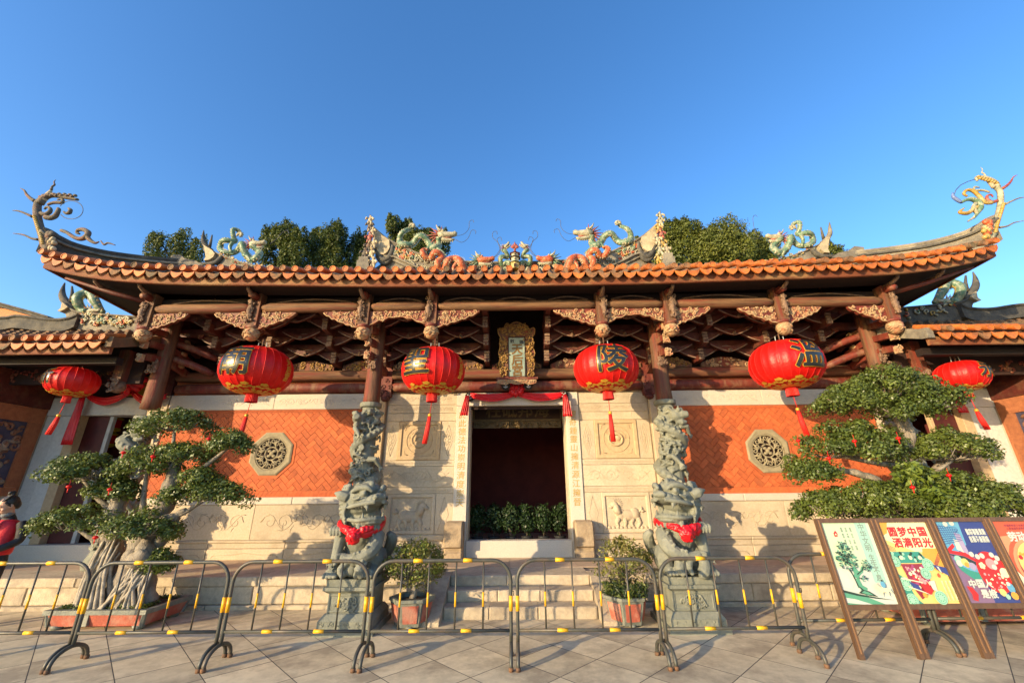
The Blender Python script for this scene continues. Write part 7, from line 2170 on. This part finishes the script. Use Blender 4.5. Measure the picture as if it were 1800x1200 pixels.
def art1(poly, rect, disc, stroke, text):
    poly('p_white', [(0, .0), (1, 0), (1, .34), (.6, .42), (.2, .46), (0, .40)])
    poly('p_green2', [(.70, 1), (.94, 1), (.94, .25), (.70, .25)]); poly('p_white', [(.94, 1), (1, 1), (1, .2), (.94, .2)])
    for k, c in enumerate('中华文明'): text('p_grey', c, .82, .945 - k * .092, .075, .0012)
    for k, c in enumerate('生生不息'): text('p_grey', c, .82, .555 - k * .082, .070, .0012)
    for j, col_ in enumerate(('富强民主文明和谐', '自由平等公正法治', '爱国敬业诚信友善')):
        for k, c in enumerate(col_): text('p_grey', c, .58 - j * .095, .925 - k * .030 - (.018 if k >= 2 else 0) - (.018 if k >= 4 else 0) - (.018 if k >= 6 else 0), .024, .0004)
    poly('p_red', [(.20, .865), (.25, .90), (.28, .86), (.26, .82), (.20, .82)]); disc('p_green', .24, .85, .018, 8)
    rg_ = random.Random(2)
    # rocky bank, pine trunk, leaf clusters, and a plain rider on horseback
    poly('p_jade', [(0, .0), (.75, 0), (.55, .055), (.3, .12), (0, .17)]); poly('p_ink', [(0, .17), (.3, .12), (.62, .08), (.96, .045), (.6, .065), (.25, .10), (0, .14)]); poly('p_white', [(0, .02), (.3, .0), (.5, .0), (.2, .06), (0, .08)])
    poly('p_white', [(.04, .2), (.03, .36), (.08, .41), (.20, .36), (.28, .24), (.2, .17)])
    stroke('p_jade', [(.48, .14), (.38, .2), (.36, .30), (.40, .36), (.36, .44)], .055); stroke('p_jade', [(.39, .34), (.5, .38), (.56, .44)], .025); stroke('p_ink', [(.46, .13), (.34, .21), (.32, .30), (.30, .37), (.26, .42)], .014); stroke('p_ink', [(.40, .35), (.53, .40), (.58, .45)], .008)
    poly('p_ink', [(.30, .13), (.40, .17), (.52, .15), (.66, .085), (.5, .10)]); poly('p_jade', [(.36, .135), (.42, .155), (.5, .14), (.58, .105), (.48, .11)])
    for (cx_, cy_, w_, h2, n) in ((.28, .62, .16, .10, 70), (.18, .55, .12, .09, 50), (.36, .55, .14, .07, 44), (.26, .46, .18, .06, 44), (.60, .46, .10, .07, 34), (.45, .31, .08, .04, 16), (.25, .71, .09, .05, 22)):
        for _ in range(n):
            a = rg_.uniform(0, 6.3); q = rg_.random() ** .6
            tx, ty, b_, L_ = cx_ + q * w_ * math.cos(a), cy_ + q * h2 * math.sin(a), rg_.uniform(0, 3.1), rg_.uniform(.018, .04)
            poly(rg_.choice(('p_ink', 'p_ink', 'p_jade')), [(tx - L_ * math.cos(b_), ty - L_ * .6 * math.sin(b_)), (tx + .008 * math.sin(b_), ty - .008 * math.cos(b_)), (tx + L_ * math.cos(b_), ty + L_ * .6 * math.sin(b_)), (tx - .009 * math.sin(b_), ty + .009 * math.cos(b_))])
    poly('p_cream', [(.66, .25), (.72, .20), (.80, .19), (.90, .18), (.93, .12), (.86, .15), (.84, .09), (.80, .14), (.74, .14), (.71, .08), (.70, .15), (.66, .19), (.62, .20)]); disc('p_sky', .79, .23, .045, 10, 1.3); disc('p_ink', .79, .275, .018, 6)
def art2(poly, rect, disc, stroke, text):
    poly('p_cream', [(0, 1), (1, 1), (1, .6), (.55, .62), (0, .78)]); poly('p_orange', [(0, 1), (.2, 1), (.12, .86), (0, .82)]); poly('p_orange', [(.72, .66), (1, .66), (1, .30), (.62, .5)]); poly('p_yellow', [(.5, .30), (1, .36), (1, 0), (.5, 0)])
    for k, c in enumerate('圆梦中国'): text('p_red', c, .24 + k * .205, .875, .105, .0042)
    for k, c in enumerate('洒满阳光'): text('p_red', c, .26 + k * .205, .735, .105, .0042)
    rg_ = random.Random(5)
    for k in range(4): stroke('p_maroon', [(0, .72 - .018 * k), (.16, .66 - .022 * k)], .004); stroke('p_maroon', [(.84, .47 - .016 * k), (1, .60 - .02 * k)], .005)
    poly('p_teal', [(.02, .62), (.62, .62), (.72, .52), (.58, .48), (.12, .48), (0, .54), (0, .36), (.12, .30), (.2, .06), (.3, 0), (.0, 0), (0, .6)])
    for k in range(34): disc(rg_.choice(('p_ink', 'p_mint', 'p_teal')), rg_.uniform(.04, .66), rg_.uniform(.50, .61), .028, 6)
    for k in range(3): disc('p_pale', .2 + .19 * k, .545, .038, 10)
    poly('p_maroon', [(.14, .47), (.58, .47), (.62, .16), (.3, .05), (.2, .2)])
    for k in range(46): disc(rg_.choice(('p_red', 'p_pink', 'p_white', 'p_magenta', 'p_cream')), rg_.uniform(.20, .56), rg_.uniform(.18, .45), rg_.uniform(.018, .04), 6)
    for (a, b, r_) in ((.68, .46, .115), (.56, .35, .10), (.04, .50, .10), (.08, .23, .12), (.08, .04, .12), (.66, .07, .12)):
        disc('p_mint', a, b, r_, 18); disc('p_teal', a, b, r_ * .84, 16); disc('p_mint', a, b, r_ * .78, 16)
        for k in range(9): disc('p_jade', a + r_ * .5 * math.cos(k * .7), b + r_ * .5 * PW / PH * math.sin(k * .7), .014, 5)
    poly('p_navy', [(.76, .46), (1, .42), (1, .32), (.8, .40)]); poly('p_white', [(.82, .44), (.86, .43), (.88, .36), (.85, .37)]); poly('p_navy', [(.14, .26), (.30, .22), (.34, .14), (.2, .17)])
    stroke('p_pale', [(.02, .30), (.44, .24)], .008); stroke('p_pale', [(.1, .2), (.5, .1)], .008)
    poly('p_red', [(.36, .22), (.50, .26), (.56, .15), (.48, .10), (.40, .13)]); disc('p_pink', .45, .25, .04, 8); disc('p_orange', .36, .1, .05, 5); poly('p_white', [(.54, .26), (.66, .27), (.64, .14), (.56, .16)])
    poly('p_vermilion', [(.76, .34), (.8, .36), (.82, .33), (.8, .30), (.76, .31)])
    for i in range(3):
        for j in range(9): text('p_cream', '春风化雨润山河'[j % 7], .80 + .075 * i - .0 * j, .255 - j * .026, .022, .0006)
def art3(poly, rect, disc, stroke, text):
    poly('p_mauve', [(0, .62), (.52, .56), (.50, 0), (0, 0)]); poly('p_sky', [(0, 1), (.5, 1), (.46, .7), (.2, .6), (0, .66)]); poly('p_lilac', [(.30, .86), (.42, .84), (.44, .56), (.34, .6)]); poly('p_white', [(.24, .78), (.32, .76), (.34, .6), (.22, .64)])
    for k in range(9): stroke('p_navy', [(.02 + .05 * k, .98 - .01 * k), (.12 + .03 * k, .70 + .02 * k)], .005); stroke('p_navy', [(.0, .95 - .03 * k), (.42, .92 - .02 * k)], .004)
    poly('p_red', [(.0, .64), (.18, .72), (.20, .68), (.1, .63), (.36, .60), (.54, .50), (.56, .46), (.3, .56), (0, .60)]); poly('p_dark', [(0, .59), (.3, .555), (.56, .45), (.54, .40), (.08, .56)])
    poly('p_sky', [(.06, .53), (.12, .57), (.52, .42), (.54, .34), (.3, .38), (.1, .46)]); poly('p_teal', [(.06, .50), (.1, .46), (.3, .38), (.54, .335), (.56, .28), (.3, .27), (.12, .38)])
    for (m, a, b, r_) in (('p_mint', .15, .52, .07), ('p_white', .14, .47, .06), ('p_yellow', .26, .48, .075), ('p_orange', .28, .45, .05), ('p_lilac', .38, .43, .07)): disc(m, a, b, r_, 12)
    for j, col_ in enumerate(('勤劳智慧勇敢', '自强不息团结')):
        for k, c in enumerate(col_): text('p_white', c, .60 + .067 * k + .0 * j, .885 - .095 * j, .036, .0018)
        for k, c in enumerate(col_): text('p_white', c, .60 + .067 * k, .847 - .095 * j, .036, .0018)
    disc('p_red', .74, .36, .30, 26, 1.25)
    for (a, b) in ((.2, .97), (.34, .98), (.46, .58), (.56, .55), (.66, .56), (.86, .57), (.94, .53)): disc('p_white', a, b, .05, 12); disc('p_pale', a + .01, b - .006, .02, 8)
    disc('p_pink', .76, .46, .10, 14); disc('p_white', .80, .42, .05, 10); disc('p_white', .88, .48, .04, 10); disc('p_pale', .95, .35, .09, 12)
    rg_ = random.Random(6)
    for k in range(34): a = rg_.uniform(.52, .95); b = rg_.uniform(.12, .36); disc(rg_.choice(('p_pale', 'p_pale', 'p_pink')), a, b, rg_.uniform(.008, .03), 6)
    for k in range(5): disc('p_cream', .56 + .035 * math.cos(k * 1.26), .44 + .025 * math.sin(k * 1.26), .03, 8)
    poly('p_red', [(.06, .20), (.16, .18), (.22, .10), (.16, .02), (.08, .04), (.1, .1)])
    for k, c in enumerate('中国人'): text('p_white', c, .20 + .155 * k, .225, .085, .0036)
    for k, c in enumerate('是根'): text('p_white', c, .36 + .155 * k, .105, .085, .0036)
    disc('p_sky', .92, .17, .07, 10, 1.3); disc('p_yellow', .72, .12, .07, 7); disc('p_mint', .78, .07, .05, 6); disc('p_orange', .92, .08, .07, 10); disc('p_white', .9, .22, .04, 8)
def art4(poly, rect, disc, stroke, text):
    poly('p_salmon', [(0, .80), (1, .86), (1, .3), (0, .3)]); disc('p_vermilion', .62, .42, .62, 28); disc('p_salmon', .62, .42, .54, 28); poly('p_pale', [(0, .40), (.3, .10), (1, .05), (1, 0), (0, 0)])
    for k, c in enumerate('劳动创造'): text('p_white', c, .30 + .19 * k, .80, .105, .0042)
    for k, c in enumerate('幸福都是奋斗出来的劳动最光荣'): text('p_maroon', c, .26 + .05 * k, .945, .026, .0008)
    for k, c in enumerate('人民创造历史劳动开创未来'): text('p_maroon', c, .28 + .05 * k, .905, .026, .0008)
    disc('p_maroon', .62, .40, .48, 30); disc('p_yellow', .60, .44, .44, 26)
    rg_ = random.Random(7)
    for k in range(120):
        a = rg_.uniform(0, 6.3); q = .44 * math.sqrt(rg_.random()); disc(rg_.choice(('p_orange', 'p_red', 'p_yellow', 'p_cream', 'p_mint', 'p_magenta', 'p_vermilion', 'p_white', 'p_sky')), .62 + q * math.cos(a), .40 + q * PW / PH * math.sin(a), rg_.uniform(.02, .055), 6)
    poly('p_magenta', [(.30, .38), (.5, .46), (.78, .34), (.72, .22), (.5, .26)])
    for k in range(20): disc('p_white', rg_.uniform(.36, .7), rg_.uniform(.27, .40), .012, 5)
LB = ['pale green notice board with a pine tree picture and a vertical slogan', 'yellow notice board with red slogan and a street-stall picture', 'blue and purple notice board with red circle and white slogan', 'red and orange notice board with a round food picture, cut by the right edge']
for k, (bg_, art) in enumerate((('p_green', art1), ('p_yellow', art2), ('p_navy', art3), ('p_vermilion', art4))):
    board(k, 3.80 + .667 * k, 5.08 + .012 * k, LB[k], (bg_, art))

# ================================================================== PERSON AT THE LEFT EDGE
def person():
    px0, py0 = P(19, 900, 6.3).x, 6.3
    t = thing('person', 'woman in red padded vest with black sleeves and hair tied up, at the left edge', 'person', (px0, py0, 0))
    def skin(name, verts, edges, m, sub=2, parent=t):
        me = bpy.data.meshes.new(name)
        me.from_pydata([v[:3] for v in verts], edges, [])
        o = bpy.data.objects.new('tmp', me); COL.objects.link(o)
        md = o.modifiers.new('s', 'SKIN'); md.use_smooth_shade = True
        o.modifiers.new('u', 'SUBSURF').levels = sub
        for i, v in enumerate(verts): me.skin_vertices[0].data[i].radius = (v[3], v[4] if len(v) > 4 else v[3])
        me.skin_vertices[0].data[0].use_root = True
        dg = bpy.context.evaluated_depsgraph_get(); dg.update()
        res = bpy.data.meshes.new_from_object(o.evaluated_get(dg)); bpy.data.objects.remove(o); bpy.data.meshes.remove(me)
        res.materials.clear(); res.materials.append(MATS[m]); res.polygons.foreach_set('use_smooth', [True] * len(res.polygons))
        Mx = Matrix.Translation((px0, py0, 0)) @ Matrix.Rotation(R(-4), 4, 'Z') @ Matrix.Scale(.965, 4)           # turned towards the left of the picture
        res.transform(Mx); res.transform(Matrix.Translation(-ORG[t.name]))
        o2 = bpy.data.objects.new(name, res); COL.objects.link(o2); o2.parent = parent; ORG[o2.name] = ORG[t.name]
        return o2
    # local axes: x right of the viewer, -y the way she faces
    body = skin('body', [(0, 0, .92, .15, .11), (0, .0, 1.08, .135, .1), (0, .01, 1.25, .15, .1), (0, .015, 1.37, .10, .08), (0, -.01, 1.43, .055, .055), (0, -.03, 1.48, .05, .05),
                         (.10, 0, .84, .10, .1), (.11, 0, .48, .065, .07), (.11, .02, .10, .045, .05), (.11, -.10, .05, .04, .035), (-.10, 0, .84, .10, .1), (-.11, 0, .48, .065, .07), (-.11, .02, .10, .045, .05), (-.11, -.10, .05, .04, .035)],
                [(0, 1), (1, 2), (2, 3), (3, 4), (4, 5), (0, 6), (6, 7), (7, 8), (8, 9), (0, 10), (10, 11), (11, 12), (12, 13)], 'coat_black')
    skin('vest', [(0, 0, .84, .215, .165), (0, 0, 1.0, .20, .155), (0, .0, 1.14, .19, .145), (0, .01, 1.27, .20, .135), (0, .02, 1.385, .135, .10)], [(0, 1), (1, 2), (2, 3), (3, 4)], 'vest_red')
    for q in (-1, 1):
        skin('sleeve', [(q * .19, .03, 1.345, .062), (q * .25, .04, 1.22, .068), (q * .265, .03, 1.07, .060), (q * .21, -.13, .99, .050), (q * .11, -.24, .985, .042)], [(0, 1), (1, 2), (2, 3), (3, 4)], 'coat_black')
        h = skin('hand', [(q * .11, -.24, .985, .030), (q * .085, -.285, .985, .034, .02), (q * .065, -.32, .985, .034, .016)], [(0, 1), (1, 2)], 'skin')
        for k in range(4):
            L_ = (.055, .065, .062, .048)[k]
            skin('finger', [(q * .075 + .017 * (k - 1.5), -.31, .99 + .002 * k, .0095), (q * .06 + .017 * (k - 1.5), -.31 - L_ * .6, .985, .009), (q * .05 + .015 * (k - 1.5), -.31 - L_ * .85, .96, .0075)], [(0, 1), (1, 2)], 'skin', 1, h)
        skin('thumb', [(q * .10 - q * .03, -.27, 1.0, .012), (q * .045, -.30, 1.015, .0105), (q * .03, -.335, 1.01, .009)], [(0, 1), (1, 2)], 'skin', 1, h)
    skin('scarf', [(-.05, -.05, 1.43, .03), (0, -.08, 1.41, .034), (.05, -.05, 1.43, .03), (.0, .05, 1.44, .034)], [(0, 1), (1, 2), (2, 3)], 'scarf_grey')
    skin('scarf_end', [(0.01, -.12, 1.39, .045, .025), (.01, -.155, 1.30, .04, .02), (.0, -.16, 1.22, .02, .015)], [(0, 1), (1, 2)], 'scarf_grey')
    # head, bowed
    g = MB(); hd = Matrix.Translation((0, -.05, 1.55)) @ Matrix.Rotation(R(22), 4, 'X')
    g.ball((0, .0, .02), (.078, .095, .105), 16, 12); g.ball((0, -.035, -.05), (.058, .06, .06), 12, 9); g.tube([(0, -.088, .02), (0, -.112, -.015), (0, -.095, -.028)], [.012, .017, .012], 8)
    g.ball((-.08, .01, -.005), (.012, .025, .033), 8, 6); g.ball((.08, .01, -.005), (.012, .025, .033), 8, 6); g.ball((0, -.085, -.052), (.026, .014, .008), 8, 5); g.ball((0, -.085, -.066), (.022, .014, .008), 8, 5); g.tube([(0, .0, -.13), (0, .01, -.04)], .05, 10)
    for q in (-1, 1): g.ball((q * .032, -.085, .022), (.018, .012, .010), 8, 6); g.ball((q * .042, -.06, -.028), (.028, .03, .024), 8, 6)
    Mb = Matrix.Translation((px0, py0, 0)) @ Matrix.Rotation(R(-4), 4, 'Z') @ Matrix.Scale(.965, 4)
    Mx = Matrix.Translation((px0, py0, 0)) @ Matrix.Rotation(R(-24), 4, 'Z') @ Matrix.Scale(.965, 4)
    g.xform(Mx @ hd); me = sculpt(g, 'head', 'skin', .006, 2, ORG[t.name]); head = put('head', me, None, t, local=True)
    g = MB()
    for q in (-1, 1): g.ball((q * .032, -.096, .021), (.011, .005, .005), 8, 5); g.tube([(q * .015, -.098, .045), (q * .035, -.095, .05), (q * .052, -.085, .042)], .004, 5)
    g.xform(Mx @ hd); put('eyes_and_brows', g, 'hair', head)
    g = MB(); g.ball((0, -.088, -.058), (.022, .010, .006), 8, 5); g.xform(Mx @ hd); put('lips', g, 'tongue_red', head)
    g = MB(); g.ball((0, .034, .045), (.090, .092, .098), 16, 12); g.ball((0, .08, .0), (.08, .05, .08), 12, 9); g.ball((0.0, .06, .155), (.05, .05, .045), 12, 9); g.ball((.02, .04, .18), (.03, .03, .025), 8, 6)
    for k in range(12): g.tube([(-.06 + .011 * k, -.062, .092), (-.075 + .0138 * k, .0, .125), (-.05 + .009 * k, .07, .145)], [.006, .012, .010], 6)
    for q in (-1, 1): g.tube([(q * .065, -.045, .07), (q * .082, -.02, .03), (q * .084, .0, -.01)], [.010, .016, .008], 7)
    g.xform(Mx @ hd); me = sculpt(g, 'hair', 'hair', .0065, 1, ORG[t.name]); put('hair', me, None, head, local=True)
    t2 = thing('purple_bag', 'small purple cloth bag held in both hands of the woman in the red vest', 'bag', (px0 - .2, py0 - .25, .98))
    g = MB(); rg_ = random.Random(4); g.ball((0, -.31, 1.0), (.07, .055, .11), 12, 9); g.ball((.0, -.33, 1.10), (.05, .04, .05), 9, 7); g.tube([(0, -.31, 1.1), (.0, -.3, 1.19)], [.045, .02], 8); g.xform(Mb); put('cloth', g, 'purple_cloth', t2)
person()

# fine carving and scrollwork too small to pick apart stays joined
for o in list(scene.objects):
    n = o.name.split('.')[0]
    if o.type == 'MESH' and o.parent is not None and (n.endswith('_carving') or n in ('relief', 'ridge_flowers', 'ridge_scrolls', 'fins', 'belly_plates', 'picture_rocks', 'picture_figures', 'aerial_roots', 'fresh_shoots', 'bracket_nose', 'gold_border', 'waist_relief', 'plinth_relief', 'relief_figures', 'relief_clouds', 'crest_scales', 'yellow_scales')):
        if n != 'dragon_carving': o['kind'] = 'stuff'
